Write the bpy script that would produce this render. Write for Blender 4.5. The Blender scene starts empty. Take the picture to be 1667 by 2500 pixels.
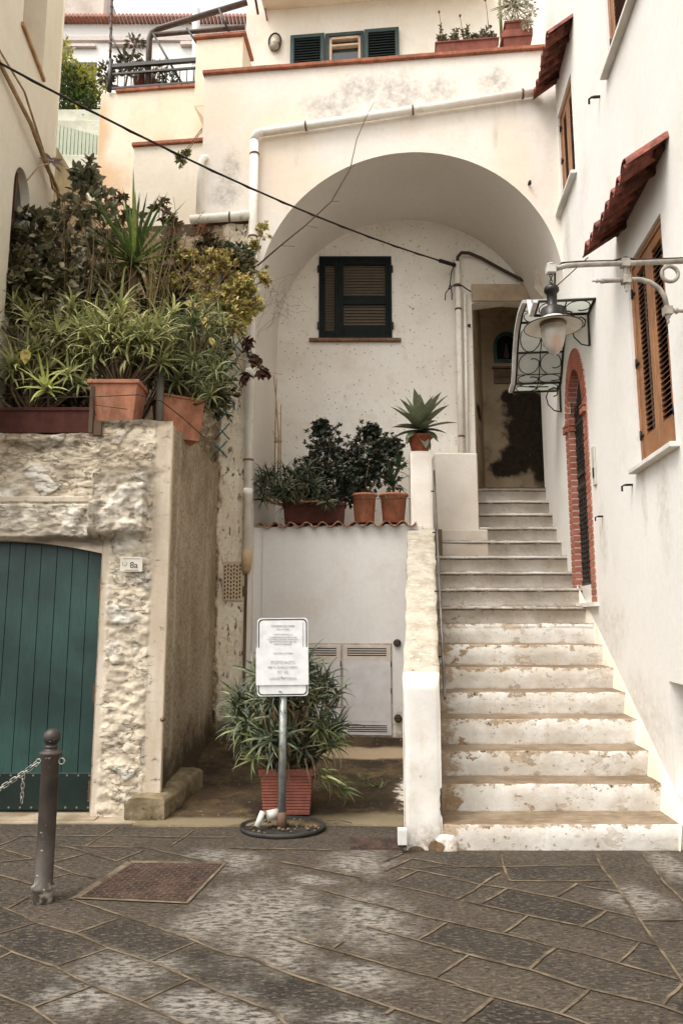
import bpy, bmesh, math, random
from mathutils import Vector, Matrix, noise
from mathutils.geometry import tessellate_polygon
R = math.radians
random.seed(7)
scene = bpy.context.scene
COL = scene.collection

# ---------------------------------------------------------------- camera, sky, sun, exposure
cam_d = bpy.data.cameras.new('camera')
cam = bpy.data.objects.new('camera', cam_d)
COL.objects.link(cam)
cam.location = (0, 0, 1.6)
cam.rotation_euler = (R(90 + 8.46), 0, 0)
cam_d.sensor_fit = 'VERTICAL'
cam_d.sensor_height = 36
cam_d.lens = 25.2
cam_d.clip_start = 0.05
cam_d.clip_end = 500
scene.camera = cam

world = bpy.data.worlds.new('World')
scene.world = world
world.use_nodes = True
wn = world.node_tree
wn.nodes.clear()
SUN_EL, SUN_AZ = 60, 232          # soft sun high behind the camera, to the left
sky = wn.nodes.new('ShaderNodeTexSky')
sky.sky_type = 'NISHITA'
sky.sun_disc = False
sky.sun_elevation = R(SUN_EL)
sky.sun_rotation = R(SUN_AZ)
sky.dust_density = 4
sky.air_density = 1.0
hs = wn.nodes.new('ShaderNodeHueSaturation')      # overcast: grey sky
hs.inputs['Saturation'].default_value = 0.18
bg = wn.nodes.new('ShaderNodeBackground')
bg.inputs['Strength'].default_value = 0.15
mixw = wn.nodes.new('ShaderNodeMix'); mixw.data_type = 'RGBA'; mixw.blend_type = 'MULTIPLY'
mixw.inputs[0].default_value = 1.0
mixw.inputs[7].default_value = (1.0, 0.985, 0.965, 1)
wo = wn.nodes.new('ShaderNodeOutputWorld')
wn.links.new(sky.outputs[0], hs.inputs['Color'])
wn.links.new(hs.outputs[0], mixw.inputs[6])
wn.links.new(mixw.outputs[2], bg.inputs['Color'])
wn.links.new(bg.outputs[0], wo.inputs['Surface'])

sun_d = bpy.data.lights.new('sun', 'SUN')
sun = bpy.data.objects.new('sun', sun_d)
COL.objects.link(sun)
sun_d.energy = 0.5
sun_d.angle = R(25)
sun_d.color = (1.0, 0.97, 0.93)
# direction to the sun: azimuth measured like the sky texture (0 = +Y, clockwise)
az = R(SUN_AZ)
d = Vector((math.sin(az) * math.cos(R(SUN_EL)), math.cos(az) * math.cos(R(SUN_EL)), math.sin(R(SUN_EL))))
sun.rotation_euler = d.to_track_quat('Z', 'Y').to_euler()
sun.location = (0, -3, 20)

scene.view_settings.view_transform = 'Standard'
scene.view_settings.look = 'None'
scene.view_settings.exposure = 1.47
scene.view_settings.gamma = 1
scene.cycles.max_bounces = 8
scene.cycles.diffuse_bounces = 5
scene.cycles.transparent_max_bounces = 12

# ---------------------------------------------------------------- mesh builder
def V(*a): return Vector(a)

class MB:
    def __init__(s):
        s.v = []; s.f = []; s.m = []; s.sm = []; s.uv = None; s.col = None
    def face(s, idx, mi=0, smooth=False):
        s.f.append(tuple(idx)); s.m.append(mi); s.sm.append(smooth)
    def add(s, verts, faces, mi=0, smooth=False):
        b = len(s.v)
        s.v += [tuple(p) for p in verts]
        for f in faces: s.face([b + i for i in f], mi, smooth)
        return b
    def hexa(s, P, mi=0):          # 8 points: bottom 4 ccw, top 4 ccw
        s.add(P, [(3, 2, 1, 0), (4, 5, 6, 7), (0, 1, 5, 4), (1, 2, 6, 5), (2, 3, 7, 6), (3, 0, 4, 7)], mi)
    def box(s, x0, x1, y0, y1, z0, z1, mi=0):
        s.hexa([(x0, y0, z0), (x1, y0, z0), (x1, y1, z0), (x0, y1, z0), (x0, y0, z1), (x1, y0, z1), (x1, y1, z1), (x0, y1, z1)], mi)
    def fbox(s, F, u0, u1, v0, v1, w0, w1, mi=0):
        s.hexa([F(u0, v0, w0), F(u1, v0, w0), F(u1, v0, w1), F(u0, v0, w1), F(u0, v1, w0), F(u1, v1, w0), F(u1, v1, w1), F(u0, v1, w1)], mi)
    def tube(s, pts, r, n=8, mi=0, cap=True, smooth=True):
        pts = [Vector(p) for p in pts]
        rs = r if isinstance(r, (list, tuple)) else [r] * len(pts)
        b = len(s.v)
        up = None
        for i, p in enumerate(pts):
            t = (pts[min(i + 1, len(pts) - 1)] - pts[max(i - 1, 0)])
            if t.length < 1e-9: t = Vector((0, 0, 1))
            t.normalize()
            if up is None:
                up = Vector((0, 0, 1)) if abs(t.z) < .9 else Vector((1, 0, 0))
                a = t.cross(up).normalized()
            else:
                a = (a - t * a.dot(t))
                if a.length < 1e-6: a = t.orthogonal()
                a.normalize()
            c = t.cross(a)
            for k in range(n):
                th = 2 * math.pi * k / n
                s.v.append(tuple(p + (a * math.cos(th) + c * math.sin(th)) * rs[i]))
        for i in range(len(pts) - 1):
            for k in range(n):
                k2 = (k + 1) % n
                s.face([b + i * n + k, b + i * n + k2, b + (i + 1) * n + k2, b + (i + 1) * n + k], mi, smooth)
        if cap:
            s.face([b + k for k in range(n)][::-1], mi)
            e = b + (len(pts) - 1) * n
            s.face([e + k for k in range(n)], mi)
    def lathe(s, prof, c, n=24, mi=0, sy=1.0, rot=None, smooth=True):
        b = len(s.v); c = Vector(c)
        for r, z in prof:
            for k in range(n):
                th = 2 * math.pi * k / n
                p = Vector((r * math.cos(th), r * math.sin(th) * sy, z))
                if rot: p = rot @ p
                s.v.append(tuple(c + p))
        for i in range(len(prof) - 1):
            for k in range(n):
                k2 = (k + 1) % n
                s.face([b + i * n + k, b + i * n + k2, b + (i + 1) * n + k2, b + (i + 1) * n + k], mi, smooth)
        if prof[0][0] > 1e-5: s.face([b + k for k in range(n)][::-1], mi)
        if prof[-1][0] > 1e-5:
            e = b + (len(prof) - 1) * n
            s.face([e + k for k in range(n)], mi)
    def torus(s, c, rad, r, rot=None, n=24, m=8, mi=0, arc=2 * math.pi, a0=0):
        pts = []
        for k in range(n + 1):
            th = a0 + arc * k / n
            p = Vector((rad * math.cos(th), rad * math.sin(th), 0))
            if rot: p = rot @ p
            pts.append(Vector(c) + p)
        s.tube(pts, r, m, mi, cap=arc < 6.2)
    def leaf(s, p, d, side, L, w, droop=0.0, seg=4, fold=.25, mi=0, shape='oval', upv=None):
        """leaf strip: p base, d direction, side unit vector; droop = total bend in radians towards -normal"""
        d = d.normalized()
        side = (side - d * side.dot(d)).normalized()
        nrm = side.cross(d)
        if nrm.z < 0: nrm = -nrm
        b = len(s.v); cur = Vector(p)
        for i in range(seg + 1):
            t = i / seg
            if shape == 'oval': ww = w * math.sin(math.pi * (0.08 + .92 * t) ** 0.85) * .98 + .0008
            elif shape == 'sword': ww = w * (1 - t ** 1.6) * (.75 + .6 * min(t * 3, 1) * .45) + .0006
            elif shape == 'agave': ww = w * (.55 + 1.1 * t * (1 - t) * 1.6) * (1 - t ** 5) + .0006
            else: ww = w * (1 - t) ** .75 + .0006
            s.v.append(tuple(cur + side * ww + nrm * ww * fold))
            s.v.append(tuple(cur))
            s.v.append(tuple(cur - side * ww + nrm * ww * fold))
            if i < seg:
                cur = cur + d * (L / seg)
                a = droop / seg * (0.5 + t)
                d2 = (d * math.cos(a) - nrm * math.sin(a)).normalized()
                nrm = (nrm * math.cos(a) + d * math.sin(a)).normalized()
                d = d2
        for i in range(seg):
            q = b + i * 3
            s.face((q, q + 1, q + 4, q + 3), mi, True)
            s.face((q + 1, q + 2, q + 5, q + 4), mi, True)
    def build(s, name, mats, parent=None, bevel=0, origin=None, segs=1):
        me = bpy.data.meshes.new(name)
        po = Vector((0, 0, 0))
        if parent is not None:
            q = parent
            while q is not None:
                po = po + q.location; q = q.parent
            o = po
        elif origin is not None:
            o = Vector(origin)
        else:
            xs = [p[0] for p in s.v]; ys = [p[1] for p in s.v]; zs = [p[2] for p in s.v]
            o = Vector(((min(xs) + max(xs)) / 2, (min(ys) + max(ys)) / 2, min(zs)))
        me.from_pydata([(p[0] - o.x, p[1] - o.y, p[2] - o.z) for p in s.v], [], s.f)
        if not isinstance(mats, (list, tuple)): mats = [mats]
        for m in mats: me.materials.append(m)
        me.polygons.foreach_set('material_index', s.m)
        me.polygons.foreach_set('use_smooth', s.sm)
        if s.uv:
            ul = me.uv_layers.new(name='UVMap')
            for poly in me.polygons:
                for li in poly.loop_indices:
                    ul.data[li].uv = s.uv[me.loops[li].vertex_index]
        if s.col:
            at = me.color_attributes.new('mask', 'FLOAT_COLOR', 'POINT')
            for i, c in enumerate(s.col): at.data[i].color = c
        me.update()
        ob = bpy.data.objects.new(name, me)
        COL.objects.link(ob)
        if parent is not None: ob.parent = parent
        else: ob.location = o
        if bevel:
            bv = ob.modifiers.new('bevel', 'BEVEL'); bv.width = bevel; bv.segments = segs
            bv.limit_method = 'ANGLE'; bv.angle_limit = R(40)
        return ob

def tag(o, label=None, cat=None, group=None, kind=None):
    if label: o['label'] = label
    if cat: o['category'] = cat
    if group: o['group'] = group
    if kind: o['kind'] = kind
    return o
def thing(name, loc, label, cat, group=None):
    e = bpy.data.objects.new(name, None); COL.objects.link(e)
    e.location = loc; e.empty_display_size = .1
    return tag(e, label, cat, group)
def copy_tree(o, parent=None):
    c = o.copy(); COL.objects.link(c); c.parent = parent
    for ch in [x for x in o.children]: copy_tree(ch, c)
    return c

def polywall(mb, F, outer, holes=(), depth=0.0, mi=0, mr=None):
    """flat wall face with holes; reveals of the holes go back by depth"""
    loops = [outer] + [h for h in holes]
    flat = [p for l in loops for p in l]
    tris = tessellate_polygon([[Vector((p[0], p[1], 0)) for p in l] for l in loops])
    b = len(mb.v)
    for p in flat: mb.v.append(tuple(F(p[0], p[1], 0)))
    for t in tris:
        a, b2, c = [Vector(mb.v[b + i]) for i in t]
        mb.face([b + i for i in t], mi)
    for h in holes:
        n = len(h); b = len(mb.v)
        for p in h: mb.v.append(tuple(F(p[0], p[1], 0)))
        for p in h: mb.v.append(tuple(F(p[0], p[1], -depth)))
        for i in range(n):
            j = (i + 1) % n
            mb.face([b + i, b + j, b + n + j, b + n + i], mi if mr is None else mr)
def arch_pts(cx, zs, r, z0, n=24, rz=None):
    """door outline with round top, counter-clockwise from bottom left"""
    rz = rz or r
    P = [(cx + r, z0)]
    for k in range(n + 1):
        a = math.pi * k / n
        P.append((cx + r * math.cos(a), zs + rz * math.sin(a)))
    P.append((cx - r, z0))
    return P

# house frames: the right house and the arch house are turned by 5.67 degrees
SL = .0993
nR = Vector((-1, SL, 0)).normalized()     # out of the right house
nF = Vector((-SL, -1, 0)).normalized()    # out of the arch facade
def RF(y, z, w=0): return Vector((1.884 + SL * y, y, z)) + nR * w
def FF(x, z, w=0): return Vector((x, 8.2 - SL * (x - 2.7), z)) + nF * w
def plane_y(Y):
    return lambda x, z, w=0: Vector((x, Y - w, z))

# ---------------------------------------------------------------- materials
def lin(c):
    def f(v):
        v /= 255
        return v / 12.92 if v <= .04045 else ((v + .055) / 1.055) ** 2.4
    return (f(c[0]), f(c[1]), f(c[2]), 1)

class NT:
    def __init__(s, name):
        s.mat = bpy.data.materials.new(name); s.mat.use_nodes = True
        s.t = s.mat.node_tree; s.t.nodes.clear()
        s.out = s.n('ShaderNodeOutputMaterial')
        s.bs = s.n('ShaderNodeBsdfPrincipled')
        s.l(s.bs.outputs[0], s.out.inputs[0])
        s.geo = s.n('ShaderNodeNewGeometry')
        s.pos = s.geo.outputs['Position']
    def n(s, t, **k):
        nd = s.t.nodes.new(t)
        for a, b in k.items(): setattr(nd, a, b)
        return nd
    def l(s, a, b): s.t.links.new(a, b)
    def put(s, sock, v):
        if hasattr(v, 'links') or isinstance(v, bpy.types.NodeSocket): s.l(v, sock)
        else: sock.default_value = v
    def map(s, scale=(1, 1, 1), rot=(0, 0, 0), loc=(0, 0, 0), vec=None):
        m = s.n('ShaderNodeMapping'); s.l(vec or s.pos, m.inputs[0])
        m.inputs['Scale'].default_value = scale; m.inputs['Rotation'].default_value = rot; m.inputs['Location'].default_value = loc
        return m.outputs[0]
    def noise(s, scale, detail=4, rough=.55, vec=None, dist=0):
        m = s.n('ShaderNodeTexNoise'); s.l(vec or s.pos, m.inputs['Vector'])
        m.inputs['Scale'].default_value = scale; m.inputs['Detail'].default_value = detail
        m.inputs['Roughness'].default_value = rough; m.inputs['Distortion'].default_value = dist
        return m.outputs[0]
    def voro(s, scale, vec=None, feature='F1', rnd=1, out=0):
        m = s.n('ShaderNodeTexVoronoi'); s.l(vec or s.pos, m.inputs['Vector']); m.feature = feature
        m.inputs['Scale'].default_value = scale; m.inputs['Randomness'].default_value = rnd
        return m.outputs[out]
    def step(s, v, lo, hi, a=0.0, b=1.0):
        m = s.n('ShaderNodeMapRange'); m.clamp = True; m.interpolation_type = 'SMOOTHSTEP'
        s.put(m.inputs['Value'], v)
        m.inputs['From Min'].default_value = lo; m.inputs['From Max'].default_value = hi
        m.inputs['To Min'].default_value = a; m.inputs['To Max'].default_value = b
        return m.outputs[0]
    def math(s, op, a, b=0.0):
        m = s.n('ShaderNodeMath', operation=op); s.put(m.inputs[0], a); s.put(m.inputs[1], b)
        return m.outputs[0]
    def mix(s, f, a, b, bt='MIX'):
        m = s.n('ShaderNodeMix', data_type='RGBA', blend_type=bt)
        s.put(m.inputs[0], f); s.put(m.inputs[6], a); s.put(m.inputs[7], b)
        return m.outputs[2]
    def blobs(s, L, warp=.5, wscale=6.0, soft=.25):
        """mask of worn patches with shapes of their own: L = [(x,y,z,rx,ry,rz)...] ellipsoids in metres"""
        res = None
        for (x, y, z, rx, ry, rz) in L:
            a = s.n('ShaderNodeVectorMath', operation='SUBTRACT'); s.l(s.pos, a.inputs[0]); a.inputs[1].default_value = (x, y, z)
            m = s.n('ShaderNodeVectorMath', operation='MULTIPLY'); s.l(a.outputs[0], m.inputs[0]); m.inputs[1].default_value = (1 / rx, 1 / ry, 1 / rz)
            q = s.n('ShaderNodeVectorMath', operation='LENGTH'); s.l(m.outputs[0], q.inputs[0])
            res = q.outputs['Value'] if res is None else s.math('MINIMUM', res, q.outputs['Value'])
        nz = s.noise(wscale, 5, .6)
        w = s.math('MULTIPLY', s.math('SUBTRACT', nz, .5), warp * 2)
        return s.step(s.math('ADD', res, w), 1 + soft, 1 - soft)
    def bump(s, h, strength=.3, dist=.01, prev=None):
        m = s.n('ShaderNodeBump'); s.put(m.inputs['Height'], h)
        m.inputs['Strength'].default_value = strength; m.inputs['Distance'].default_value = dist
        if prev: s.l(prev, m.inputs['Normal'])
        return m.outputs[0]
    def done(s, col, rough=.85, nrm=None, spec=.25, metal=0):
        s.put(s.bs.inputs['Base Color'], col); s.put(s.bs.inputs['Roughness'], rough)
        s.bs.inputs['Specular IOR Level'].default_value = spec
        s.put(s.bs.inputs['Metallic'], metal)
        if nrm: s.l(nrm, s.bs.inputs['Normal'])
        return s.mat

def plaster(name, c1, c2, c3=None, patch_soft=.05, big=.8, streak=0.0, streak_c=(120, 100, 80), fleck=0.0, fleck_c=(80, 62, 48), patches=(), patch_c=(150, 125, 100),
            bump=.25, grime=None, grime_c=(120, 95, 65), stain=(), stain_c=(200, 150, 100), stain_w=.6, stain_a=.8, damp=(), damp_c=(120, 115, 110), damp_a=.45):
    """limewashed render: blotches, rain streaks, flecks where the paint is chipped, peeled patches"""
    s = NT(name)
    c = s.mix(s.step(s.noise(big, 5, .6), .35, .68), lin(c1), lin(c2))
    if c3: c = s.mix(s.step(s.noise(big * 2.7, 6, .65, vec=s.map(loc=(7, 3, 1))), .48, .75), c, lin(c3))
    fine = s.noise(18, 6, .75)
    c = s.mix(s.step(fine, .35, .75, 0, .22), c, lin([v * .84 for v in c1]))
    if stain: c = s.mix(s.math('MULTIPLY', s.blobs(stain, stain_w, 2.5, .55), stain_a), c, lin(stain_c))
    if damp:
        dm = s.math('MULTIPLY', s.blobs(damp, .7, 5, .6), s.step(s.noise(9, 7, .72), .25, .75))
        c = s.mix(s.math('MULTIPLY', dm, damp_a), c, lin(damp_c))
    if streak:
        st = s.noise(1, 5, .6, vec=s.map((7, 7, .35)))
        st2 = s.noise(2.2, 3, .5)
        m = s.math('MULTIPLY', s.step(st, .52, .78), s.step(st2, .42, .65))
        c = s.mix(s.math('MULTIPLY', m, streak), c, lin(streak_c))
    h = s.math('ADD', s.math('MULTIPLY', s.noise(5, 5, .6), 1.0), s.math('MULTIPLY', fine, .5))
    if fleck:
        fl = s.math('MULTIPLY', s.step(s.voro(15, vec=s.map((1, 1, .8))), .15, .09), s.step(s.noise(3.3, 4, .6, vec=s.map(loc=(2, 9, 4))), 1 - fleck * .5 - .08, 1 - fleck * .5 + .03))
        fl2 = s.math('MULTIPLY', s.step(s.noise(13, 6, .82), .625, .66), s.step(s.noise(2.1, 4, .6, vec=s.map(loc=(5, 1, 8))), 1 - fleck * .5 - .05, 1 - fleck * .5 + .06))
        fl = s.math('MAXIMUM', fl, fl2)
        c = s.mix(s.math('MULTIPLY', fl, .85), c, lin(fleck_c)); h = s.math('SUBTRACT', h, s.math('MULTIPLY', fl, .5))
    if patches:
        pm = s.blobs(patches, .55, 14 if patch_soft < .1 else 7, patch_soft)
        rim = s.math('SUBTRACT', s.blobs(patches, .55, 14, .16), pm)
        pc = s.mix(s.step(s.noise(14, 5, .7), .3, .7), lin(patch_c), lin([v * .72 for v in patch_c]))
        c = s.mix(pm, c, pc)
        h = s.math('SUBTRACT', h, s.math('MULTIPLY', pm, .8))
    if grime:        # grime = (z0, z1): splash dirt and moss at the foot of the wall
        z = s.n('ShaderNodeSeparateXYZ'); s.l(s.pos, z.inputs[0])
        g = s.step(s.math('ADD', z.outputs[2], s.math('MULTIPLY', s.noise(4, 6, .7), (grime[1] - grime[0]) * -1.2)), grime[1] - (grime[1]-grime[0])*.6, grime[0] - (grime[1]-grime[0])*.6)
        g = s.math('MULTIPLY', g, s.step(s.noise(16, 4, .7), .3, .62))
        c = s.mix(s.math('MULTIPLY', g, .85), c, lin(grime_c))
    return s.done(c, .9, s.bump(h, bump, .02), .15)

def painted(name, col, col2=None, rough=.45, scale=8, rust=0.0, rust_c=(150, 85, 45), grain=None, bump=.08, metal=0, spec=.4):
    s = NT(name)
    c = s.mix(s.step(s.noise(scale, 5, .6), .3, .7), lin(col), lin(col2 or [v * .82 for v in col]))
    h = s.noise(40, 3, .6)
    if grain:
        g = s.noise(6, 6, .65, vec=s.map(grain)); h = g
        c = s.mix(s.step(g, .4, .7, 0, .45), c, lin([v * .6 for v in col]))
    if rust:
        r = s.step(s.noise(9, 6, .75), 1 - rust * .5 - .08, 1 - rust * .5 + .04)
        c = s.mix(r, c, s.mix(s.noise(60, 3), lin(rust_c), lin([v * .55 for v in rust_c])))
    return s.done(c, rough, s.bump(h, bump, .01), spec, metal)

def terracotta(name, col, dark=.65, scale=9, streak=True):
    s = NT(name)
    c = s.mix(s.step(s.noise(scale, 5, .65), .3, .7), lin(col), lin([col[0] * dark, col[1] * dark, col[2] * dark]))
    c = s.mix(s.step(s.noise(5, 5, .7, vec=s.map((3, 3, .6))), .5, .8, 0, .5), c, lin((min(255, col[0] * 1.08), col[1] * 1.3, col[2] * 1.4)))
    c = s.mix(s.step(s.noise(28, 5, .75), .58, .75, 0, .5), c, lin((90, 60, 45)))
    return s.done(c, .85, s.bump(s.noise(30, 4), .2, .005), .15)

def foliage(name, cols, rough=.5, trans=.25, spec=.3):
    """cols: list of sRGB leaf colours, chosen per leaf"""
    s = NT(name)
    r = s.n('ShaderNodeValToRGB'); r.color_ramp.interpolation = 'LINEAR'
    s.l(s.geo.outputs['Random Per Island'], r.inputs[0])
    e = r.color_ramp.elements
    while len(e) < len(cols): e.new(.5)
    for i, c in enumerate(cols):
        e[i].position = i / max(1, len(cols) - 1); e[i].color = lin([min(250, v * 1.1) for v in c])
    c = s.mix(s.step(s.noise(25, 3), .3, .75, 0, .4), r.outputs[0], lin([v * .62 for v in cols[0]]))
    s.done(c, rough, None, spec)
    if trans:
        tr = s.n('ShaderNodeBsdfTranslucent'); s.l(c, tr.inputs[0])
        mx = s.n('ShaderNodeMixShader'); mx.inputs[0].default_value = trans
        s.l(s.bs.outputs[0], mx.inputs[1]); s.l(tr.outputs[0], mx.inputs[2]); s.l(mx.outputs[0], s.out.inputs[0])
    return s.mat
def flat(name, col, rough=.6, metal=0, spec=.3):
    s = NT(name)
    c = s.mix(s.noise(12, 4), lin(col), lin([v * .8 for v in col]))
    return s.done(c, rough, None, spec, metal)
# ================================================================ GROUND
JOINTS=[[(-3.23,5.22),(-1.92,4.3),(-1.62,4.09),(-1.35,3.94),(-1.14,3.79),(-0.9,3.64),(-0.67,3.48),(-0.48,3.34)],[(-3,4.73),(-1.69,3.81),(-1.59,3.74),(-1.32,3.59),(-1.1,3.43),(-0.86,3.28),(-0.64,3.13),(0.68,2.23)],[(-2.86,4.12),(-1.46,3.34),(-1.28,3.24),(-1.15,3.13),(0.07,2.1)],[(-1.57,4.41),(-1.35,4.28),(-1.17,4.15),(-0.92,3.98),(-0.72,3.85),(-0.54,3.71)],[(-1.75,3.95),(-1.62,4.09)],[(-1.36,3.95),(-1.17,4.15)],[(-1.32,3.6),(-1.14,3.79)],[(-1.62,3.68),(-1.59,3.74)],[(-0.9,3.64),(-0.73,3.84)],[(-0.85,3.28),(-0.68,3.48)],[(-1.28,3.24),(-1.1,3.42)],[(-2.39,5.31),(-2.09,5.12)],[(-2.26,5.04),(-2.06,5.11)],[(-2.92,3.87),(-2.43,5.39),(-2.36,5.61),(-2.11,5.63),(-1.68,5.6)],[(-2,5.37),(-1.9,5.34),(-1.49,5.05)],[(-1.91,5.37),(-1.39,5.34),(-1.25,5.26),(-0.73,4.95)],[(-1.81,5.37),(-1.73,5.84)],[(-1.9,5.04),(-1.75,5.21)],[(-1.49,5.06),(-1.37,5.29)],[(-1.21,5.36),(-1.13,5.78)],[(-1.88,4.98),(-1.7,4.83),(-1.52,4.73)],[(-2.14,4.79),(-1.88,4.63)],[(-1.8,4.74),(-1.7,4.83)],[(-1.85,4.26),(-1.81,4.43)],[(-1.62,5.6),(-0.82,5.58)],[(-0.54,3.71),(-0.44,3.68),(-0.26,3.54),(-0.04,3.4),(0.21,3.24),(0.39,3.13),(1.76,2.3)],[(-0.48,3.35),(-0.28,3.21),(-0.23,3.13),(0.62,1.77)],[(-0.27,3.91),(-0.05,3.77),(0.28,3.56),(0.41,3.5),(0.52,3.42)],[(-0.11,4.54),(0.11,4.37),(0.5,4.13),(0.62,4.07)],[(0.13,4.03),(0.38,3.87),(0.57,3.74)],[(-0.4,5.04),(-0.12,4.89),(0.12,4.74)],[(0.31,4.62),(0.64,4.41)],[(0.38,4.92),(0.49,4.87),(0.73,4.73)],[(0.48,5.11),(0.76,4.94)],[(0.5,4.92),(0.65,4.95),(0.76,4.92)],[(0.27,5.04),(0.42,5.21)],[(0.28,4.87),(0.47,5.11)],[(0.33,4.69),(0.49,4.87)],[(0.38,3.87),(0.55,4.08)],[(0.41,3.48),(0.55,3.64)],[(-0.05,3.77),(0.01,3.86)],[(0.18,3.19),(0.22,3.24)],[(-0.79,5.32),(-0.07,5.29)],[(0.73,4.94),(1.06,4.95),(1.42,4.97),(1.69,4.97)],[(1.1,5.26),(1.06,4.95),(1.03,4.7)],[(1.03,4.69),(1.26,4.68),(1.5,4.68),(1.66,4.69)],[(0.69,4.73),(0.83,4.63),(0.99,4.56),(1.24,4.41),(1.46,4.24),(1.58,4.15)],[(0.66,4.39),(1,4.82)],[(0.7,4.37),(1.01,4.17),(1.25,4.03),(1.49,3.85),(1.56,3.8)],[(0.59,4.08),(0.85,3.93),(1.04,3.79),(1.24,3.67),(1.3,3.62),(1.5,3.47)],[(0.54,3.75),(0.87,3.56),(1.07,3.39),(1.33,3.25),(1.39,3.19),(2.52,2.06)],[(0.49,3.42),(0.63,3.33),(0.89,3.19),(0.96,3.13),(2.17,2.09)],[(0.78,4.33),(0.99,4.56)],[(0.82,3.95),(1.01,4.17)],[(0.86,3.57),(1.05,3.78)],[(1.25,4.01),(1.46,4.24)],[(1.29,3.63),(1.49,3.85)],[(0.89,3.19),(1.08,3.39)],[(0.48,3.13),(0.64,3.31)],[(1.33,3.25),(1.5,3.43)],[(1.24,4.43),(1.43,4.64)],[(1.47,4.59),(1.64,4.5)],[(0.52,3.6),(0.6,3.7)],[(1.73,5.21),(1.66,4.74),(1.63,4.39),(1.58,4),(1.55,3.78),(1.51,3.44),(1.32,1.85)],[(2.06,5.21),(1.99,4.79),(1.94,4.35),(1.76,2.76)],[(1.6,4.11),(1.82,4.11)]]
WORN=[(-0.41, 4.22, 0, 0.27, 0.42, 1), (-0.62, 4.26, 0, 0.16, 0.26, 1), (-0.3, 3.77, 0, 0.14, 0.2, 1), (0.15, 4.15, 0, 0.2, 0.31, 1), (0.11, 5.04, 0, 0.19, 0.21, 1), (-0.69, 5.06, 0, 0.16, 0.18, 1), (0.09, 3.5, 0, 0.16, 0.12, 1), (-0.4, 3.18, 0, 0.18, 0.1, 1), (-0.6, 3.26, 0, 0.19, 0.14, 1), (-1.0, 3.56, 0, 0.22, 0.16, 1), (-1.11, 3.33, 0, 0.16, 0.12, 1), (-0.72, 4.07, 0, 0.15, 0.15, 1), (2.15, 4.95, 0, 0.11, 0.33, 1), (1.69, 4.39, 0, 0.17, 0.2, 1), (-0.17, 4.28, 0, 0.11, 0.06, 1), (0.05, 3.16, 0, 0.12, 0.06, 1), (-0.88, 5.18, 0, 0.15, 0.12, 1), (-0.19, 4.71, 0, 0.14, 0.08, 1)]
def ground_material(slabs=False):
    s = NT('slab_paving' if slabs else 'stone_paving')
    n1 = s.noise(1.1, 5, .6)
    c = s.mix(s.step(n1, .35, .65), lin((54, 48, 41)), lin((37, 33, 28)))
    # per-slab tone from large soft cells
    c = s.mix(s.step(s.noise(2.6, 2, .5, vec=s.map(rot=(0, 0, R(35)), scale=(1, 1.6, 1))), .4, .62, 0, .6), c, lin((64, 57, 48)))
    if slabs:      # each slab has a tone of its own; g = closeness to a joint (worn, dirty slab edges)
        at = s.n('ShaderNodeAttribute', attribute_name='mask'); sp = s.n('ShaderNodeSeparateColor'); s.l(at.outputs['Color'], sp.inputs[0])
        c = s.mix(s.step(sp.outputs[0], 0, 1, 0, .6), c, lin((34, 30, 26)))
        c = s.mix(s.step(sp.outputs[2], .3, 1, 0, .22), c, lin((100, 88, 72)))
    # chisel marks: short pecks lying across the view
    ch = s.noise(1, 5, .72, vec=s.map((26, 62, 30), rot=(0, 0, R(3))))
    pk = s.step(ch, .52, .60)
    c = s.mix(s.math('MULTIPLY', pk, .45), c, lin((118, 106, 89)))
    dk = s.step(s.noise(1, 5, .72, vec=s.map((30, 70, 30), rot=(0, 0, R(-4)), loc=(3, 5, 0))), .52, .60)
    c = s.mix(s.math('MULTIPLY', dk, .8), c, lin((28, 23, 19)))
    # worn, limy patches
    wm = s.blobs(WORN, 1.1, 6.5, .75)
    if slabs: wm = s.math('MULTIPLY', wm, s.step(sp.outputs[0], 1, 0, .35, 1.0))
    lime = s.math('MULTIPLY', wm, s.step(s.noise(1, 5, .7, vec=s.map((17, 42, 30))), .38, .60))
    c = s.mix(s.math('MULTIPLY', lime, .6), c, lin((158, 152, 142)))
    h = s.math('ADD', s.math('MULTIPLY', ch, .8), s.noise(60, 3))
    if slabs:
        ed = s.math('MULTIPLY', s.step(sp.outputs[1], .35, .95), s.step(s.noise(14, 5, .7), .3, .6))
        c = s.mix(s.math('MULTIPLY', ed, .45), c, lin((84, 73, 58)))
        h = s.math('SUBTRACT', h, s.math('MULTIPLY', ed, 1.2))
    return s.done(c, .8, s.bump(h, .55, .012), .25)
def joint_material():
    s = NT('joint_mortar')
    c = s.mix(s.step(s.noise(9, 5), .3, .7), lin((118, 104, 85)), lin((80, 70, 57)))
    c = s.mix(s.step(s.noise(3.3, 6, .7), .48, .62, 0, .75), c, lin((58, 51, 43)))
    return s.done(c, .95, s.bump(s.noise(70, 4), .5, .006), .1)
GM = ground_material()
mb = MB()
# one sheet, finer near the camera, reaching past everything
xs = [-60, -30, -15, -8, -5, -3, -1.5, 0, 1.5, 3, 5, 8, 15, 30, 60]; ys = [-60, -30, -12, -6, -2, 0, 1, 2, 3, 4, 5, 6, 7, 9, 15, 30, 60]
for y in ys:
    for x in xs: mb.v.append((x, y, 0))
W = len(xs)
for j in range(len(ys) - 1):
    for i in range(W - 1): mb.face([j * W + i, j * W + i + 1, (j + 1) * W + i + 1, (j + 1) * W + i])
tag(mb.build('ground', GM, origin=(0, 0, 0)), 'dark chiselled stone paving of the little square', kind='structure')
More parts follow.
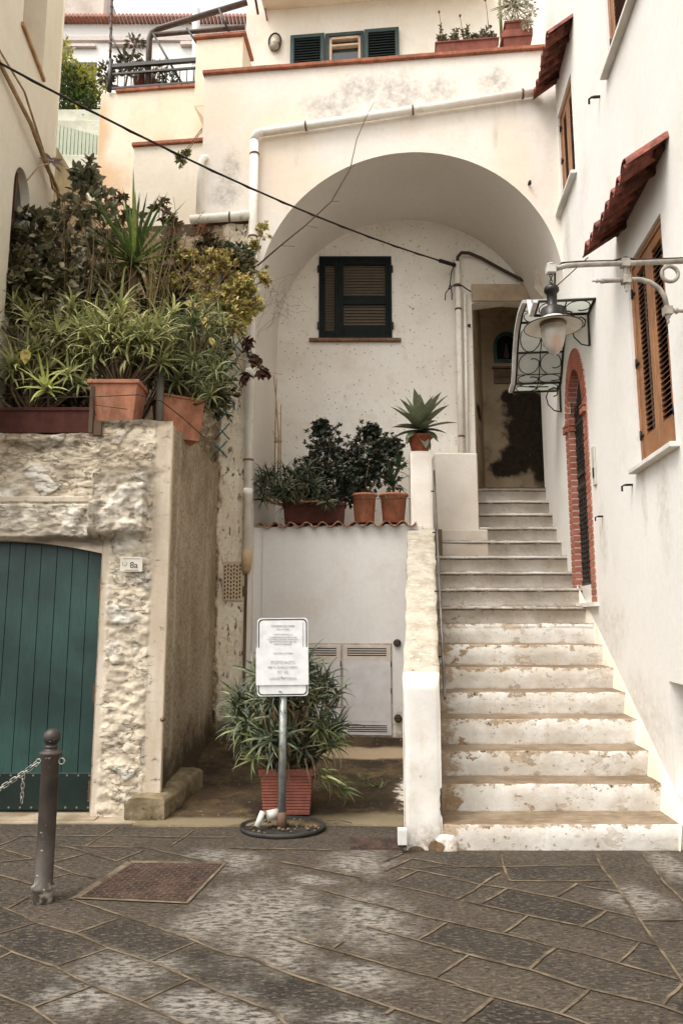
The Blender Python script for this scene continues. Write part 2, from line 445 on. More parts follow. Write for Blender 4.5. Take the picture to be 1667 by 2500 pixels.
# the slabs of the square: one fine sheet whose vertices know their slab
import numpy as np
gx0, gx1, gy0, gy1, gs = -3.2, 3.3, 2.7, 6.0, .02
nx_, ny_ = int((gx1 - gx0) / gs) + 1, int((gy1 - gy0) / gs) + 1
X, Y = np.meshgrid(gx0 + gs * np.arange(nx_), gy0 + gs * np.arange(ny_))
dist = np.full(X.shape, 9.0)
for line in JOINTS:
    for a, b in zip(line[:-1], line[1:]):
        ax, ay = a; bx, by = b; L2 = (bx - ax) ** 2 + (by - ay) ** 2 + 1e-9
        t = np.clip(((X - ax) * (bx - ax) + (Y - ay) * (by - ay)) / L2, -.12, 1.12)
        dist = np.minimum(dist, np.hypot(X - ax - t * (bx - ax), Y - ay - t * (by - ay)))
lab = np.zeros(X.shape, int); cur = 0
free = dist > .017
for j in range(ny_):
    for i in range(nx_):
        if free[j, i] and lab[j, i] == 0:
            cur += 1; st_ = [(j, i)]; lab[j, i] = cur
            while st_:
                q, p = st_.pop()
                for q2, p2 in ((q + 1, p), (q - 1, p), (q, p + 1), (q, p - 1)):
                    if 0 <= q2 < ny_ and 0 <= p2 < nx_ and free[q2, p2] and lab[q2, p2] == 0: lab[q2, p2] = cur; st_.append((q2, p2))
rs = random.Random(8); tones = [(.5, .5)] + [(rs.random(), rs.random()) for _ in range(cur)]
mb = MB(); mb.col = []
for j in range(ny_):
    for i in range(nx_):
        t = tones[lab[j, i]]
        mb.v.append((float(X[j, i]), float(Y[j, i]), .003)); mb.col.append((t[0], max(0.0, 1 - float(dist[j, i]) / .06), t[1], 1))
for j in range(ny_ - 1):
    for i in range(nx_ - 1): q = j * nx_ + i; mb.face([q, q + 1, q + nx_ + 1, q + nx_])
tag(mb.build('paving', ground_material(True)), 'dark chiselled stone slabs of the square', kind='structure')
# mortar joints: ragged strips 4 mm above the slabs
mb = MB()
rj = random.Random(3)
for line in JOINTS:
    pts = []
    for a, b in zip(line[:-1], line[1:]):
        a = Vector((a[0], a[1], 0)); b = Vector((b[0], b[1], 0)); n = max(1, int((b - a).length / .045))
        for k in range(n): pts.append(a.lerp(b, k / n))
    pts.append(Vector((line[-1][0], line[-1][1], 0)))
    w0 = rj.uniform(.003, .0065); lz = .007 + .00004 * JOINTS.index(line); base = len(mb.v)
    for i, p in enumerate(pts):
        t = (pts[min(i + 1, len(pts) - 1)] - pts[max(i - 1, 0)]).normalized()
        nn = Vector((-t.y, t.x, 0))
        p = p + nn * .012 * (noise.noise(p * 3.1))
        w = w0 * (1 + .5 * noise.noise(p * 9)) 
        mb.v.append(tuple(p + nn * (w + rj.uniform(0, .005)) + V(0, 0, lz)))
        mb.v.append(tuple(p - nn * (w + rj.uniform(0, .005)) + V(0, 0, lz)))
    for i in range(len(pts) - 1): mb.face([base + 2 * i, base + 2 * i + 1, base + 2 * i + 3, base + 2 * i + 2])
tag(mb.build('paving_joints', joint_material()), 'sandy mortar joints between the paving slabs', kind='structure')

# alley floor: earthy concrete that rises from the paving to the cabinets
def alley_material():
    s = NT('mossy_concrete')
    c = s.mix(s.step(s.noise(2.2, 5, .65), .35, .62), lin((82, 67, 48)), lin((50, 41, 30)))
    c = s.mix(s.step(s.noise(3.5, 6, .7, vec=s.map(loc=(4, 2, 0))), .5, .7, 0, .8), c, lin((104, 86, 56)))
    c = s.mix(s.step(s.noise(26, 4, .8), .62, .72), c, lin((176, 160, 134)))
    c = s.mix(s.blobs([(.70, 6.6, .05, .2, .5, .2), (.66, 6.2, .05, .12, .3, .2)], .9, 12, .2), c, lin((205, 196, 180)))
    c = s.mix(s.blobs([(.2, 8.1, .1, .9, .22, .2)], .4, 4, .3), c, lin((158, 138, 112)))
    c = s.mix(s.blobs([(.35, 6.0, .0, .5, .16, .2), (-1.2, 5.95, .0, .8, .10, .2)], .5, 5, .4), c, lin((112, 100, 78)))
    return s.done(c, .9, s.bump(s.noise(14, 6, .7), .6, .03), .2)
mb = MB()
prof = [(5.84, -.02), (5.87, .012), (6.05, .02), (6.4, .045), (7.0, .085), (7.6, .12), (7.98, .135), (8.02, .165), (8.3, .18), (8.42, .19), (8.45, .255), (8.9, .262), (9.6, .27)]
N = 30
for (y, z) in prof:
    for i in range(N + 1):
        x = -1.62 + 2.45 * i / N
        mb.v.append((x, y + .03 * noise.noise(V(x * 2, y * 3, 0)), z + (.012 * noise.noise(V(x * 4, y * 4, 2)) if z > 0 else 0)))
for j in range(len(prof) - 1):
    for i in range(N):
        q = j * (N + 1) + i; mb.face([q, q + 1, q + N + 2, q + N + 1], 0, True)
tag(mb.build('alley_floor', alley_material()), 'mossy earthy concrete rising to the metal cabinets', kind='structure')
# pale threshold strip in front of the garage
mb = MB()
mb.box(-6, -1.0, 5.93, 6.35, -.02, .014); mb.box(-6, -1.96, 5.985, 6.35, .012, .022)
tag(mb.build('threshold_strip', plaster('threshold_concrete', (160, 146, 124), (118, 104, 84), big=3, fleck=.8)), 'pale concrete threshold strip at the garage', kind='structure')

# manhole cover
mh = thing('manhole_cover', (-1.15, 4.68, 0), 'square rusty iron cover with raised chequer ribs set in the paving near the bollard', 'manhole cover')
A = [(-1.50, 4.42), (-.885, 4.35), (-.78, 4.985), (-1.375, 5.0)]
def quad(u, v):
    a = Vector(A[0]).lerp(Vector(A[1]), u); b = Vector(A[3]).lerp(Vector(A[2]), u); return a.lerp(b, v)
rustm = NT('rusty_iron')
c = rustm.mix(rustm.step(rustm.noise(7, 5), .35, .65), lin((72, 54, 44)), lin((44, 35, 29)))
c = rustm.mix(rustm.step(rustm.noise(30, 4), .5, .75, 0, .6), c, lin((96, 76, 62)))
rustm = rustm.done(c, .75, rustm.bump(rustm.noise(40, 4), .4, .005), .3)
mb = MB()
mb.hexa([(*quad(u, v), z) for z in (.001, .013) for (u, v) in ((0, 0), (1, 0), (1, 1), (0, 1))])
mb.build('plate', rustm, mh)
mb = MB()
for i in range(17):
    for j in range(17):
        c0 = quad((i + .5) / 17, (j + .5) / 17); a = R(45 if (i + j) % 2 else -45)
        dx, dy = math.cos(a) * .013, math.sin(a) * .013; ex, ey = -math.sin(a) * .003, math.cos(a) * .003
        P = [(c0.x - dx - ex, c0.y - dy - ey), (c0.x + dx - ex, c0.y + dy - ey), (c0.x + dx + ex, c0.y + dy + ey), (c0.x - dx + ex, c0.y - dy + ey)]
        mb.hexa([(*p, .013) for p in P] + [(*p, .0165) for p in P])
rb = mb.build('ribs', painted('worn_iron', (98, 78, 66), (62, 48, 40), .6), mh)
mb = MB()
for (a, b) in ((0, 1), (1, 2), (2, 3), (3, 0)):
    p, q = Vector(A[a]), Vector(A[b]); t = (q - p).normalized(); nn = Vector((t.y, -t.x))
    w = .05 if a in (3, 2) else .022
    P = [p - t * w, q + t * w, q + t * w + nn * w, p - t * w + nn * w]; I = [p, q]
    mb.add([(p.x, p.y, .0105), (q.x, q.y, .0105), ((q + nn * w + t * w).x, (q + nn * w + t * w).y, .0105), ((p + nn * w - t * w).x, (p + nn * w - t * w).y, .0105)], [(3, 2, 1, 0)])
mb.build('mortar_surround', joint_material(), mh)
# small drain grate by the stair wall
dg = thing('drain_grate', (.23, 5.42, 0), 'small rusty brown metal drain plate at the foot of the white stair wall', 'drain')
mb = MB(); mb.box(.06, .42, 5.30, 5.56, .001, .012); mb.build('plate', rustm, dg)
mb = MB()
for i in range(9): mb.box(.08 + i * .037, .098 + i * .037, 5.32, 5.54, .012, .016)
mb.build('ribs', rustm, dg)
# ================================================================ STAIRCASE
def stair_material(riser):
    s = NT('stair_riser' if riser else 'stair_tread')
    uv = s.n('ShaderNodeUVMap').outputs[0]
    sp = s.n('ShaderNodeSeparateXYZ'); s.l(uv, sp.inputs[0])
    u, v = sp.outputs[0], sp.outputs[1]        # u across the step, v = height in the riser, uv z unused
    big = s.noise(2.3, 5, .65)
    if riser:
        c = s.mix(s.step(big, .35, .65), lin((206, 202, 194)), lin((182, 174, 161)))
        # low steps are more worn than the high ones
        z = s.n('ShaderNodeSeparateXYZ'); s.l(s.pos, z.inputs[0])
        low = s.step(z.outputs[2], 2.4, 1.2)
        # peeled flakes under the nosing
        nz = s.noise(1, 6, .72, vec=s.map((9, 9, 13)))
        top = s.step(s.math('ADD', v, s.math('MULTIPLY', s.math('SUBTRACT', nz, .5), 1.5)), .93, 1.02)
        lowu = s.step(u, .75, .15, .35, 1)
        c = s.mix(s.math('MULTIPLY', s.math('MULTIPLY', top, low), .85), c, lin((142, 120, 94)))
        dk = s.step(s.noise(15, 6, .8), .53, .60)
        c = s.mix(s.math('MULTIPLY', s.math('MULTIPLY', dk, top), low), c, lin((66, 52, 38)))
        # larger patches of bare render
        pm = s.math('MULTIPLY', s.step(s.noise(5.5, 5, .62, vec=s.map((1, 1, 1.5), loc=(2.2, .7, 5.1))), .585, .61), s.math('MULTIPLY', low, lowu))
        c = s.mix(pm, c, s.mix(s.step(s.noise(19, 5), .3, .7), lin((170, 148, 120)), lin((128, 106, 82))))
        lf = s.math('MULTIPLY', s.step(s.math('ADD', u, s.math('MULTIPLY', s.math('SUBTRACT', nz, .5), .35)), .13, .06), low)
        c = s.mix(s.math('MULTIPLY', lf, .8), c, lin((140, 116, 88)))
        fl = s.math('MULTIPLY', s.step(s.noise(20, 6, .8), .60, .64), s.step(low, 0, 1, .75, 1))
        c = s.mix(s.math('MULTIPLY', fl, .75), c, lin((92, 74, 56)))
        hi = s.step(z.outputs[2], 1.3, 1.75)
        ln = s.math('MULTIPLY', s.step(v, .76, .82), s.step(v, .90, .86)); ln2 = s.step(v, .965, .985)
        ln = s.math('MULTIPLY', s.math('MAXIMUM', ln, ln2), s.math('MULTIPLY', hi, s.step(s.noise(1, 5, .7, vec=s.map((7, 7, 7))), .36, .48)))
        c = s.mix(s.math('MULTIPLY', ln, .85), c, lin((70, 52, 36)))
        gr = s.step(s.math('ADD', v, s.math('MULTIPLY', s.math('SUBTRACT', nz, .5), .6)), .22, .0)
        c = s.mix(s.math('MULTIPLY', gr, .8), c, lin((128, 100, 70)))
        c = s.mix(s.math('MULTIPLY', s.step(s.noise(1, 5, .6, vec=s.map((9, 9, 1.5))), .5, .75), .3), c, lin((176, 150, 114)))
        if True:
            h = s.math('SUBTRACT', s.noise(12, 5), s.math('ADD', s.math('MULTIPLY', pm, .7), s.math('MULTIPLY', top, .4)))
    else:
        c = s.mix(s.step(big, .35, .65), lin((142, 126, 106)), lin((112, 96, 78)))
        c = s.mix(s.step(s.noise(1, 5, .7, vec=s.map((6, 30, 6))), .5, .7, 0, .5), c, lin((172, 155, 130)))
        c = s.mix(s.step(s.noise(24, 5, .8), .62, .7, 0, .8), c, lin((98, 76, 54)))
        h = s.noise(22, 5)
    return s.done(c, .9, s.bump(h, .45, .02), .15)
RISER, TREAD = stair_material(True), stair_material(False)
STEPS = [(5.281, .173), (5.626, .369), (5.91, .559), (6.21, .765), (6.52, .952), (6.854, 1.147), (7.20, 1.345), (7.53, 1.55),
         (7.86, 1.735), (8.15, 1.945), (8.44, 2.15), (8.73, 2.36), (9.02, 2.58), (9.30, 2.785), (9.52, 3.0), (9.73, 3.21), (9.93, 3.42)]
stairs = thing('staircase', (1.6, 5.3, 0), 'worn whitewashed masonry staircase of seventeen steps climbing to the dark doorway', 'staircase')
def stair_left(y): return .70 + .106 * (y - 5.28)
for k, (y, z) in enumerate(STEPS):
    z0 = STEPS[k - 1][1] - .03 if k else -.03
    y1 = STEPS[k + 1][0] + .05 if k + 1 < len(STEPS) else 10.3
    xl = stair_left(y) - .05 if k < 13 else 1.80
    xr = 1.884 + SL * y + .05
    nosing = k >= 8
    mb = MB(); mb.uv = []
    if nosing: prof = [(y + .018, z0, 0), (y + .018, z - .04, .82), (y, z - .04, .86), (y, z - .004, .98), (y + .006, z, 1), (y1, z, 1)]
    else: prof = [(y + .004, z0, 0), (y + .002, (z0 + z) / 2, .5), (y, z - .012, .95), (y + .012, z, 1), (y1, z + .004, 1)]
    n = 40; rr = random.Random(k)
    if nosing: fs = [0, 0, 0, 0, 1]
    else: fs = [0, 0, 0, 1]
    for j, (py, pz, pv) in enumerate(prof):
        for i in range(n + 1):
            x = xl + (xr - xl) * i / n
            q = V(x * 2.2, k * 3.1, j * .3)
            dz = .006 * noise.noise(q) + (.004 * noise.noise(q * 7) if j >= 2 else 0)
            dy = (.008 * noise.noise(q + V(5, 5, 5)) + .005 * noise.noise(q * 6)) if j < len(prof) - 1 else 0
            if not nosing and k < 8 and j == 2: dz -= .012 * max(0, noise.noise(V(x * 6, k * 5, 1)))
            mb.v.append((x, py + dy, pz + dz)); mb.uv.append((i / n, pv))
    # separate vertices per strip are not needed: uv is per vertex
    for j in range(len(prof) - 1):
        for i in range(n):
            q = j * (n + 1) + i; mb.face([q, q + 1, q + n + 2, q + n + 1], fs[j], j < len(prof) - 2)
    mb.build('step', [RISER, TREAD], stairs)

# white side wall of the stairs, with its sloped lichen-yellow top and the post
sw = thing('stair_wall', (.57, 5.3, 0), 'sloping whitewashed side wall of the stairs with yellow lichen on its top', 'stair wall')
def swx(y): return .443 + .106 * (y - 5.28)
def rough_box(mb, prof, xl, xr, n=14, amp=.008, mi=0):
    """prof: (y,z) outline from the foot of the front over the top to the back; side faces closed to z=0"""
    P = []
    for a, b in zip(prof[:-1], prof[1:]):
        a = Vector(a); b = Vector(b); m = max(1, int((b - a).length / .06))
        P += [a.lerp(b, i / m) for i in range(m)]
    P.append(Vector(prof[-1])); b0 = len(mb.v)
    for j, p in enumerate(P):
        for i in range(n + 1):
            t = i / n; e = 1 - (2 * t - 1) ** 8
            x = xl(p.x) + (xr(p.x) - xl(p.x)) * t
            q = V(x * 5, p.x * 5, p.y * 5)
            off = amp * noise.noise(q)
            x2 = x + (amp * 1.3 * noise.noise(q + V(9, 0, 0)) if i in (0, n) else 0)
            mb.v.append((x2, p.x + off - (0 if j else 0) + (.012 * (1 - e)), p.y + off - .012 * (1 - e)))
    for j in range(len(P) - 1):
        for i in range(n):
            q = b0 + j * (n + 1) + i; mb.face([q, q + 1, q + n + 2, q + n + 1], mi, True)
    for side, i in ((0, 0), (1, n)):
        for j in range(len(P) - 1):
            a = mb.v[b0 + j * (n + 1) + i]; c = mb.v[b0 + (j + 1) * (n + 1) + i]
            q = len(mb.v); mb.v += [a, c, (c[0], c[1], -.02), (a[0], a[1], -.02)]
            mb.face([q, q + 1, q + 2, q + 3] if side else [q + 3, q + 2, q + 1, q], mi)
WHITE1 = plaster('stair_wall_white', (218, 213, 205), (206, 199, 188), (194, 183, 166), big=1.5, fleck=.75, streak=.3, fleck_c=(120, 96, 70), grime=(-.02, .22), grime_c=(120, 98, 72),
                 patches=[(.66, 5.3, .02, .05, .2, .05), (.52, 5.3, .0, .06, .2, .03), (.72, 5.3, .32, .03, .1, .12)], patch_c=(90, 72, 54))
LICHEN = plaster('lichen_render', (180, 172, 156), (154, 144, 125), (196, 189, 177), big=6, fleck=1.0, fleck_c=(134, 116, 88), bump=.8)
mb = MB()
rough_box(mb, [(5.285, -.02), (5.275, 1.16), (5.33, 1.19), (5.45, 1.22)], swx, lambda y: swx(y) + .262)
mb.build('front', WHITE1, sw)
mb = MB()
rough_box(mb, [(5.42, 1.15), (5.43, 1.235), (8.50, 2.67), (8.56, 2.6)], lambda y: swx(y) + .006, lambda y: swx(y) + .258 + .02 * (y - 5.3), amp=.014)
mb.build('sloping_top', LICHEN, sw)
mb = MB()
rough_box(mb, [(8.50, 2.4), (8.505, 3.60), (8.53, 3.62), (8.75, 3.62), (8.76, 2.5)], lambda y: .838, lambda y: 1.092, amp=.006)
mb.build('post', plaster('post_white', (230, 222, 210), (220, 210, 196), big=2, fleck=.4), sw)
# foot bulge joining the stairs
mb = MB()
rough_box(mb, [(5.262, -.02), (5.268, .08), (5.30, .13), (5.4, .14)], lambda y: .66, lambda y: .80, n=8, amp=.014)
mb.build('foot', WHITE1, sw)
# handrail
hr = thing('handrail', (.79, 5.6, .98), 'thin grey metal handrail running up beside the sloping stair wall', 'handrail')
mb = MB(); a = V(.785, 5.60, 1.0); b = V(1.165, 8.85, 3.44)
mb.tube([a, a.lerp(b, .33), a.lerp(b, .66), b], .012, 10); mb.build('rail', painted('galvanised', (128, 124, 118), (92, 86, 78), .45, metal=.6, rust=.3), hr)
for t in (.12, .35, .62, .86):
    p = a.lerp(b, t); mb = MB(); mb.tube([p, p + V(-.05, 0, 0)], .008, 6); mb.build('clip', flat('clip_iron', (60, 50, 44), .6, .6), hr)
# white block right of the post
wb = MB(); wb.box(1.235, 1.80, 9.30, 9.97, 2.4, 3.78)
tag(wb.build('masonry_block', plaster('block_white', (224, 216, 204), (212, 200, 184), big=1.2, fleck=.3), bevel=.02, segs=2),
    'square whitewashed masonry block beside the upper steps', 'masonry block')
wb = MB(); wb.box(1.04, 1.86, 9.03, 9.31, 2.0, 2.72)
tag(wb.build('masonry_ledge', plaster('ledge_white', (206, 196, 182), (190, 176, 158), big=2, fleck=.4), bevel=.02, segs=2),
    'low grey-white ledge in front of the square white block', 'ledge')

# ================================================================ RIGHT HOUSE
rh = thing('white_house', (2.6, 5.5, 0), 'tall smooth off-white house on the right with brown shutters and tiled hoods', 'house')
RW = plaster('right_house_wall', (226, 223, 216), (220, 216, 208), (215, 210, 200), big=.5, fleck=.2, bump=.16, streak=.12, streak_c=(190, 178, 160), damp=[(3.0, 8.6, 8.7, .3, .5, .4), (2.7, 7.6, 4.75, .1, .25, .12), (2.45, 5.3, 2.5, .2, .12, .45), (2.46, 5.75, 2.6, .2, .06, .3), (2.68, 7.9, 6.1, .2, .12, .5), (2.6, 7.0, 1.5, .2, .5, .25), (2.5, 6.1, .8, .2, .6, .3), (2.6, 7.05, 2.4, .2, .12, .3)], damp_c=(168, 154, 132), damp_a=.5)
mb = MB()
BW = (4.97, 5.82, 2.83, 4.60)     # big window y0,y1,z0,z1
UW = (7.38, 8.12, 6.53, 7.78)
TW = (4.9, 5.97, 6.62, 8.3)
door_h = [(p[0], p[1]) for p in arch_pts(7.90, 3.88, .36, 1.80, 20, rz=.55)]
def rect(y0, y1, z0, z1): return [(y0, z0), (y1, z0), (y1, z1), (y0, z1)]
polywall(mb, RF, rect(1.2, 8.62, -.05, 13), [rect(*BW), rect(*UW), rect(*TW), door_h, rect(4.1, 5.44, .36, 1.14)], .22, mi=0)
# rear stretch past the facade, up to the doorway and above the terrace
mb.add([RF(8.62, -.05), RF(10.0, -.05), RF(10.0, 13), RF(8.62, 13)], [(0, 1, 2, 3)])
mb.add([RF(10.0, 7.8), RF(10.0, 13), RF(10.0, 13, -2), RF(10.0, 7.8, -2)], [(0, 1, 2, 3)])
mb.add([RF(1.2, 0), RF(1.2, 13), RF(1.2, 13, -6), RF(1.2, 0, -6)], [(0, 1, 2, 3)])
mb.add([RF(1.2, 13), RF(10, 13), RF(10, 13, -6), RF(1.2, 13, -6)], [(0, 1, 2, 3)])
mb.build('wall', RW, rh)
# meter niche bottom right
mb = MB(); mb.fbox(RF, 4.1, 5.44, .36, 1.14, -.25, -.215); mb.build('niche_back', flat('niche_grey', (168, 160, 150), .9), rh)
# lime skirting mound between steps and wall
mb = MB(); n = 60
for i in range(n + 1):
    y = 5.25 + 3.0 * i / n
    zz = 0
    for (sy, sz) in STEPS:
        if y > sy - .02: zz = sz
    nxt = [sz for (sy, sz) in STEPS if sy > y]
    h = .16 - .12 * i / n
    j = .01 * noise.noise(V(y * 6, 1, 1))
    zs = 1.6 / 3.0 * 0 + zz
    # smooth the height along the flight
    zl = .10 + (y - 5.28) * .62
    mb.v.append(tuple(RF(y, zl + h + j, .001))); mb.v.append(tuple(RF(y, zl + h * .55 + j, .03 * (1 - i / n) + .01))); mb.v.append(tuple(RF(y, min(zl, zz + .01) - .25, .075 * (1 - i / n) + .012 + j)))
for i in range(n):
    q = i * 3; mb.face([q, q + 3, q + 4, q + 1], 0, True); mb.face([q + 1, q + 4, q + 5, q + 2], 0, True)
mb.build('skirting', plaster('skirting_white', (224, 215, 200), (210, 197, 176), big=2, fleck=.35), rh)

WOOD = painted('brown_wood', (158, 112, 76), (132, 90, 58), .5, 5, grain=(12, 12, 1.2), bump=.2)
WOOD_D = painted('louvre_wood', (104, 66, 40), (78, 48, 30), .55, 6)
BLACK = flat('dark_void', (16, 14, 13), .9)
MARBLE = plaster('sill_marble', (222, 218, 210), (200, 194, 184), big=3, bump=.05)
IRON = painted('black_iron', (48, 44, 40), (30, 27, 25), .5, 20, metal=.3)
def shutter_window(parent, F, y0, y1, z0, z1, leaves=2, sill=True, wood=WOOD, lw=WOOD_D, rec=-.035):
    """wooden frame with louvred leaves; y from near (y0) to far (y1)"""
    win = MB(); fw = .045
    for a, b, c, d2 in ((y0, y1, z1 - fw, z1), (y0, y0 + fw, z0, z1 - fw), (y1 - fw, y1, z0, z1 - fw)): win.fbox(F, a, b, c, d2, -.12, rec + .012)
    fr = win.build('window_frame', wood, parent, bevel=.004)
    bk = MB(); bk.fbox(F, y0 + fw, y1 - fw, z0, z1 - fw, -.16, -.13); bk.build('backing', BLACK, fr)
    wl = (y1 - y0 - 2 * fw) / leaves
    for i in range(leaves):
        a = y0 + fw + i * wl + .004; b = a + wl - .008; st = .078
        m = MB()
        zb = z0 + .01; zt = z1 - fw - .005; pan = zb + (zt - zb) * .14
        for c in ((a, a + st, zb, zt), (b - st, b, zb, zt), (a + st, b - st, zt - .08, zt), (a + st, b - st, zb, pan)):
            m.fbox(F, *c, -.075, rec)
        sh = m.build('shutter', wood, fr, bevel=.003)
        m = MB(); n = int((zt - .08 - pan) / .043)
        for k in range(n):
            z = pan + (k + .5) * (zt - .08 - pan) / n
            P = [F(a + st, z - .020, rec - .005), F(b - st, z - .020, rec - .005), F(b - st, z - .014, rec - .005), F(a + st, z - .014, rec - .005)]
            Q = [F(a + st, z + .012, -.07), F(b - st, z + .012, -.07), F(b - st, z + .018, -.07), F(a + st, z + .018, -.07)]
            m.hexa([P[0], P[1], Q[1], Q[0], P[3], P[2], Q[2], Q[3]])
        m.build('louvres', lw, fr)
    for zz in (z0 + (z1 - z0) * .15, z0 + (z1 - z0) * .5, z0 + (z1 - z0) * .85):
        for yy in (y0 + fw, y1 - fw):
            m = MB(); m.tube([F(yy, zz - .04, rec + .02), F(yy, zz + .04, rec + .02)], .009, 6); m.fbox(F, yy - .03, yy + .03, zz - .006, zz + .006, rec, rec + .015)
            m.build('hinge', IRON, fr)
    if sill:
        m = MB(); m.fbox(F, y0 - .07, y1 + .07, z0 - .035, z0 + .004, -.18, .07); m.build('sill', MARBLE, parent, bevel=.004)
    return fr
shutter_window(rh, RF, *BW); shutter_window(rh, RF, *UW); shutter_window(rh, RF, *TW)

TILE = terracotta('roof_tile', (150, 92, 78), .6)
def tile_hood(parent, F, y0, y1, zw, zo, proj, n):
    """small lean-to hood of S-shaped tiles; rows run out from the wall"""
    m = MB(); m.fbox(F, y0 + .02, y1 - .02, zw - .07, zw - .03, 0, .06)
    for t in (.2, .8): 
        yy = y0 + (y1 - y0) * t; m.hexa([F(yy - .02, zw - .12, 0), F(yy + .02, zw - .12, 0), F(yy + .02, zo - .05, proj - .06), F(yy - .02, zo - .05, proj - .06), F(yy - .02, zw - .07, 0), F(yy + .02, zw - .07, 0), F(yy + .02, zo - .02, proj - .06), F(yy - .02, zo - .02, proj - .06)])
    hb = m.build('tiled_hood', terracotta('hood_board', (92, 56, 46), .6), parent)
    w = (y1 - y0) / n
    m = MB(); rg_ = random.Random(int(y0 * 10)); seg = 14
    for i in range(n):
        b = len(m.v); jt = rg_.uniform(-.006, .006); jo = rg_.uniform(-.012, .012)
        for layer in (0, 1):
            for end in (0, 1):
                for k in range(seg + 1):
                    t = k / seg; yy = y0 + w * (i + t * 1.16)
                    dz = .042 * math.sin(2 * math.pi * min(t, 1) - .5) * (1 if t < .55 else .8) - .016 * t + .012 - layer * .016 + jt
                    m.v.append(tuple(F(yy, (zo if end else zw) + dz, (proj + .02 + jo) if end else 0)))
        s1 = seg + 1
        for k in range(seg):
            m.face([b + k, b + k + 1, b + s1 + k + 1, b + s1 + k], 0, True)
            m.face([b + 2 * s1 + k + 1, b + 2 * s1 + k, b + 3 * s1 + k, b + 3 * s1 + k + 1], 0, True)
            m.face([b + s1 + k, b + s1 + k + 1, b + 3 * s1 + k + 1, b + 3 * s1 + k], 0)
        for k in (0, seg): m.face([b + k, b + s1 + k, b + 3 * s1 + k, b + 2 * s1 + k])
    # half-round verge tile closing the near end
    b = len(m.v)
    for end in (0, 1):
        for k in range(9):
            a = math.pi * (.05 + .95 * k / 8); m.v.append(tuple(F(y0 + .01 + .075 * math.cos(a), (zo if end else zw) + .085 * math.sin(a) - .035, (proj + .03) if end else 0)))
    for k in range(8): m.face([b + k, b + k + 1, b + 10 + k, b + 9 + k], 0, True)
    m.build('tiles', TILE, hb)
    return hb
tile_hood(rh, RF, 4.76, 6.02, 5.06, 4.86, .28, 8)
tile_hood(rh, RF, 7.18, 8.12, 8.30, 8.10, .26, 7)

# brick doorway
def brick_material():
    s = NT('red_brick')
    r = s.geo.outputs['Random Per Island']
    c = s.mix(r, lin((168, 108, 90)), lin((140, 84, 68)))
    c = s.mix(s.step(s.noise(30, 4), .4, .8, 0, .5), c, lin((190, 130, 108)))
    return s.done(c, .85, s.bump(s.noise(50, 4), .3, .004), .15)
BRICK = brick_material(); MORT = flat('brick_mortar', (228, 208, 192), .9)
bd = MB()      # mortar body of the surround: ring between the hole and the outer edge, 2 cm proud
ri, ro, yc, zs, zb = .36, .52, 7.90, 3.88, 1.77
def ringpt(r, t): return (yc + r * math.cos(t), zs + r * math.sin(t) * (1.5 if r > .45 else 1.53))
ring_out = [(yc + ro, zb)] + [ringpt(ro, math.pi * k / 28) for k in range(29)] + [(yc - ro, zb)]
ring_in = [(yc + ri - .002, zb)] + [ringpt(ri - .002, math.pi * k / 28) for k in range(29)] + [(yc - ri + .002, zb)]
m = MB(); n = len(ring_out)
for L, w in ((ring_out, .014), (ring_in, .014), (ring_out, -.02), (ring_in, -.2)):
    for p in L: m.v.append(tuple(RF(p[0], p[1], w)))
for i in range(n - 1):
    m.face([i, i + 1, n + i + 1, n + i]); m.face([2 * n + i, 2 * n + i + 1, i + 1, i]); m.face([n + i, n + i + 1, 3 * n + i + 1, 3 * n + i])
bs = m.build('brick_surround', MORT, rh)
m = MB()
course = .072
for side in (-1, 1):
    z = zb; k = 0
    while z < zs - .01:
        z1 = min(z + course - .016, zs)
        for (a, b2) in (((ri, ro),) if k % 2 == 0 else ((ri, ri + .075), (ri + .084, ro))):
            y0, y1 = sorted((yc + side * a, yc + side * b2))
            jut = .02 + (.03 if zs - .16 < z < zs - .02 else 0) + (.0)
            m.fbox(RF, y0 - (.0), y1, z, z1, .005, jut + .002)
        # reveal bricks
        y0, y1 = sorted((yc + side * (ri - .006 - (.03 if zs - .16 < z < zs - .02 else 0)), yc + side * (ri + .004)))
        m.fbox(RF, y0, y1, z, z1, -.075, .018)
        z += course; k += 1
nv = 26
for k in range(nv):
    t0 = math.pi * (k + .12) / nv; t1 = math.pi * (k + .9) / nv
    for (r0, r1, w0, w1) in ((ri - .006, ro, .005, .022), (ri - .006, ri + .004, -.075, .005)):
        P = [(r0, t0), (r1, t0), (r1, t1), (r0, t1)]
        q = [ringpt(*p) for p in P]
        m.hexa([RF(q[0][0], q[0][1], w0), RF(q[1][0], q[1][1], w0), RF(q[1][0], q[1][1], w1), RF(q[0][0], q[0][1], w1),
                RF(q[3][0], q[3][1], w0), RF(q[2][0], q[2][1], w0), RF(q[2][0], q[2][1], w1), RF(q[3][0], q[3][1], w1)])
m.build('bricks', BRICK, bs)
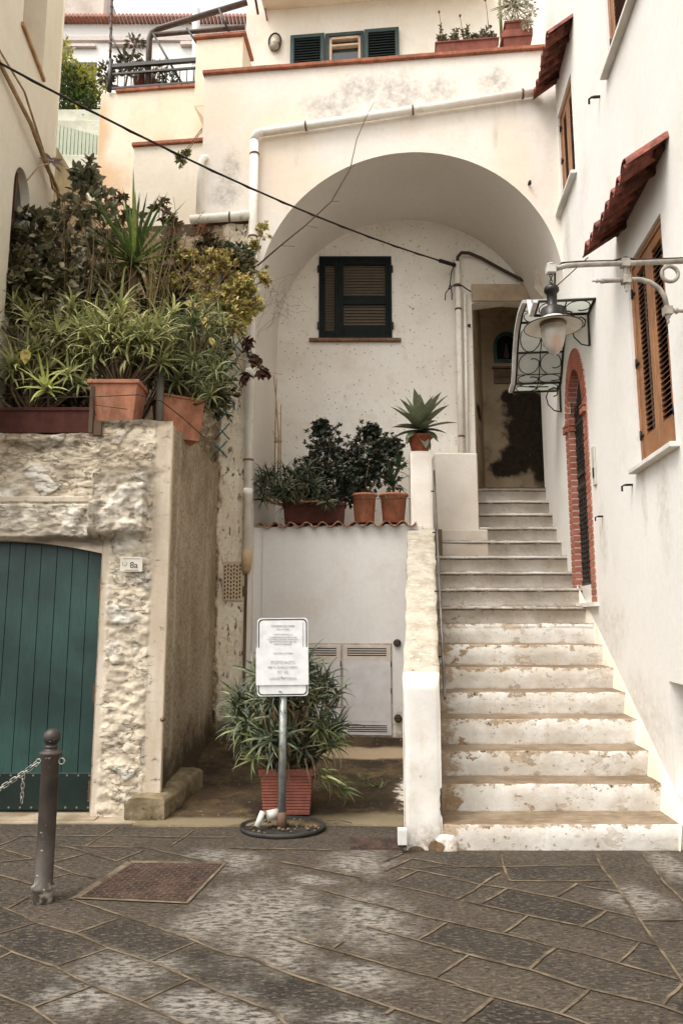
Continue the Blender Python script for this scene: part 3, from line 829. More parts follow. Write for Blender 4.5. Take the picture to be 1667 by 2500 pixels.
# door leaf: dark glass behind a close iron lattice
m = MB(); pts = arch_pts(yc, zs, ri - .01, 1.97, 20, rz=.53); b = len(m.v)
for p in pts: m.v.append(tuple(RF(p[0], p[1], -.078)))
m.face(list(range(len(pts))))
dl = m.build('iron_door', painted('door_black', (34, 34, 34), (22, 22, 23), .35), rh)
m = MB()
for k in range(7):
    yy = yc - ri + .05 + k * .105
    ht = zs + math.sqrt(max(0.0, (ri - .02) ** 2 - (yy - yc) ** 2))
    if abs(yy - yc) < ri - .02: m.fbox(RF, yy - .008, yy + .008, 1.97, ht, -.07, -.055)
z = 2.0; row = 0
while z < 4.05:
    for k in range(14):
        yy = yc - ri + .035 + k * .05 + (.025 if row % 2 else 0)
        if abs(yy - yc) < ri - .03 and not (3.1 < z < 3.25): m.tube([RF(yy - .02, z, -.058), RF(yy, z + .03, -.048), RF(yy + .02, z, -.058)], .005, 4, cap=False)
    z += .055; row += 1
for z in (1.98, 3.10, 3.24, 3.84): m.fbox(RF, yc - ri + .01, yc + ri - .01, z - .02, z + .02, -.07, -.048)
m.build('lattice', painted('lattice_iron', (70, 68, 64), (44, 42, 40), .4, metal=.4), dl)
m = MB(); m.fbox(RF, yc - ri, yc + ri, 1.76, 1.965, -.21, -.03); m.fbox(RF, yc - ro - .04, yc + ro + .04, 1.725, 1.768, -.2, .05); m.build('threshold', MARBLE, rh)

# door bell plate and small conduit by the brick door
db = thing('intercom', RF(7.1, 3.0, .01), 'small white intercom plate with a dark oval lens beside the brick doorway', 'intercom')
m = MB(); m.fbox(RF, 7.16, 7.26, 2.95, 3.35, .001, .02); m.build('plate', flat('plate_white', (206, 200, 188)), db, bevel=.004)
m = MB(); m.fbox(RF, 7.185, 7.235, 3.03, 3.13, .02, .026); m.build('lens', flat('lens_dark', (50, 40, 34), .3), db)
# iron hooks (shutter stays)
HK = flat('hook_iron', (34, 30, 27), .6, .3)
def hook(p, F, u, v, label):
    m = MB(); a = F(u, v, .0)
    m.tube([a, F(u, v, .07), F(u + .0, v - .012, .085), F(u, v - .045, .085)], .008, 6)
    m.build('shutter_stay', HK).location
    o = bpy.context.scene.objects[-1] if False else None
def stay(F, u, v, s, label):
    m = MB(); m.tube([F(u, v, .0), F(u, v, .06 * s), F(u + .004, v - .012 * s, .08 * s), F(u + .004, v - .05 * s, .08 * s)], .008 * s, 6)
    m.fbox(F, u - .012, u + .012, v - .008, v + .008, 0, .05 * s)
    tag(m.build('shutter_stay', HK), label, 'shutter stay', 'iron shutter stays on the walls')
stay(RF, 6.02, 2.73, 1.1, 'small black iron shutter stay below the far end of the big brown window')
stay(RF, 6.3, 6.62, 1.3, 'black iron shutter stay on the bare white wall below the topmost brown window')
stay(RF, 7.02, 2.60, .9, 'tiny black iron stay low beside the brick doorway jamb')
stay(FF, 2.33, 6.95, 1.3, 'black iron stay on the plaster just outside the right shoulder of the big arch')
stay(plane_y(9.95), 1.85, 5.82, 1.2, 'black iron stay on the wall left of the dark doorway')

# ================================================================ ARCH HOUSE (facade, vault, back wall)
ah = thing('arch_house', (.8, 8.6, 0), 'old cream plastered house with a great open arch over the stair landing', 'house')
FAC = plaster('facade_plaster', (229, 221, 210), (222, 212, 198), (222, 209, 192), big=.7, streak=.5, streak_c=(164, 148, 130), fleck=.5, fleck_c=(130, 110, 90), bump=.3,
              damp=[(.75, 8.4, 8.33, .35, .5, .30), (.25, 8.4, 8.42, .28, .5, .2), (1.25, 8.4, 8.3, .22, .5, .22), (-.15, 8.4, 8.2, .3, .5, .2), (-1.45, 8.6, 7.35, .12, .5, .3), (-1.5, 8.6, 7.05, .2, .5, .15), (1.95, 8.3, 8.4, .2, .5, .2)], damp_c=(128, 122, 118), damp_a=.7,
              stain=[(-.9, 8.5, 7.75, .5, .5, .5), (-1.6, 8.6, 8.3, .4, .5, .4), (2.1, 8.3, 7.2, .25, .5, .6), (-.6, 8.5, 7.2, .4, .5, .4)], stain_c=(222, 196, 160), stain_w=.5, stain_a=.34)
VAULT = plaster('vault_white', (218, 211, 201), (210, 202, 190), big=.6, bump=.1, fleck=.25)
cxa, ra, zsp = .815, 1.885, 5.6
arc = [(cxa - ra * math.cos(math.pi * k / 64), zsp + ra * math.sin(math.pi * k / 64) * 1.005) for k in range(65)]     # left to right
outer = [(-1.83, 6.66), (-1.15, 6.66), (-1.15, -.02), (-1.07, -.02)] + arc + [(2.70, 5.0), (2.95, 5.0), (2.95, 8.82), (-1.83, 8.82)]
mb = MB(); polywall(mb, FF, outer)
# thickness: left return, parapet top and back
mb.add([FF(-1.83, 6.66), FF(-1.83, 8.82), FF(-1.83, 8.82, -.9), FF(-1.83, 6.66, -.9)], [(0, 1, 2, 3)])
mb.add([FF(-1.83, 8.82), FF(2.95, 8.82), FF(2.95, 8.82, -.22), FF(-1.83, 8.82, -.22), FF(-1.83, 8.1, -.22), FF(2.95, 8.1, -.22)], [(0, 1, 2, 3), (3, 2, 5, 4)])
mb.add([FF(-1.83, 8.1, -.2), FF(2.95, 8.1, -.2), FF(2.95, 8.1, -3), FF(-1.83, 8.1, -3)], [(0, 1, 2, 3)])
mb.build('facade', FAC, ah)
mb = MB(); n = len(arc)       # vault and left jamb run back square to the facade
P = [(-1.07, -.02)] + arc + [(2.70, 4.0)]
for p in P: mb.v.append(tuple(FF(p[0], p[1], 0)))
for p in P: mb.v.append(tuple(FF(p[0], p[1], -1.75)))
for i in range(len(P) - 1): mb.face([i, i + 1, len(P) + i + 1, len(P) + i], 0, 0 < i < len(P) - 2)
mb.build('vault', VAULT, ah)
BACK = plaster('back_wall', (230, 224, 213), (220, 211, 197), (214, 203, 186), big=.8, fleck=1.1, fleck_c=(92, 70, 54), streak=.2, bump=.25)
mb = MB(); BF = plane_y(9.95)
dh = [(1.905, 3.2), (2.96, 3.2), (2.96, 6.18), (2.4, 6.24), (1.905, 6.17)]
gw = (-.33, .735, 5.62, 6.90)
polywall(mb, BF, [(-1.2, 2.3), (3.1, 2.3), (3.1, 7.7), (-1.2, 7.7)], [dh, [(gw[0], gw[2]), (gw[1], gw[2]), (gw[1], gw[3]), (gw[0], gw[3])]], .25)
mb.build('back_wall', BACK, ah)
# stone-grey lintel band over the doorway
m = MB(); m.fbox(BF, 1.90, 2.80, 6.19, 6.46, .002, .05); m.build('door_lintel', plaster('lintel_plaster', (176, 156, 132), (150, 128, 104), big=3, fleck=.5), ah, bevel=.03, segs=3)
# passage behind the doorway
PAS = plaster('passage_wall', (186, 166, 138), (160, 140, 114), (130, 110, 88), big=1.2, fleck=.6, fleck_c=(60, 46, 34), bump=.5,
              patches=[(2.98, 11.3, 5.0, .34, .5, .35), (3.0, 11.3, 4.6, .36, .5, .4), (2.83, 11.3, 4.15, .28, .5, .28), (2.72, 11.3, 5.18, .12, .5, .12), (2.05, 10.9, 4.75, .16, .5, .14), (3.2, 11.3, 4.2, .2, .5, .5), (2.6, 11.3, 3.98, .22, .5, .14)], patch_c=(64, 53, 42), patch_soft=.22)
m = MB()
m.add([(1.96, 10.2, 3.4), (2.30, 11.3, 3.4), (4.2, 11.3, 3.4), (4.2, 11.3, 6.9), (2.30, 11.3, 6.9), (1.96, 10.2, 6.9)], [(0, 1, 4, 5), (1, 2, 3, 4)])
m.add([(1.7, 10.15, 6.55), (4.2, 10.15, 6.55), (4.2, 11.4, 6.55), (1.7, 11.4, 6.55)], [(0, 1, 2, 3)])
m.add([(4.2, 10.1, 3.4), (4.2, 11.4, 3.4), (4.2, 11.4, 6.9), (4.2, 10.1, 6.9)], [(0, 1, 2, 3)])
m.add([(1.7, 9.97, 3.4), (1.7, 10.5, 3.4), (1.7, 10.5, 6.9), (1.7, 9.97, 6.9)], [(0, 1, 2, 3)])
m.add([(1.7, 9.9, 3.42), (4.3, 9.9, 3.42), (4.3, 11.4, 3.46), (1.7, 11.4, 3.46)], [(0, 1, 2, 3)])
m.add([(1.7, 10.2, 3.4), (1.97, 10.2, 3.4), (1.97, 10.2, 6.9), (1.7, 10.2, 6.9)], [(0, 1, 2, 3)])
m.add([(2.96, 10.2, 3.2), (4.2, 10.2, 3.2), (4.2, 10.2, 6.9), (2.96, 10.2, 6.9)], [(0, 1, 2, 3)])
m.build('passage', PAS, ah)
# roof over the passage and light-tight backing
m = MB(); m.box(-1.3, 4.3, 9.97, 11.6, 6.92, 7.0); m.box(-1.3, 1.69, 9.97, 10.3, 2.3, 8.0); m.box(1.6, 4.3, 11.42, 11.6, 3.2, 7); m.box(4.22, 4.4, 9.9, 11.6, 3, 7)
m.build('rear_masonry', flat('masonry', (120, 104, 86), .9), ah)

# green shuttered window under the arch
GREEN = painted('dark_green_paint', (20, 28, 24), (13, 19, 16), .55, 10, spec=.12)
GREEN_L = painted('faded_louvre', (25, 25, 20), (17, 17, 14), .6, 12)
fr = MB()
x0, x1, z0, z1 = gw
for a in ((x0, x1, z1 - .06, z1), (x0, x0 + .05, z0, z1 - .06), (x1 - .05, x1, z0, z1 - .06), (x0 + .05, x1 - .05, z0, z0 + .05)): fr.fbox(BF, *a, -.1, .03)
gwo = fr.build('window_frame', GREEN, ah, bevel=.004)
m = MB(); m.fbox(BF, x0 + .05, x1 - .05, z0 + .05, z1 - .06, -.14, -.09); m.build('backing', BLACK, gwo)
def louvres(parent, F, a, b, c, d2, pitch, mat, w0=-.04, w1=.0):
    m = MB(); n = max(1, int((d2 - c) / pitch))
    for k in range(n):
        z = c + (k + .5) * (d2 - c) / n; h = pitch * .3
        P = [F(a, z - h, w1), F(b, z - h, w1), F(b, z - h + .006, w1), F(a, z - h + .006, w1)]
        Q = [F(a, z + h - .006, w0), F(b, z + h - .006, w0), F(b, z + h, w0), F(a, z + h, w0)]
        m.hexa([P[0], P[1], Q[1], Q[0], P[3], P[2], Q[2], Q[3]])
    return m.build('louvres', mat, parent)
def green_leaf(a, b, cells):
    m = MB(); st = .06
    m.fbox(BF, a, a + st, z0 + .05, z1 - .06, -.05, .018); m.fbox(BF, b - st, b, z0 + .05, z1 - .06, -.05, .018)
    zz = [z0 + .05] + [v for c in cells for v in c] + [z1 - .06]
    for k in range(0, len(zz), 2): m.fbox(BF, a + st, b - st, zz[k], zz[k + 1], -.05, .018)
    sh = m.build('shutter', GREEN, gwo, bevel=.003)
    for c in cells: louvres(gwo, BF, a + st, b - st, c[0], c[1], .042, GREEN_L, -.045, .008)
green_leaf(x0 + .03, x0 + .29, [(z0 + .12, z1 - .13)])
green_leaf(x0 + .30, x1 - .03, [(z0 + .20, z0 + .53), (z0 + .66, z1 - .13)])
m = MB()
for zz in (z0 + .2, z1 - .2):
    for xx in (x0 - .01, x1 + .01): m.fbox(BF, xx - .012, xx + .012, zz - .05, zz + .05, .0, .04)
m.build('hinges', IRON, gwo)
m = MB(); m.fbox(BF, x0 - .14, x1 + .13, z0 - .045, z0, -.02, .07); m.build('sill', terracotta('sill_clay', (138, 104, 84), .7), ah, bevel=.01, segs=2)

# infill wall with wavy tile coping, terrace behind
iw = thing('coping_wall', (-.1, 8.7, 0), 'white wall below the arch crowned with a wavy row of clay tiles', 'wall')
IF_ = lambda x, z, w=0: FF(x, z, w - .10)
mb = MB(); mb.fbox(IF_, -1.08, .95, -.02, 2.70, -.12, 0); mb.fbox(IF_, -.965, .95, -.02, 2.70, .0, .018)
mb.build('wall', plaster('infill_white', (218, 213, 206), (208, 202, 193), (202, 193, 181), big=.7, fleck=.55, fleck_c=(120, 98, 76), bump=.15, streak=.15,
         grime=(.2, .75), grime_c=(150, 128, 100)), iw, bevel=.006)
m = MB(); w = .19; n = 10
for i in range(n):
    xc = -1.02 + .095 + i * w
    b = len(m.v); seg = 10
    for layer in (0, 1):
        for end in (0, 1):
            for k in range(seg + 1):
                t = k / seg; x = xc - w / 2 + w * t
                z = 2.72 + .032 * math.sin(2 * math.pi * t + .6) + .012 * (1 if layer else 0) * -1 + (.0 if end else .02)
                m.v.append(tuple(IF_(x, z, .10 + .012 * ((i * 7) % 3 - 1) if end else -.25)))
    s1 = seg + 1
    for k in range(seg):
        m.face([b + k, b + k + 1, b + s1 + k + 1, b + s1 + k], 0, True); m.face([b + 2 * s1 + k + 1, b + 2 * s1 + k, b + 3 * s1 + k, b + 3 * s1 + k + 1], 0, True)
        m.face([b + s1 + k, b + s1 + k + 1, b + 3 * s1 + k + 1, b + 3 * s1 + k], 0)
m.build('tile_coping', terracotta('coping_tile', (172, 124, 96), .55, 14), iw)
m = MB(); m.box(-1.2, 1.25, 8.86, 9.97, 2.3, 2.70); m.build('terrace_slab', flat('slab', (120, 104, 84), .9), iw)
# ================================================================ GARAGE (stone) BUILDING AND TERRACE
gb = thing('stone_garage', (-2.2, 6.1, 0), 'rough stone garage front with green plank door and plant terrace on top', 'garage')
def stone_material(name, base=(216, 207, 189), mort=(202, 188, 165), light=(226, 219, 204), dirt=(112, 95, 74)):
    s = NT(name)
    at = s.n('ShaderNodeAttribute', attribute_name='mask')
    sp = s.n('ShaderNodeSeparateColor'); s.l(at.outputs['Color'], sp.inputs[0])
    r, g, b = sp.outputs[0], sp.outputs[1], sp.outputs[2]     # r = stone, g = tone of that stone, b = smooth render
    st = s.mix(g, lin(base), lin(light))
    st = s.mix(s.step(s.noise(7, 6, .72), .42, .7), st, lin([v * .82 for v in base]))
    mo = s.mix(s.step(s.noise(4, 5, .65), .35, .65), lin(mort), lin([v * 1.1 for v in mort]))
    c = s.mix(r, mo, st)
    ed = s.math('MULTIPLY', s.math('MULTIPLY', s.step(r, .05, .35), s.step(r, .95, .55)), s.step(s.noise(5, 4), .42, .6))
    c = s.mix(s.math('MULTIPLY', ed, .5), c, lin((112, 94, 70)))
    rd = s.mix(s.step(s.noise(1, 5, .6, vec=s.map((5, 5, 1.2))), .3, .7), lin((198, 186, 168)), lin((178, 162, 140)))
    c = s.mix(b, c, rd)
    ck = s.math('ABSOLUTE', s.math('SUBTRACT', s.noise(1, 6, .62, vec=s.map((5, 5, 13))), .5))
    ckm = s.math('MULTIPLY', s.math('MULTIPLY', s.step(ck, .022, .006), s.step(s.noise(3.1, 4), .45, .56)), s.step(b, .5, 0))
    c = s.mix(s.math('MULTIPLY', ckm, .6), c, lin((104, 88, 68)))
    ck2 = s.step(s.noise(1, 7, .8, vec=s.map((22, 22, 34))), .58, .66)
    c = s.mix(s.math('MULTIPLY', ck2, s.step(b, 0, 1, .4, .1)), c, lin((132, 112, 86)))
    # mineral dirt in pits and gray lichen
    d1 = s.step(s.noise(1, 7, .8, vec=s.map((9, 9, 16))), .57, .65)
    c = s.mix(s.math('MULTIPLY', d1, .7), c, lin(dirt))
    z = s.n('ShaderNodeSeparateXYZ'); s.l(s.pos, z.inputs[0])
    topd = s.math('MULTIPLY', s.step(z.outputs[2], 2.5, 3.3), s.step(s.noise(3, 6, .7), .4, .62))
    c = s.mix(s.math('MULTIPLY', topd, .6), c, lin((136, 114, 84)))
    c = s.mix(s.math('MULTIPLY', s.blobs([(-1.85, 6.1, 2.86, .25, .3, .06), (-1.9, 6.1, 3.3, .4, .3, .05), (-2.6, 6.1, 3.1, .3, .3, .05), (-2.3, 6.1, 2.25, .4, .3, .05)], .8, 9, .4), .7), c, lin((92, 80, 64)))
    h = s.math('SUBTRACT', s.math('ADD', s.noise(1, 8, .78, vec=s.map((12, 12, 20))), s.math('MULTIPLY', s.step(d1, 0, 1), -.5)), s.math('MULTIPLY', ckm, .8))
    hb = s.math('MULTIPLY', h, s.step(b, 0, 1, 1, .25))
    return s.done(c, .92, s.bump(hb, .8, .035), .12)
STONE = stone_material('rubble_stone')
def arch_z(x):                      # flat segment arch of the garage door
    return 2.26 - .11 * ((x + 3.0) / .96) ** 2 if -3.97 < x < -2.04 else 0
def stone_h(x, z, seed=0):
    """relief (towards the viewer), stone mask, tone, smooth mask"""
    q = V(x * 3.6, z * 5.2, seed)
    wq = q + V(noise.noise(q * .9), noise.noise(q * .9 + V(7, 0, 0)), 0) * .5
    dist, pts = noise.voronoi(wq)
    e = dist[1] - dist[0]
    stone = min(1, max(0, (e - .10) / .16))
    pid = pts[0]; tone = noise.cell(pid * 3.3)
    keep = noise.cell(pid * 7.7 + V(3, 3, 3)) > (.25 if z < 2.3 else .20)
    stone = stone if keep else stone * .25
    rel = .028 * stone * (0.5 + .5 * tone) + .016 * noise.fractal(V(x * 5, z * 7, seed + 3), 1.0, 2.1, 5) + .017 * noise.fractal(V(x * 14, z * 18, seed), .9, 2.1, 3)
    return rel, stone, tone
def grid_face(F, us, zfun, step, relief, name, mat, parent):
    """us = list of u columns; zfun(u) = (z0, z1); relief(u,z) -> (w, (r,g,b,a))"""
    mb = MB(); mb.col = []
    cols = []
    nz = None
    for u in us:
        z0, z1 = zfun(u); n = max(2, int(round((z1 - z0) / step)))
        cols.append((u, z0, z1))
    nz = max(2, int(round(max(c[2] - c[1] for c in cols) / step)))
    for (u, z0, z1) in cols:
        for j in range(nz + 1):
            z = z0 + (z1 - z0) * j / nz
            w, c = relief(u, z)
            mb.v.append(tuple(F(u, z, w))); mb.col.append(c)
    for i in range(len(cols) - 1):
        for j in range(nz):
            q = i * (nz + 1) + j; mb.face([q, q + nz + 1, q + nz + 2, q + 1], 0, True)
    return mb.build(name, mat, parent)
def sm(a, b, x):
    t = min(1, max(0, (x - a) / (b - a))); return t * t * (3 - 2 * t)
GF = plane_y(6.10)
TOPZ = lambda x: 3.20 + .05 * noise.noise(V(x * 3, 0, 0)) + (.12 * sm(-2.12, -2.08, x))
def gar_relief(x, z):
    rel, st, tone = stone_h(x, z)
    smooth = 1 - sm(-1.63, -1.60, x + .015 * noise.noise(V(z * 3, 0, 0))) if False else sm(-1.64, -1.60, x + .02 * noise.noise(V(z * 4, 0, 0)))
    # render frame round the door
    if z < 2.36:
        edge = sm(-1.95, -2.0, x + .015 * noise.noise(V(z * 5, 3, 0))) if x > -2.04 else sm(arch_z(x) + .1, arch_z(x) + .05, z)
        smooth = max(smooth, edge)
    # door head band and corbel stone stand proud
    band = sm(2.24, 2.30, z + .02 * noise.noise(V(x * 6, 0, 1))) * (1 - sm(2.55, 2.60, z)) * (1 - sm(-2.10, -2.06, x))
    block = sm(2.27, 2.33, z + .02 * noise.noise(V(x * 6, 0, 1))) * (1 - sm(2.82, 2.87, z)) * sm(-2.16, -2.10, x) * (1 - sm(-1.68, -1.64, x))
    w = rel * (1 - smooth) + .075 * band + .12 * block
    ledge = sm(2.575, 2.59, z) * (1 - sm(2.63, 2.645, z)) * (1 - sm(-2.16, -2.14, x))
    w = w * (1 - ledge) + .055 * ledge
    smooth = max(smooth, ledge); 
    if band > .5 or block > .5: st = max(st, .6); tone = max(tone, .55)
    w *= sm(-2.04, -2.0, x) if (x >= -2.04 and z < 2.2) else 1
    w += .004 * noise.noise(V(x * 4, z * 2, 5))
    return w, (st, tone, smooth, 1)
stp = .0125
def cols(a, b, st):
    n = int(round((b - a) / st)); return [a + (b - a) * i / n for i in range(n + 1)]
grid_face(GF, cols(-4.0, -2.0402, stp * 1.3), lambda x: (arch_z(x) if arch_z(x) > 0 else 0, TOPZ(x)), stp * 1.2, gar_relief, 'front_wall', STONE, gb)
grid_face(GF, cols(-2.04, -1.475, stp), lambda x: (-.02, TOPZ(x)), stp, gar_relief, 'front_wall', STONE, gb)
# side wall: brown roughcast running back to the arch pier
def rough_material(name, c1, c2, pale, pit, pits=.5, dk=.6):
    s = NT(name)
    c = s.mix(s.step(s.noise(1.4, 5, .65), .35, .65), lin(c1), lin(c2))
    stv = s.noise(1, 6, .7, vec=s.map((4, 4, .7)), dist=1.2)
    c = s.mix(s.step(stv, .48, .74, 0, .8), c, lin(pale))
    c = s.mix(s.math('MULTIPLY', s.step(s.noise(1, 7, .75, vec=s.map((4, 4, 1.1), loc=(3, 3, 3))), .52, .66), dk), c, lin([v * .62 for v in c2]))
    c = s.mix(s.step(s.noise(34, 5, .8), .48, .62, 0, .4), c, lin([v * .62 for v in c1]))
    pt = s.math('MULTIPLY', s.step(s.noise(1, 6, .8, vec=s.map((16, 16, 8))), 1 - pits * .5 + .28 - .14, 1 - pits * .5 + .28 - .09), s.step(s.noise(2.5, 4), .35, .6))
    c = s.mix(s.math('MULTIPLY', pt, .9), c, lin(pit))
    z = s.n('ShaderNodeSeparateXYZ'); s.l(s.pos, z.inputs[0])
    g = s.step(s.math('ADD', z.outputs[2], s.math('MULTIPLY', s.noise(3, 6, .7), -.9)), .35, -.15)
    c = s.mix(s.math('MULTIPLY', g, .9), c, lin((58, 46, 32)))
    h = s.math('ADD', s.noise(28, 6, .8), s.math('MULTIPLY', pt, -1.0))
    return s.done(c, .95, s.bump(h, 1.0, .035), .1)
def side_wall_material():
    """brown, coarse roughcast with two pale runs of lime"""
    s = NT('brown_roughcast')
    z = s.n('ShaderNodeSeparateXYZ'); s.l(s.pos, z.inputs[0])
    g = s.noise(30, 6, .8)
    c = s.mix(s.step(s.noise(1.6, 6, .65), .32, .66), lin((212, 195, 168)), lin((180, 160, 132)))
    c = s.mix(s.step(g, .48, .60, 0, .65), c, lin((104, 84, 60)))
    c = s.mix(s.step(s.noise(38, 5, .8, vec=s.map(loc=(2, 2, 2))), .54, .66, 0, .6), c, lin((208, 190, 164)))
    wob = s.math('MULTIPLY', s.math('SUBTRACT', s.noise(1, 5, .6, vec=s.map((1, 1, 1.2), loc=(0, 5, 0))), .5), .9)
    for (yc_, w_, a_) in ((6.42, .07, .75), (8.05, .30, .7), (7.1, .03, .4)):
        dd = s.math('ABSOLUTE', s.math('SUBTRACT', s.math('ADD', z.outputs[1], s.math('MULTIPLY', wob, .35 if yc_ < 8 else .8)), yc_ - .0))
        mk = s.math('MULTIPLY', s.step(dd, w_, w_ * .35), s.step(s.noise(9, 6, .75), .36, .58))
        c = s.mix(s.math('MULTIPLY', mk, a_), c, lin((222, 208, 182)))
    dk = s.math('MULTIPLY', s.step(z.outputs[2], 2.5, 3.3), s.step(s.noise(3, 6, .7), .35, .6))
    c = s.mix(s.math('MULTIPLY', dk, .4), c, lin((124, 104, 78)))
    gg = s.step(s.math('ADD', z.outputs[2], s.math('MULTIPLY', s.noise(3, 6, .7), -.9)), .25, -.2)
    c = s.mix(s.math('MULTIPLY', gg, .85), c, lin((66, 53, 37)))
    return s.done(c, .95, s.bump(g, 1.0, .04), .1)
def pier_material():
    """cream lime render, pitted with tall brown holes; brown and mouldy along its left side and foot"""
    s = NT('pitted_render')
    z = s.n('ShaderNodeSeparateXYZ'); s.l(s.pos, z.inputs[0])
    c = s.mix(s.step(s.noise(2.2, 6, .65), .32, .66), lin((252, 241, 218)), lin((244, 228, 200)))
    c = s.mix(s.step(s.noise(20, 6, .78), .5, .66, 0, .5), c, lin((206, 182, 148)))
    wob = s.math('MULTIPLY', s.math('SUBTRACT', s.noise(1, 6, .7, vec=s.map((3, 3, 1.6))), .5), .35)
    lf = s.step(s.math('ADD', z.outputs[0], wob), -1.455, -1.51)
    c = s.mix(s.math('MULTIPLY', lf, s.step(s.noise(12, 6, .75), .3, .55, .3, .95)), c, lin((138, 112, 82)))
    p1 = s.math('MULTIPLY', s.step(s.noise(1, 6, .75, vec=s.map((17, 17, 7))), .57, .61), s.step(s.noise(1.9, 4, .6, vec=s.map(loc=(1, 4, 9))), .38, .50))
    p2 = s.step(s.noise(1, 5, .8, vec=s.map((34, 34, 17), loc=(5, 5, 5))), .64, .68)
    pt = s.math('MAXIMUM', p1, s.math('MULTIPLY', p2, .8))
    c = s.mix(s.math('MULTIPLY', pt, .9), c, lin((98, 72, 48)))
    gg = s.step(s.math('ADD', z.outputs[2], s.math('MULTIPLY', s.noise(3, 6, .7), -1.3)), .2, -.35)
    c = s.mix(s.math('MULTIPLY', gg, .9), c, lin((72, 58, 38)))
    tp_ = s.math('MULTIPLY', s.step(z.outputs[2], 5.4, 6.4), s.step(s.noise(4, 6, .7), .35, .6))
    c = s.mix(s.math('MULTIPLY', tp_, .55), c, lin((150, 130, 104)))
    h = s.math('SUBTRACT', s.noise(14, 7, .75), pt)
    return s.done(c, .95, s.bump(h, .9, .03), .1)
ROUGH = side_wall_material(); PIT = pier_material()
SF = lambda y, z, w=0: Vector((-1.475 - .012 * (y - 6.1) + w, y, z))
def side_relief(y, z):
    return .006 * noise.noise(V(y * 3, z * 1.5, 9)) + .004 * noise.noise(V(y * 14, z * 14, 9)), (0, 0, 0, 1)
grid_face(SF, cols(6.10, 8.66, .04), lambda y: (-.02, 3.28 + .12 * sm(6.1, 7.2, y) + .03 * noise.noise(V(y * 2, 5, 5))), .04, side_relief, 'side_wall', ROUGH, gb)
m = MB(); m.fbox(SF, 6.10, 6.16, -.02, 3.28, -.02, .008); m.build('corner_render', plaster('corner_render', (194, 178, 156), (172, 152, 126), big=2, fleck=.4, streak=.3), gb, bevel=.01, segs=2)
# terrace top (soil) and body
m = MB(); m.box(-6, -1.56, 6.14, 9.3, 3.0, 3.20); m.box(-6, -4.0, 6.12, 6.4, 0, 3.2)
m.build('terrace_bed', flat('soil', (58, 46, 34), .95), gb)
# garage door
DOORG = painted('green_door', (44, 74, 66), (23, 43, 38), .42, 1.6, grain=(9, 9, 1.3), bump=.15)
x0, x1 = -3.97, -2.05
m = MB(); pw = .137; x = x1
while x > x0:
    a = max(x - pw, x0); h = min(arch_z(a + .001), arch_z(x - .001)) if a > x0 + .05 else arch_z(a + .03)
    zt0, zt1 = arch_z(a + .01), arch_z(x - .01)
    m.hexa([(a + .003, 6.20, .04), (x - .003, 6.20, .04), (x - .003, 6.235, .04), (a + .003, 6.235, .04), (a + .003, 6.20, zt0 + .02), (x - .003, 6.20, zt1 + .02), (x - .003, 6.235, zt1 + .02), (a + .003, 6.235, zt0 + .02)])
    x -= pw
gd = m.build('garage_door', DOORG, gb, bevel=.005)
m = MB(); m.box(x0, x1, 6.225, 6.26, .03, 2.3); m.build('backing', flat('door_gap', (8, 14, 13), .8), gd)
m = MB(); m.box(x0, x1 - .003, 6.188, 6.2, .045, .335); m.build('kick_plate', painted('kick_green', (18, 34, 29), (13, 26, 22), .4, 6), gd, bevel=.002)
m = MB(); x = x1 - .03
while x > x0:
    for zz in (.065, .318): m.lathe([(.0001, 0), (.007, .001), (.009, .004)][::-1], (x, 6.186, zz), 8, rot=Matrix.Rotation(R(90), 3, 'X'))
    x -= .093
for zz in (.12, .19, .26): m.lathe([(.009, .004), (.007, .001), (.0001, 0)], (x1 - .03, 6.186, zz), 8, rot=Matrix.Rotation(R(90), 3, 'X'))
m.build('rivets', flat('rivet', (150, 146, 136), .4, .7), gd)
for zz in (1.85, .98, .20):
    m = MB(); m.tube([(x1 + .01, 6.185, zz - .1), (x1 + .01, 6.185, zz + .1)], .013, 8); m.box(x1 - .035, x1 + .005, 6.18, 6.19, zz - .08, zz + .08); m.build('hinge', painted('rusty_hinge', (96, 72, 52), (60, 46, 36), .6, rust=.7), gd)
m = MB()      # door reveal
for xx in cols(-3.97, -2.04, .08)[:-1]:
    m.add([(xx, 6.09, arch_z(xx + .001)), (xx + .0805, 6.09, arch_z(xx + .08)), (xx + .0805, 6.3, arch_z(xx + .08)), (xx, 6.3, arch_z(xx + .001))], [(0, 1, 2, 3)])
m.add([(-2.04, 6.095, 0), (-2.04, 6.3, 0), (-2.04, 6.3, 2.16), (-2.04, 6.095, 2.16)], [(0, 1, 2, 3)])
m.build('door_reveal', plaster('reveal', (186, 168, 142), (160, 140, 112), big=3), gb)

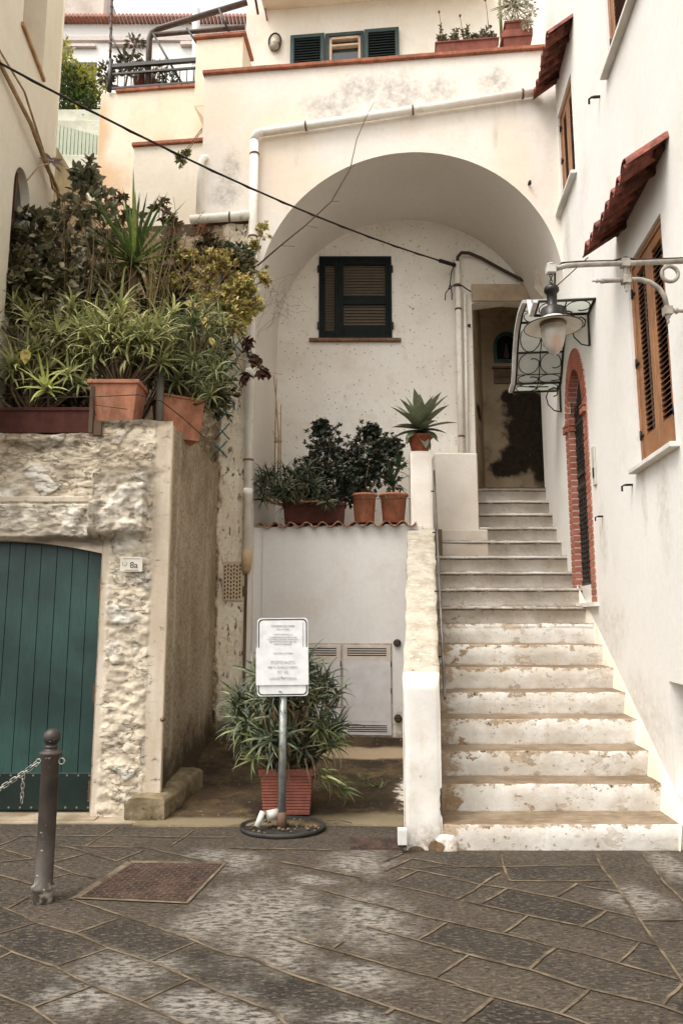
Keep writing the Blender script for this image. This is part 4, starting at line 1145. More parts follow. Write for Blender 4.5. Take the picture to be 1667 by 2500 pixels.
# house number plate
hn = thing('house_number_plate', (-1.77, 6.05, 2.05), 'small cream ceramic plate numbered 8a on the stone beside the green door', 'house number')
m = MB(); m.box(-1.865, -1.675, 6.045, 6.058, 1.99, 2.115); m.build('plate', flat('ceramic', (214, 206, 188), .3), hn, bevel=.003)
INK = flat('ink', (70, 66, 58), .6)
def text(txt, loc, size, mat, parent, rot=(R(90), 0, 0), align='CENTER', ext=.0006, name='lettering', sx=1.0):
    cu = bpy.data.curves.new(name, 'FONT'); cu.body = txt; cu.size = size; cu.extrude = ext; cu.align_x = align
    o = bpy.data.objects.new(name, cu); COL.objects.link(o)
    me = bpy.data.meshes.new_from_object(o.evaluated_get(bpy.context.evaluated_depsgraph_get()))
    bpy.data.objects.remove(o)
    q = parent; po = Vector((0, 0, 0))
    while q is not None: po = po + q.location; q = q.parent
    M = Matrix.Translation(Vector(loc) - po) @ Matrix.Rotation(rot[2], 4, 'Z') @ Matrix.Rotation(rot[0], 4, 'X') @ Matrix.Diagonal((sx, 1, 1, 1))
    me.transform(M)
    me.materials.clear(); me.materials.append(mat)
    o = bpy.data.objects.new(name, me); COL.objects.link(o); o.parent = parent
    return o
text('8a', (-1.748, 6.0435, 2.022), .075, INK, hn)
m = MB()
for zz, a, b in ((2.10, -1.84, -1.70), (2.004, -1.82, -1.71)): m.box(a, b, 6.043, 6.045, zz - .0015, zz + .0015)
m.tube([(-1.845, 6.0435, 2.07), (-1.84, 6.0435, 2.045), (-1.815, 6.0435, 2.04), (-1.808, 6.0435, 2.072)], .0016, 4)
m.build('printed_lines', INK, hn)

# kerb stone block at the corner
m = MB(); m.col = []
ks = thing('kerb_block', (-1.5, 6.3, 0), 'weathered mossy stone block lying at the foot of the garage corner', 'stone block')
bb = MB()
nx, ny, nz_ = 10, 22, 8
def kpt(u, v, w):
    x = -1.72 + .32 * u + .13 * v; y = 5.985 + .90 * v; z = -.01 + (.20 + .05 * v) * w
    q = V(x * 5, y * 5, z * 5)
    a = .02 * noise.fractal(q, 1, 2, 4)
    rx = (abs(2 * u - 1) ** 6) * (abs(2 * w - 1) ** 6) * .02
    return (x + a + (rx if u < .5 else -rx), y + .02 * noise.noise(q + V(4, 4, 4)) + (rx if v < .05 else 0), z + a * (1 if w > 0 else 0) - rx)
def gridf(fn, n, k, flip=False):
    b = len(bb.v)
    for i in range(n + 1):
        for j in range(k + 1): bb.v.append(fn(i / n, j / k))
    for i in range(n):
        for j in range(k):
            q = b + i * (k + 1) + j; f = [q, q + k + 1, q + k + 2, q + 1]
            bb.face(f[::-1] if flip else f, 0, True)
gridf(lambda a, b: kpt(a, 0, b), 12, 8); gridf(lambda a, b: kpt(a, b, 1), 12, 22); gridf(lambda a, b: kpt(1, a, b), 22, 8); gridf(lambda a, b: kpt(0, a, b), 22, 8, True)
bb.build('stone', plaster('kerb_stone', (140, 126, 100), (108, 94, 70), (92, 82, 56), big=5, fleck=.9, fleck_c=(72, 58, 40), bump=.9, grime=(0, .12), grime_c=(70, 58, 40)), ks)
m = MB(); m.lathe([(.012, 0), (.02, .01), (.02, .03), (.012, .04), (.0001, .042)], (-1.47, 6.11, .78), 10, rot=Matrix.Rotation(R(90), 3, 'X'))
tag(m.build('tap_stub', flat('brass', (120, 106, 80), .5, .5)), 'small brass pipe stub sticking out of the garage corner', 'pipe stub')

# pitted pier under the facade
pr = thing('stone_pier', (-1.3, 8.62, 0), 'tall pitted pale stone pier carrying the left end of the arch facade', 'pier')
PF = lambda x, z, w=0: FF(x, z, w + .02)
def pier_relief(x, z):
    r = .016 * noise.fractal(V(x * 3, z * 2, 4), 1, 2, 4) + .012 * noise.noise(V(x * 16, z * 9, 4))
    return r, (0, 0, 0, 1)
grid_face(PF, cols(-3.3, -1.14, .035), lambda x: (-.02, 6.62 + .03 * noise.noise(V(x * 6, 0, 0))), .04, pier_relief, 'masonry', PIT, pr)
m = MB(); m.fbox(PF, -3.3, -1.15, 6.50, 6.66, -.8, .0); m.build('top', flat('moss_top', (96, 80, 60), .95), pr)
m = MB(); m.fbox(PF, -1.145, -1.12, -.02, 6.6, -.1, .03); m.build('edge', rough_material('edge_brown', (132, 106, 80), (104, 82, 60), (150, 126, 98), (60, 46, 32), .6), pr)
# clay vent grille in the pier
vg = thing('vent_grille', PF(-1.28, 1.85, .03), 'pale clay vent panel full of small oval holes set in the pitted pier', 'vent')
m = MB(); m.fbox(PF, -1.40, -1.17, 1.81, 2.27, .012, .03); m.build('panel', plaster('vent_plaster', (206, 186, 156), (190, 168, 138), big=4), vg, bevel=.003)
for i in range(6):
    for j in range(9):
        m = MB(); c0 = PF(-1.378 + i * .036, 1.845 + j * .046 + (i % 2) * .012, .033)
        m.lathe([(.0105, -.002), (.0105, .001), (.0001, .001)], c0, 10, rot=Matrix.Rotation(R(90), 3, 'X') @ Matrix.Diagonal((.8, 1.55, 1)))
        if i == 0 and j == 0: hm = m
        else:
            b = len(hm.v); hm.v += m.v
            for f, mi, s_ in zip(m.f, m.m, m.sm): hm.face([b + k for k in f], mi, s_)
hm.build('holes', flat('vent_hole', (74, 52, 36), .9), vg)
# ================================================================ UPPER PARTS OF THE ARCH HOUSE
COPE = terracotta('coping_clay', (168, 106, 82), .74, 7)
def coping(F, x0, x1, z, parent, depth=.26, over=.05, th=.05):
    m = MB(); n = max(1, int((x1 - x0) / .33)); 
    for i in range(n):
        a = x0 + (x1 - x0) * i / n; b = x0 + (x1 - x0) * (i + 1) / n
        m.fbox(F, a + .001, b - .001, z + .0015 * (i % 3), z + th + .0015 * (i % 3), -depth, over)
    return m.build('clay_coping', COPE, parent, bevel=.004)
coping(FF, -1.85, 2.72, 8.80, ah)
UPW = plaster('upper_wall', (230, 224, 211), (224, 214, 197), (222, 209, 188), big=.6, streak=.2, fleck=.1, bump=.15)
UF = lambda x, z, w=0: FF(x, z, w - 1.5)
mb = MB()
ux = (-.93, .74, 10.0, 10.62)
polywall(mb, UF, [(-1.66, 8.0), (3.2, 8.0), (3.2, 12.5), (-1.66, 12.5)], [[(-.36, 10.0), (.17, 10.0), (.17, 10.58), (-.36, 10.58)]], .12)
mb.add([UF(-1.66, 8.0), UF(-1.66, 12.5), UF(-1.66, 12.5, -3), UF(-1.66, 8.0, -3)], [(0, 1, 2, 3)])
mb.build('upper_wall', UPW, ah)
m = MB(); m.fbox(UF, -1.38, 2.05, 11.16, 11.36, -.1, .62); m.build('balcony_slab', plaster('slab_white', (220, 206, 186), (206, 188, 164), big=1, streak=.2), ah, bevel=.01)
m = MB(); m.tube([UF(-1.46, 11.05, .05), UF(-1.52, 11.6, .5)], .02, 6); m.tube([UF(-1.32, 10.95, .03), UF(-1.36, 11.2, .03)], .012, 6); m.build('slab_bracket', painted('bracket_rust', (110, 62, 46), (80, 46, 36), .7), ah)
# green window with both shutters folded open
SH_G = painted('shutter_green', (38, 62, 56), (27, 46, 42), .5, 8)
wf = MB()
for a in ((-.40, -.34, 10.02, 10.60), (.15, .20, 10.02, 10.60), (-.40, .20, 10.58, 10.64)): wf.fbox(UF, *a, -.05, .03)
wfo = wf.build('window_frame', SH_G, ah, bevel=.004)
m = MB()
for a in ((-.34, -.30, 10.02, 10.58), (.11, .15, 10.02, 10.58), (-.34, .15, 10.54, 10.58), (-.30, .11, 10.42, 10.45), (-.30, .11, 10.0, 10.04)): m.fbox(UF, *a, -.07, .01)
m.build('casement', painted('pale_wood', (206, 182, 156), (186, 160, 132), .6), wfo)
GLASS = flat('dark_glass', (58, 62, 62), .12, 0, .6)
m = MB(); m.fbox(UF, -.34, .15, 10.0, 10.6, -.1, -.06); m.build('pane', GLASS, wfo)
for (a, b) in ((-.94, -.41), (.21, .74)):
    m = MB(); st = .06
    for c in ((a, a + st, 10.0, 10.62), (b - st, b, 10.0, 10.62), (a + st, b - st, 10.56, 10.62), (a + st, b - st, 10.0, 10.06)): m.fbox(UF, *c, .03, .07)
    s2 = m.build('shutter', SH_G, wfo, bevel=.003)
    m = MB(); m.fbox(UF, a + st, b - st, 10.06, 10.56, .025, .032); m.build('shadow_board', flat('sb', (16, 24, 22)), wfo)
    louvres(wfo, UF, a + st, b - st, 10.06, 10.56, .045, painted('louvre_green', (40, 58, 52), (28, 42, 38), .55), .032, .066)
# bay with corbel, rear wall and lower parapet
BY = lambda x, z, w=0: FF(x, z, w - .9)
LFT = plaster('left_plaster', (228, 217, 198), (222, 206, 181), (222, 201, 171), big=.8, streak=.3, streak_c=(176, 150, 120), fleck=.2, fleck_c=(140, 112, 88), bump=.25,
              stain=[(-3.7, 10, 7.9, .45, .5, .7), (-3.3, 10, 7.2, .6, .5, .6), (-3.8, 10, 9.0, .2, .5, .8), (-2.7, 10, 8.4, .2, .4, .5)], stain_c=(196, 152, 106), stain_w=.6, stain_a=.65)
m = MB(); m.fbox(BY, -2.26, -1.55, 9.08, 10.18, -.8, 0)
m.hexa([BY(-2.26, 9.08, -.6), BY(-1.75, 9.08, -.6), BY(-1.75, 9.08, 0), BY(-2.26, 9.08, 0), BY(-2.02, 8.76, -.6), BY(-1.75, 8.76, -.6), BY(-1.75, 8.76, -.02), BY(-2.02, 8.76, -.02)])
m.build('bay', LFT, ah, bevel=.006)
coping(BY, -2.29, -1.5, 10.18, ah, .5)
RB = lambda x, z, w=0: FF(x, z, w - 1.25)
m = MB(); m.fbox(RB, -3.87, -1.6, 3.1, 9.70, -3.0, 0); m.build('rear_wall', LFT, ah, bevel=.01)
coping(RB, -3.62, -2.22, 9.68, ah, .3, .04)
LP = lambda x, z, w=0: FF(x, z, w - .5)
m = MB(); m.fbox(LP, -2.98, -1.80, 3.1, 8.19, -.7, 0); m.build('lower_parapet', plaster('lower_parapet', (228, 220, 204), (220, 208, 188), big=1, streak=.3, fleck=.35), ah, bevel=.006)
coping(LP, -3.0, -1.84, 8.19, ah, .3, .04)
m = MB(); m.fbox(LP, -1.96, -1.86, 8.32, 8.50, .0, .08); tag(m.build('meter_box', flat('black_box', (34, 30, 28)), bevel=.004), 'small black box on the wall tucked under the corbel of the bay', 'box')

# wall lantern upstairs
wl = thing('bulkhead_lamp', UF(-1.19, 10.55, 0), 'small oval wall lamp beside the green shuttered window upstairs', 'wall lamp')
m = MB(); m.lathe([(.0001, 0), (.07, .0), (.075, .03), (.0001, .05)], UF(-1.19, 10.56, .0), 20, rot=Matrix.Rotation(R(90), 3, 'X') @ Matrix.Diagonal((1, 1.6, 1))); m.build('glass', flat('lamp_cream', (206, 196, 172), .4), wl)
m = MB()
ptsl = [UF(-1.19 + .095 * math.cos(t), 10.56 + .15 * math.sin(t) * (1 if math.sin(t) > 0 else 1), .03) for t in [2 * math.pi * k / 28 for k in range(29)]]
m.tube(ptsl, .014, 6); m.fbox(UF, -1.27, -1.11, 10.49, 10.52, .03, .07); m.build('cage', flat('lamp_bronze', (62, 50, 40), .5, .4), wl)
m = MB(); m.lathe([(.0001, .04), (.06, .035), (.08, 0)], UF(-1.19, 10.46, .06), 16, rot=Matrix.Rotation(R(90), 3, 'X')); m.build('hood', flat('lamp_hood', (150, 140, 120), .5), wl)

# terrace railing and pergola frame
RAILM = painted('railing_paint', (44, 40, 34), (30, 28, 24), .55, 12, rust=.25, rust_c=(96, 62, 44))
ra_ = thing('terrace_railing', RB(-3.0, 9.72, -.05), 'dark iron railing round the upper left terrace', 'railing')
m = MB(); m.tube([RB(-3.72, 9.70, .03), RB(-3.72, 10.25, .03)], .035, 8); m.build('post', RAILM, ra_)
m = MB(); m.fbox(RB, -3.72, -2.28, 10.10, 10.16, -.0, .05); m.fbox(RB, -3.72, -2.28, 9.98, 10.01, .01, .04); m.fbox(RB, -3.72, -2.28, 9.735, 9.765, .01, .04); m.build('rails', RAILM, ra_)
for k in range(12):
    x = -3.60 + k * .11; m = MB(); m.tube([RB(x, 9.75, .025), RB(x, 10.0, .025)], .008, 5); m.build('baluster', RAILM, ra_)
pg = thing('pergola_frame', RB(-3.1, 9.75, -.1), 'rust-brown tubular pergola frame rising over the upper left terrace', 'pergola')
PBR = painted('pergola_brown', (86, 66, 54), (62, 48, 40), .6, 12)
m = MB(); m.tube([RB(-3.14, 9.7, -.05), RB(-3.15, 10.62, -.05), RB(-3.12, 10.74, -.05), RB(-3.03, 10.80, -.05), RB(-1.6, 11.14, -.05)], .045, 10); m.build('main_tube', PBR, pg)
m = MB(); m.tube([RB(-3.14, 10.70, -.05), RB(-1.63, 10.70, -.05)], .035, 8); m.build('cross_tube', PBR, pg)
for a, b in (((-3.07, 10.66), (-2.58, 9.76)), ((-2.53, 10.70), (-2.33, 10.38)), ((-2.03, 11.0), (-1.86, 10.58)), ((-3.76, 10.7), (-3.53, 10.26))):
    m = MB(); m.tube([RB(a[0], a[1], .02), RB(b[0], b[1], .02)], .018, 6); m.build('brace', RAILM, pg)
m = MB(); P = [RB(-3.75 - .03 * k / 10, 10.3 + 1.3 * k / 10, .0) for k in range(11)]; m.tube(P, .02, 6)
for k in range(8): m.torus(P[k + 1] if k < 9 else P[-1], .022, .006, n=8, m=5)
tag(m.build('roped_pole', PBR), 'thin dark pole wound with pale rope at the terrace corner', 'pole')
m = MB(); m.tube([RB(-2.72, 9.7, -1.2), RB(-2.80, 12.2, -1.2)], .07, 12); m.torus(RB(-2.76, 11.1, -1.2), .072, .01, n=12, m=5)
tag(m.build('flue_pipe', flat('flue_grey', (190, 190, 184), .5)), 'pale grey vertical pipe standing behind the pergola frame', 'pipe')

# ================================================================ RAINWATER PIPES
PIPE = plaster('white_pipe', (240, 234, 222), (232, 224, 210), (218, 206, 186), big=3, streak=.2, fleck=.25, bump=.05)
BRK = painted('clamp_rust', (120, 92, 70), (84, 62, 46), .6, rust=.6)
def clamp(parent, c, axis, r):
    m = MB(); rot = Vector((0, 0, 1)).rotation_difference(Vector(axis)).to_matrix()
    m.lathe([(r, -.012), (r + .006, -.012), (r + .006, .012), (r, .012)], c, 16, rot=rot); m.build('clamp', BRK, parent)
dp = thing('downpipe', FF(-1.12, 2.1, .07), 'long white downpipe running along the facade and down beside the pitted pier', 'downpipe')
P0 = [FF(2.50, 8.17, .07), FF(-1.02, 7.86, .07), FF(-1.10, 7.84, .075), FF(-1.12, 7.74, .075), FF(-1.12, 6.6, .075), FF(-1.115, 2.25, .075)]
m = MB(); m.tube(P0[:2], .052, 14); m.build('sloping_run', PIPE, dp)
m = MB(); m.tube([P0[1], P0[2], P0[3]], .056, 14); m.build('elbow', PIPE, dp)
m = MB(); m.tube(P0[3:6], .055, 14); m.build('vertical_run', PIPE, dp)
m = MB(); m.tube([FF(-1.115, 2.42, .075), FF(-1.115, 2.25, .078), FF(-1.12, 2.19, .06), FF(-1.14, 2.15, .03)], [.062, .062, .055, .04], 14); m.build('shoe', plaster('shoe_tan', (196, 172, 136), (170, 144, 108), big=5, fleck=.4), dp)
for t in (.06, .45, .84): clamp(dp, P0[0].lerp(P0[1], t), P0[1] - P0[0], .054)
for z in (7.55, 6.4, 5.0, 3.5): clamp(dp, FF(-1.118, z, .075), (0, 0, 1), .056)
for z in (6.1, 4.6, 3.1):
    m = MB(); m.lathe([(.055, -.05), (.06, -.05), (.06, .05), (.055, .05)], FF(-1.117, z, .075), 16); m.build('collar', PIPE, dp)
bp = thing('branch_pipe', FF(-1.5, 6.68, .1), 'short thick white pipe lying level on top of the mossy pier', 'pipe')
m = MB(); m.tube([FF(-1.16, 6.70, .08), FF(-1.93, 6.68, .08)], .058, 14); m.build('run', PIPE, bp)
clamp(bp, FF(-1.42, 6.69, .08), (1, 0, 0), .06); 
m = MB(); m.lathe([(.058, -.04), (.066, -.04), (.066, .04), (.058, .04)], FF(-1.24, 6.70, .08), 16, rot=Matrix.Rotation(R(90), 3, 'Y')); m.build('collar', PIPE, bp)
m = MB(); m.tube([FF(-1.83, 6.75, .07), FF(-1.83, 7.45, .07), FF(-1.80, 7.56, .06), FF(-1.78, 7.60, .0)], .04, 10)
tag(m.build('thin_pipe', PIPE), 'slim white pipe rising at the left edge of the arch facade', 'pipe')
# twin pipes by the dark doorway
tp = thing('cable_conduit', (1.70, 9.86, 3.8), 'white pipe beside the dark doorway with a black hose curving out of its top', 'conduit')
m = MB(); m.tube([(1.685, 9.88, 3.80), (1.70, 9.88, 6.78)], .042, 12); m.build('pipe', PIPE, tp)
m = MB(); m.tube([(1.775, 9.90, 3.80), (1.80, 9.90, 6.30)], .022, 10); m.build('thin_pipe', PIPE, tp)
HOSE = flat('hose_dark', (66, 52, 42), .7)
m = MB(); H = [(1.70, 9.88, 6.74), (1.705, 9.87, 6.86), (1.76, 9.86, 6.92), (1.87, 9.86, 6.915), (2.05, 9.87, 6.84), (2.35, 9.87, 6.66), (2.62, 9.86, 6.50), (2.80, 9.84, 6.42), (2.86, 9.82, 6.35)]
m.tube(H, .024, 10); m.build('hose', HOSE, tp)
for z in (4.15, 6.05, 6.42): clamp(tp, V(1.695, 9.88, z), (0, 0, 1), .044)
m = MB(); W_ = [(1.64, 9.86, 6.70), (1.60, 9.84, 6.6), (1.58, 9.84, 6.42), (1.55, 9.84, 6.33), (1.51, 9.84, 6.28), (1.50, 9.84, 6.17)]; m.tube(W_, .008, 5); m.tube([(1.58, 9.84, 6.42), (1.60, 9.84, 6.30), (1.60, 9.84, 6.18)], .008, 5)
m.tube([(1.56, 9.84, 6.34), (1.63, 9.83, 6.40), (1.75, 9.83, 6.39), (1.88, 9.84, 6.30)], .010, 5); m.build('loose_wires', flat('wire', (28, 24, 22), .6), tp)

# flashing flap at the vault edge (broken sheet)
m = MB(); pl = [(2.62, 9.2, 6.05), (2.70, 9.2, 6.75), (2.76, 9.22, 6.6), (2.85, 9.3, 6.0), (2.80, 9.25, 5.85)]
b = len(m.v)
for p in pl: m.v.append(p)
for p in pl: m.v.append((p[0] + .01, p[1] + .03, p[2]))
m.face([0, 1, 2, 3, 4]); m.face([9, 8, 7, 6, 5])
for i in range(5): m.face([i, (i + 1) % 5, 5 + (i + 1) % 5, 5 + i])
tag(m.build('sheet_flap', plaster('flap', (206, 194, 176), (170, 152, 130), big=5, fleck=.6)), 'torn pointed sheet standing up above the glass door canopy', 'sheet flap')

# ================================================================ SHRINE AND PLAQUE IN THE PASSAGE
SH = plane_y(11.29)
sn = thing('wall_shrine', (2.71, 11.2, 5.76), 'small arched wall shrine with blue-green frame in the dark passage', 'shrine')
m = MB(); outer = [(p[0], p[1]) for p in arch_pts(2.715, 6.07, .21, 5.76, 16)]; inner = [(p[0], p[1]) for p in arch_pts(2.715, 6.06, .165, 5.81, 16)]
k = len(outer)
for L, w in ((outer, .03), (inner, .03), (outer, .0), (inner, -.02)):
    for p in L: m.v.append(tuple(SH(p[0], p[1], w)))
for i in range(k):
    j = (i + 1) % k
    m.face([i, j, k + j, k + i]); m.face([2 * k + i, 2 * k + j, j, i]); m.face([k + i, k + j, 3 * k + j, 3 * k + i])
m.build('frame', painted('teal_frame', (46, 92, 92), (34, 70, 70), .5), sn)
m = MB()
for p in inner: m.v.append(tuple(SH(p[0], p[1], .004)))
m.face(list(range(k))); m.build('glass', flat('shrine_glass', (20, 22, 22), .15, 0, .6), sn)
m = MB(); m.lathe([(.04, 0), (.045, .05), (.03, .14), (.018, .18), (.028, .22), (.0001, .26)], (2.71, 11.27, 5.83), 10, sy=.3); m.build('statuette', flat('statuette', (78, 74, 68)), sn)
pq = thing('street_plaque', (2.73, 11.25, 5.4), 'weathered stone name plaque under the arched shrine in the passage', 'plaque')
m = MB(); m.fbox(SH, 2.49, 2.98, 5.40, 5.64, .002, .03); m.fbox(SH, 2.46, 3.0, 5.65, 5.68, .002, .06); m.build('slab', plaster('plaque_stone', (124, 104, 84), (104, 86, 68), big=4), pq, bevel=.005)
PI = flat('plaque_ink', (52, 36, 28), .8)
text('VIA', (2.73, 11.255, 5.565), .06, PI, pq); text('GIOVANNI XXIII', (2.735, 11.255, 5.48), .072, PI, pq, sx=.9)

# ================================================================ GLASS CANOPY OVER THE BRICK DOOR
cn = thing('glass_canopy', RF(7.8, 4.7, .3), 'wrought-iron canopy with milky glass and scrolls over the brick doorway', 'canopy')
MILK = NT('milky_glass'); c = MILK.mix(MILK.noise(6, 4), lin((222, 223, 218)), lin((204, 205, 199)))
MILK.done(c, .25, None, .5)
tr = MILK.n('ShaderNodeBsdfTranslucent'); MILK.l(c, tr.inputs[0]); mx = MILK.n('ShaderNodeMixShader'); mx.inputs[0].default_value = .7
MILK.l(MILK.bs.outputs[0], mx.inputs[1]); MILK.l(tr.outputs[0], mx.inputs[2]); MILK.l(mx.outputs[0], MILK.out.inputs[0]); MILK = MILK.mat
PR = [(6.84, 4.79), (7.12, 4.76), (7.24, 4.97), (7.52, 5.10), (7.88, 5.12), (8.18, 5.02), (8.38, 4.83), (8.52, 4.60), (8.60, 4.51), (8.84, 4.48)]
def CP(s_, t, dz=0):       # s_ = position along the barrel profile (index in PR), t = 0 wall .. 1 outer edge
    k = min(int(s_), len(PR) - 2); f = s_ - k; a, b = PR[k], PR[k + 1]
    nx_, nz_ = -(b[1] - a[1]), b[0] - a[0]; l = math.hypot(nx_, nz_)
    return RF(a[0] + (b[0] - a[0]) * f + nx_ / l * dz, a[1] + (b[1] - a[1]) * f + nz_ / l * dz, .56 * t)
CI = painted('canopy_iron', (52, 46, 40), (36, 32, 28), .5, metal=.3)
m = MB()
for q in (0, 1, 3, 4.5, 6, 8, 9): m.tube([CP(q, t / 2) for t in range(3)], .014, 6)
for t in (0.02, 1): m.tube([CP(q / 4, t) for q in range(37)], .014, 6)
m.build('frame', CI, cn)
m = MB()
for q in range(36):
    a, b = q / 4, (q + 1) / 4
    m.hexa([CP(a, 0, .016), CP(b, 0, .016), CP(b, 1, .016), CP(a, 1, .016), CP(a, 0, .022), CP(b, 0, .022), CP(b, 1, .022), CP(a, 1, .022)])
m.build('glass', MILK, cn)
m = MB()
for q in range(36):
    a, b = q / 4, (q + 1) / 4
    m.hexa([CP(a, 1.02, -.01), CP(b, 1.02, -.01), CP(b, 1.10, -.01), CP(a, 1.10, -.01), CP(a, 1.02, .024), CP(b, 1.02, .024), CP(b, 1.10, .024), CP(a, 1.10, .024)])
m.build('edge_strip', flat('strip_white', (214, 212, 206), .5), cn)
m = MB()
def arc_len(a, b): return (b - a)
def scroll(m, sc, tc, rs, rt, flip=1, n=18):
    P = []
    for k in range(n + 1):
        a = 2 * math.pi * k / n * .88 + .35; sh = 1 if k < n - 3 else 1 - .18 * (k - n + 3)
        P.append(CP(sc + rs * math.cos(a) * flip * sh, tc + rt * math.sin(a) * sh, -.004))
    m.tube(P, .0065, 4, cap=False)
for (a, b, two) in ((0, 1, 0), (1, 3, 1), (3, 4.5, 1), (4.5, 6, 0), (6, 8, 1), (8, 9, 0)):
    rows = ((a, (a + b) / 2), ((a + b) / 2, b)) if two else ((a, b),)
    for (p, q) in rows:
        for tc in (.27, .74): scroll(m, (p + q) / 2, tc, (q - p) / 2 * .94, .22, 1 if tc < .5 else -1)
    if two: m.tube([CP((a + b) / 2, t / 4, -.004) for t in range(5)], .006, 5)
m.tube([CP(q / 4, .505, -.004) for q in range(37)], .007, 5)
m.build('scrollwork', CI, cn)
for y, zt in ((7.10, 4.76), (8.62, 4.50)):        # brackets under the ends
    m = MB(); z = zt
    m.tube([RF(y, z, .02), RF(y, z - .36, .02)], .012, 6); m.tube([RF(y, z - .36, .02), RF(y, z - .34, .10), RF(y, z - .26, .17), RF(y, z - .16, .19), RF(y, z - .07, .15), RF(y, z - .04, .09), RF(y, z - .08, .045), RF(y, z - .14, .06), RF(y, z - .16, .10)], .008, 5)
    m.tube([RF(y, z - .03, .16), RF(y, z - .03, .36), RF(y, z - .01, .54)], .008, 5)
    m.build('bracket', CI, cn)
m = MB(); m.tube([RF(7.05, 5.35, .0), RF(7.0, 4.93, .45)], .006, 5); m.build('stay_rod', CI, cn)

# ================================================================ STREET LAMP ON ITS BRACKET
sl = thing('street_lamp', (2.36, 4.8, 4.1), 'old grey wall-bracket street lamp with enamel shade hanging over the stairs', 'street lamp')
LY = 4.8
GAL = painted('peeling_grey', (158, 150, 138), (122, 114, 103), .55, 14, rust=.56, rust_c=(84, 66, 54))
LB = painted('lamp_black', (46, 42, 38), (28, 26, 24), .35, 10, metal=.4)
def L_(x, z, dy=0): return V(x, LY + dy, z)
m = MB(); m.tube([L_(2.50, 4.128), L_(2.02, 4.108), L_(1.75, 4.10), L_(1.60, 4.09), L_(1.515, 4.065)], .019, 10); m.build('upper_arm', GAL, sl)
m = MB(); m.tube([L_(2.02, 3.985), L_(2.12, 3.985), L_(2.19, 3.965), L_(2.25, 3.92), L_(2.285, 3.86), L_(2.30, 3.76)], .018, 10); m.tube([L_(2.02, 3.985), L_(1.86, 3.975)], [.019, .017], 8)
m.lathe([(.0001, -.07), (.008, -.06), (.006, -.045), (.016, -.03), (.008, -.015), (.018, 0), (.018, .02)][::1], L_(1.845, 3.974), 10, rot=Matrix.Rotation(R(90), 3, 'Y')); m.build('lower_arm', GAL, sl)
m = MB(); m.torus(L_(2.335, 4.028), .058, .014, rot=Matrix.Rotation(R(90), 3, 'X')); m.build('ring', GAL, sl)
m = MB()
for (x, z) in ((2.02, 4.108), (2.02, 3.985)): m.box(x - .028, x + .028, LY - .028, LY + .028, z - .03, z + .03)
m.tube([L_(2.02, 4.14), L_(2.02, 3.93)], .014, 8); m.lathe([(.0001, -.07), (.012, -.055), (.006, -.045), (.016, -.03), (.016, 0)], L_(2.02, 3.955), 8); m.build('joint', GAL, sl); m = MB(); m.box(2.272, 2.328, LY - .028, LY + .028, 3.72, 3.78); m.lathe([(.0001, -.08), (.012, -.06), (.006, -.045), (.018, -.03), (.018, 0)], L_(2.30, 3.73), 8)
m.tube([L_(2.30, 3.75), L_(2.49, 3.75)], .014, 8); m.lathe([(.012, 0), (.024, .012), (.012, .024), (.024, .04), (.012, .055)], L_(2.325, 3.75), 8, rot=Matrix.Rotation(R(90), 3, 'Y'))
m.build('joint', GAL, sl)
m = MB(); m.box(2.475, 2.50, LY - .05, LY + .05, 3.62, 4.22); m.build('wall_plate', GAL, sl, bevel=.004)
m = MB(); m.tube([L_(2.49, 4.15), L_(2.1, 4.135, -.0), L_(2.03, 4.155), L_(1.94, 4.128), L_(1.7, 4.122), L_(1.57, 4.112), L_(1.52, 4.06), L_(1.515, 3.97), L_(1.51, 3.92)], .007, 6); m.build('supply_cable', flat('cable_black', (26, 24, 23), .5), sl)
cx_ = 1.488
m = MB(); m.box(cx_ - .03, cx_ + .035, LY - .03, LY + .03, 4.03, 4.09); m.lathe([(.035, 0), (.03, .012), (.0001, .025)], (cx_, LY, 4.09), 12); m.build('arm_cap', flat('cap_pale', (196, 192, 182), .5), sl, bevel=.004)
m = MB()
for k in range(3): m.torus((cx_, LY, 4.015 - k * .022), .010, .0035, rot=Matrix.Rotation(R(90), 3, 'X') @ Matrix.Rotation(R(90 * (k % 2)), 3, 'Y'), n=12, m=5)
m.build('hanging_chain', LB, sl)
m = MB(); m.lathe([(.0001, 3.955), (.020, 3.95), (.030, 3.935), (.045, 3.93), (.052, 3.915), (.052, 3.895), (.044, 3.885), (.036, 3.88), (.034, 3.79), (.038, 3.785), (.058, 3.775), (.078, 3.765), (.080, 3.70), (.084, 3.69)], (cx_, LY, 0), 28); m.build('housing', LB, sl)
m = MB(); m.lathe([(.08, 3.698), (.10, 3.675), (.14, 3.658), (.19, 3.640), (.200, 3.628), (.194, 3.628), (.14, 3.645), (.10, 3.658), (.075, 3.665)], (cx_, LY, 0), 40)
m.build('shade', painted('enamel_shade', (206, 200, 186), (190, 182, 166), .35, 10, rust=.3, rust_c=(150, 96, 60)), sl)
m = MB(); m.torus((cx_, LY, 3.630), .199, .0045, n=40, m=6); m.build('shade_rim', LB, sl)
GL = NT('frosted_globe'); c = GL.mix(GL.step(GL.noise(9, 3), .35, .65), lin((196, 188, 174)), lin((178, 168, 152)))
c = GL.mix(GL.blobs([(1.40, 4.42, 3.37, .035, .06, .05)], .3, 12, .5), c, lin((196, 164, 144)))
GL.done(c, .2, None, .5); GL.bs.inputs['Transmission Weight'].default_value = .25; GL = GL.mat
m = MB(); m.lathe([(.078, 3.668), (.084, 3.64), (.085, 3.60), (.078, 3.54), (.060, 3.48), (.032, 3.440), (.0001, 3.428)][::-1], (cx_, LY, 0), 28); m.build('globe', GL, sl)
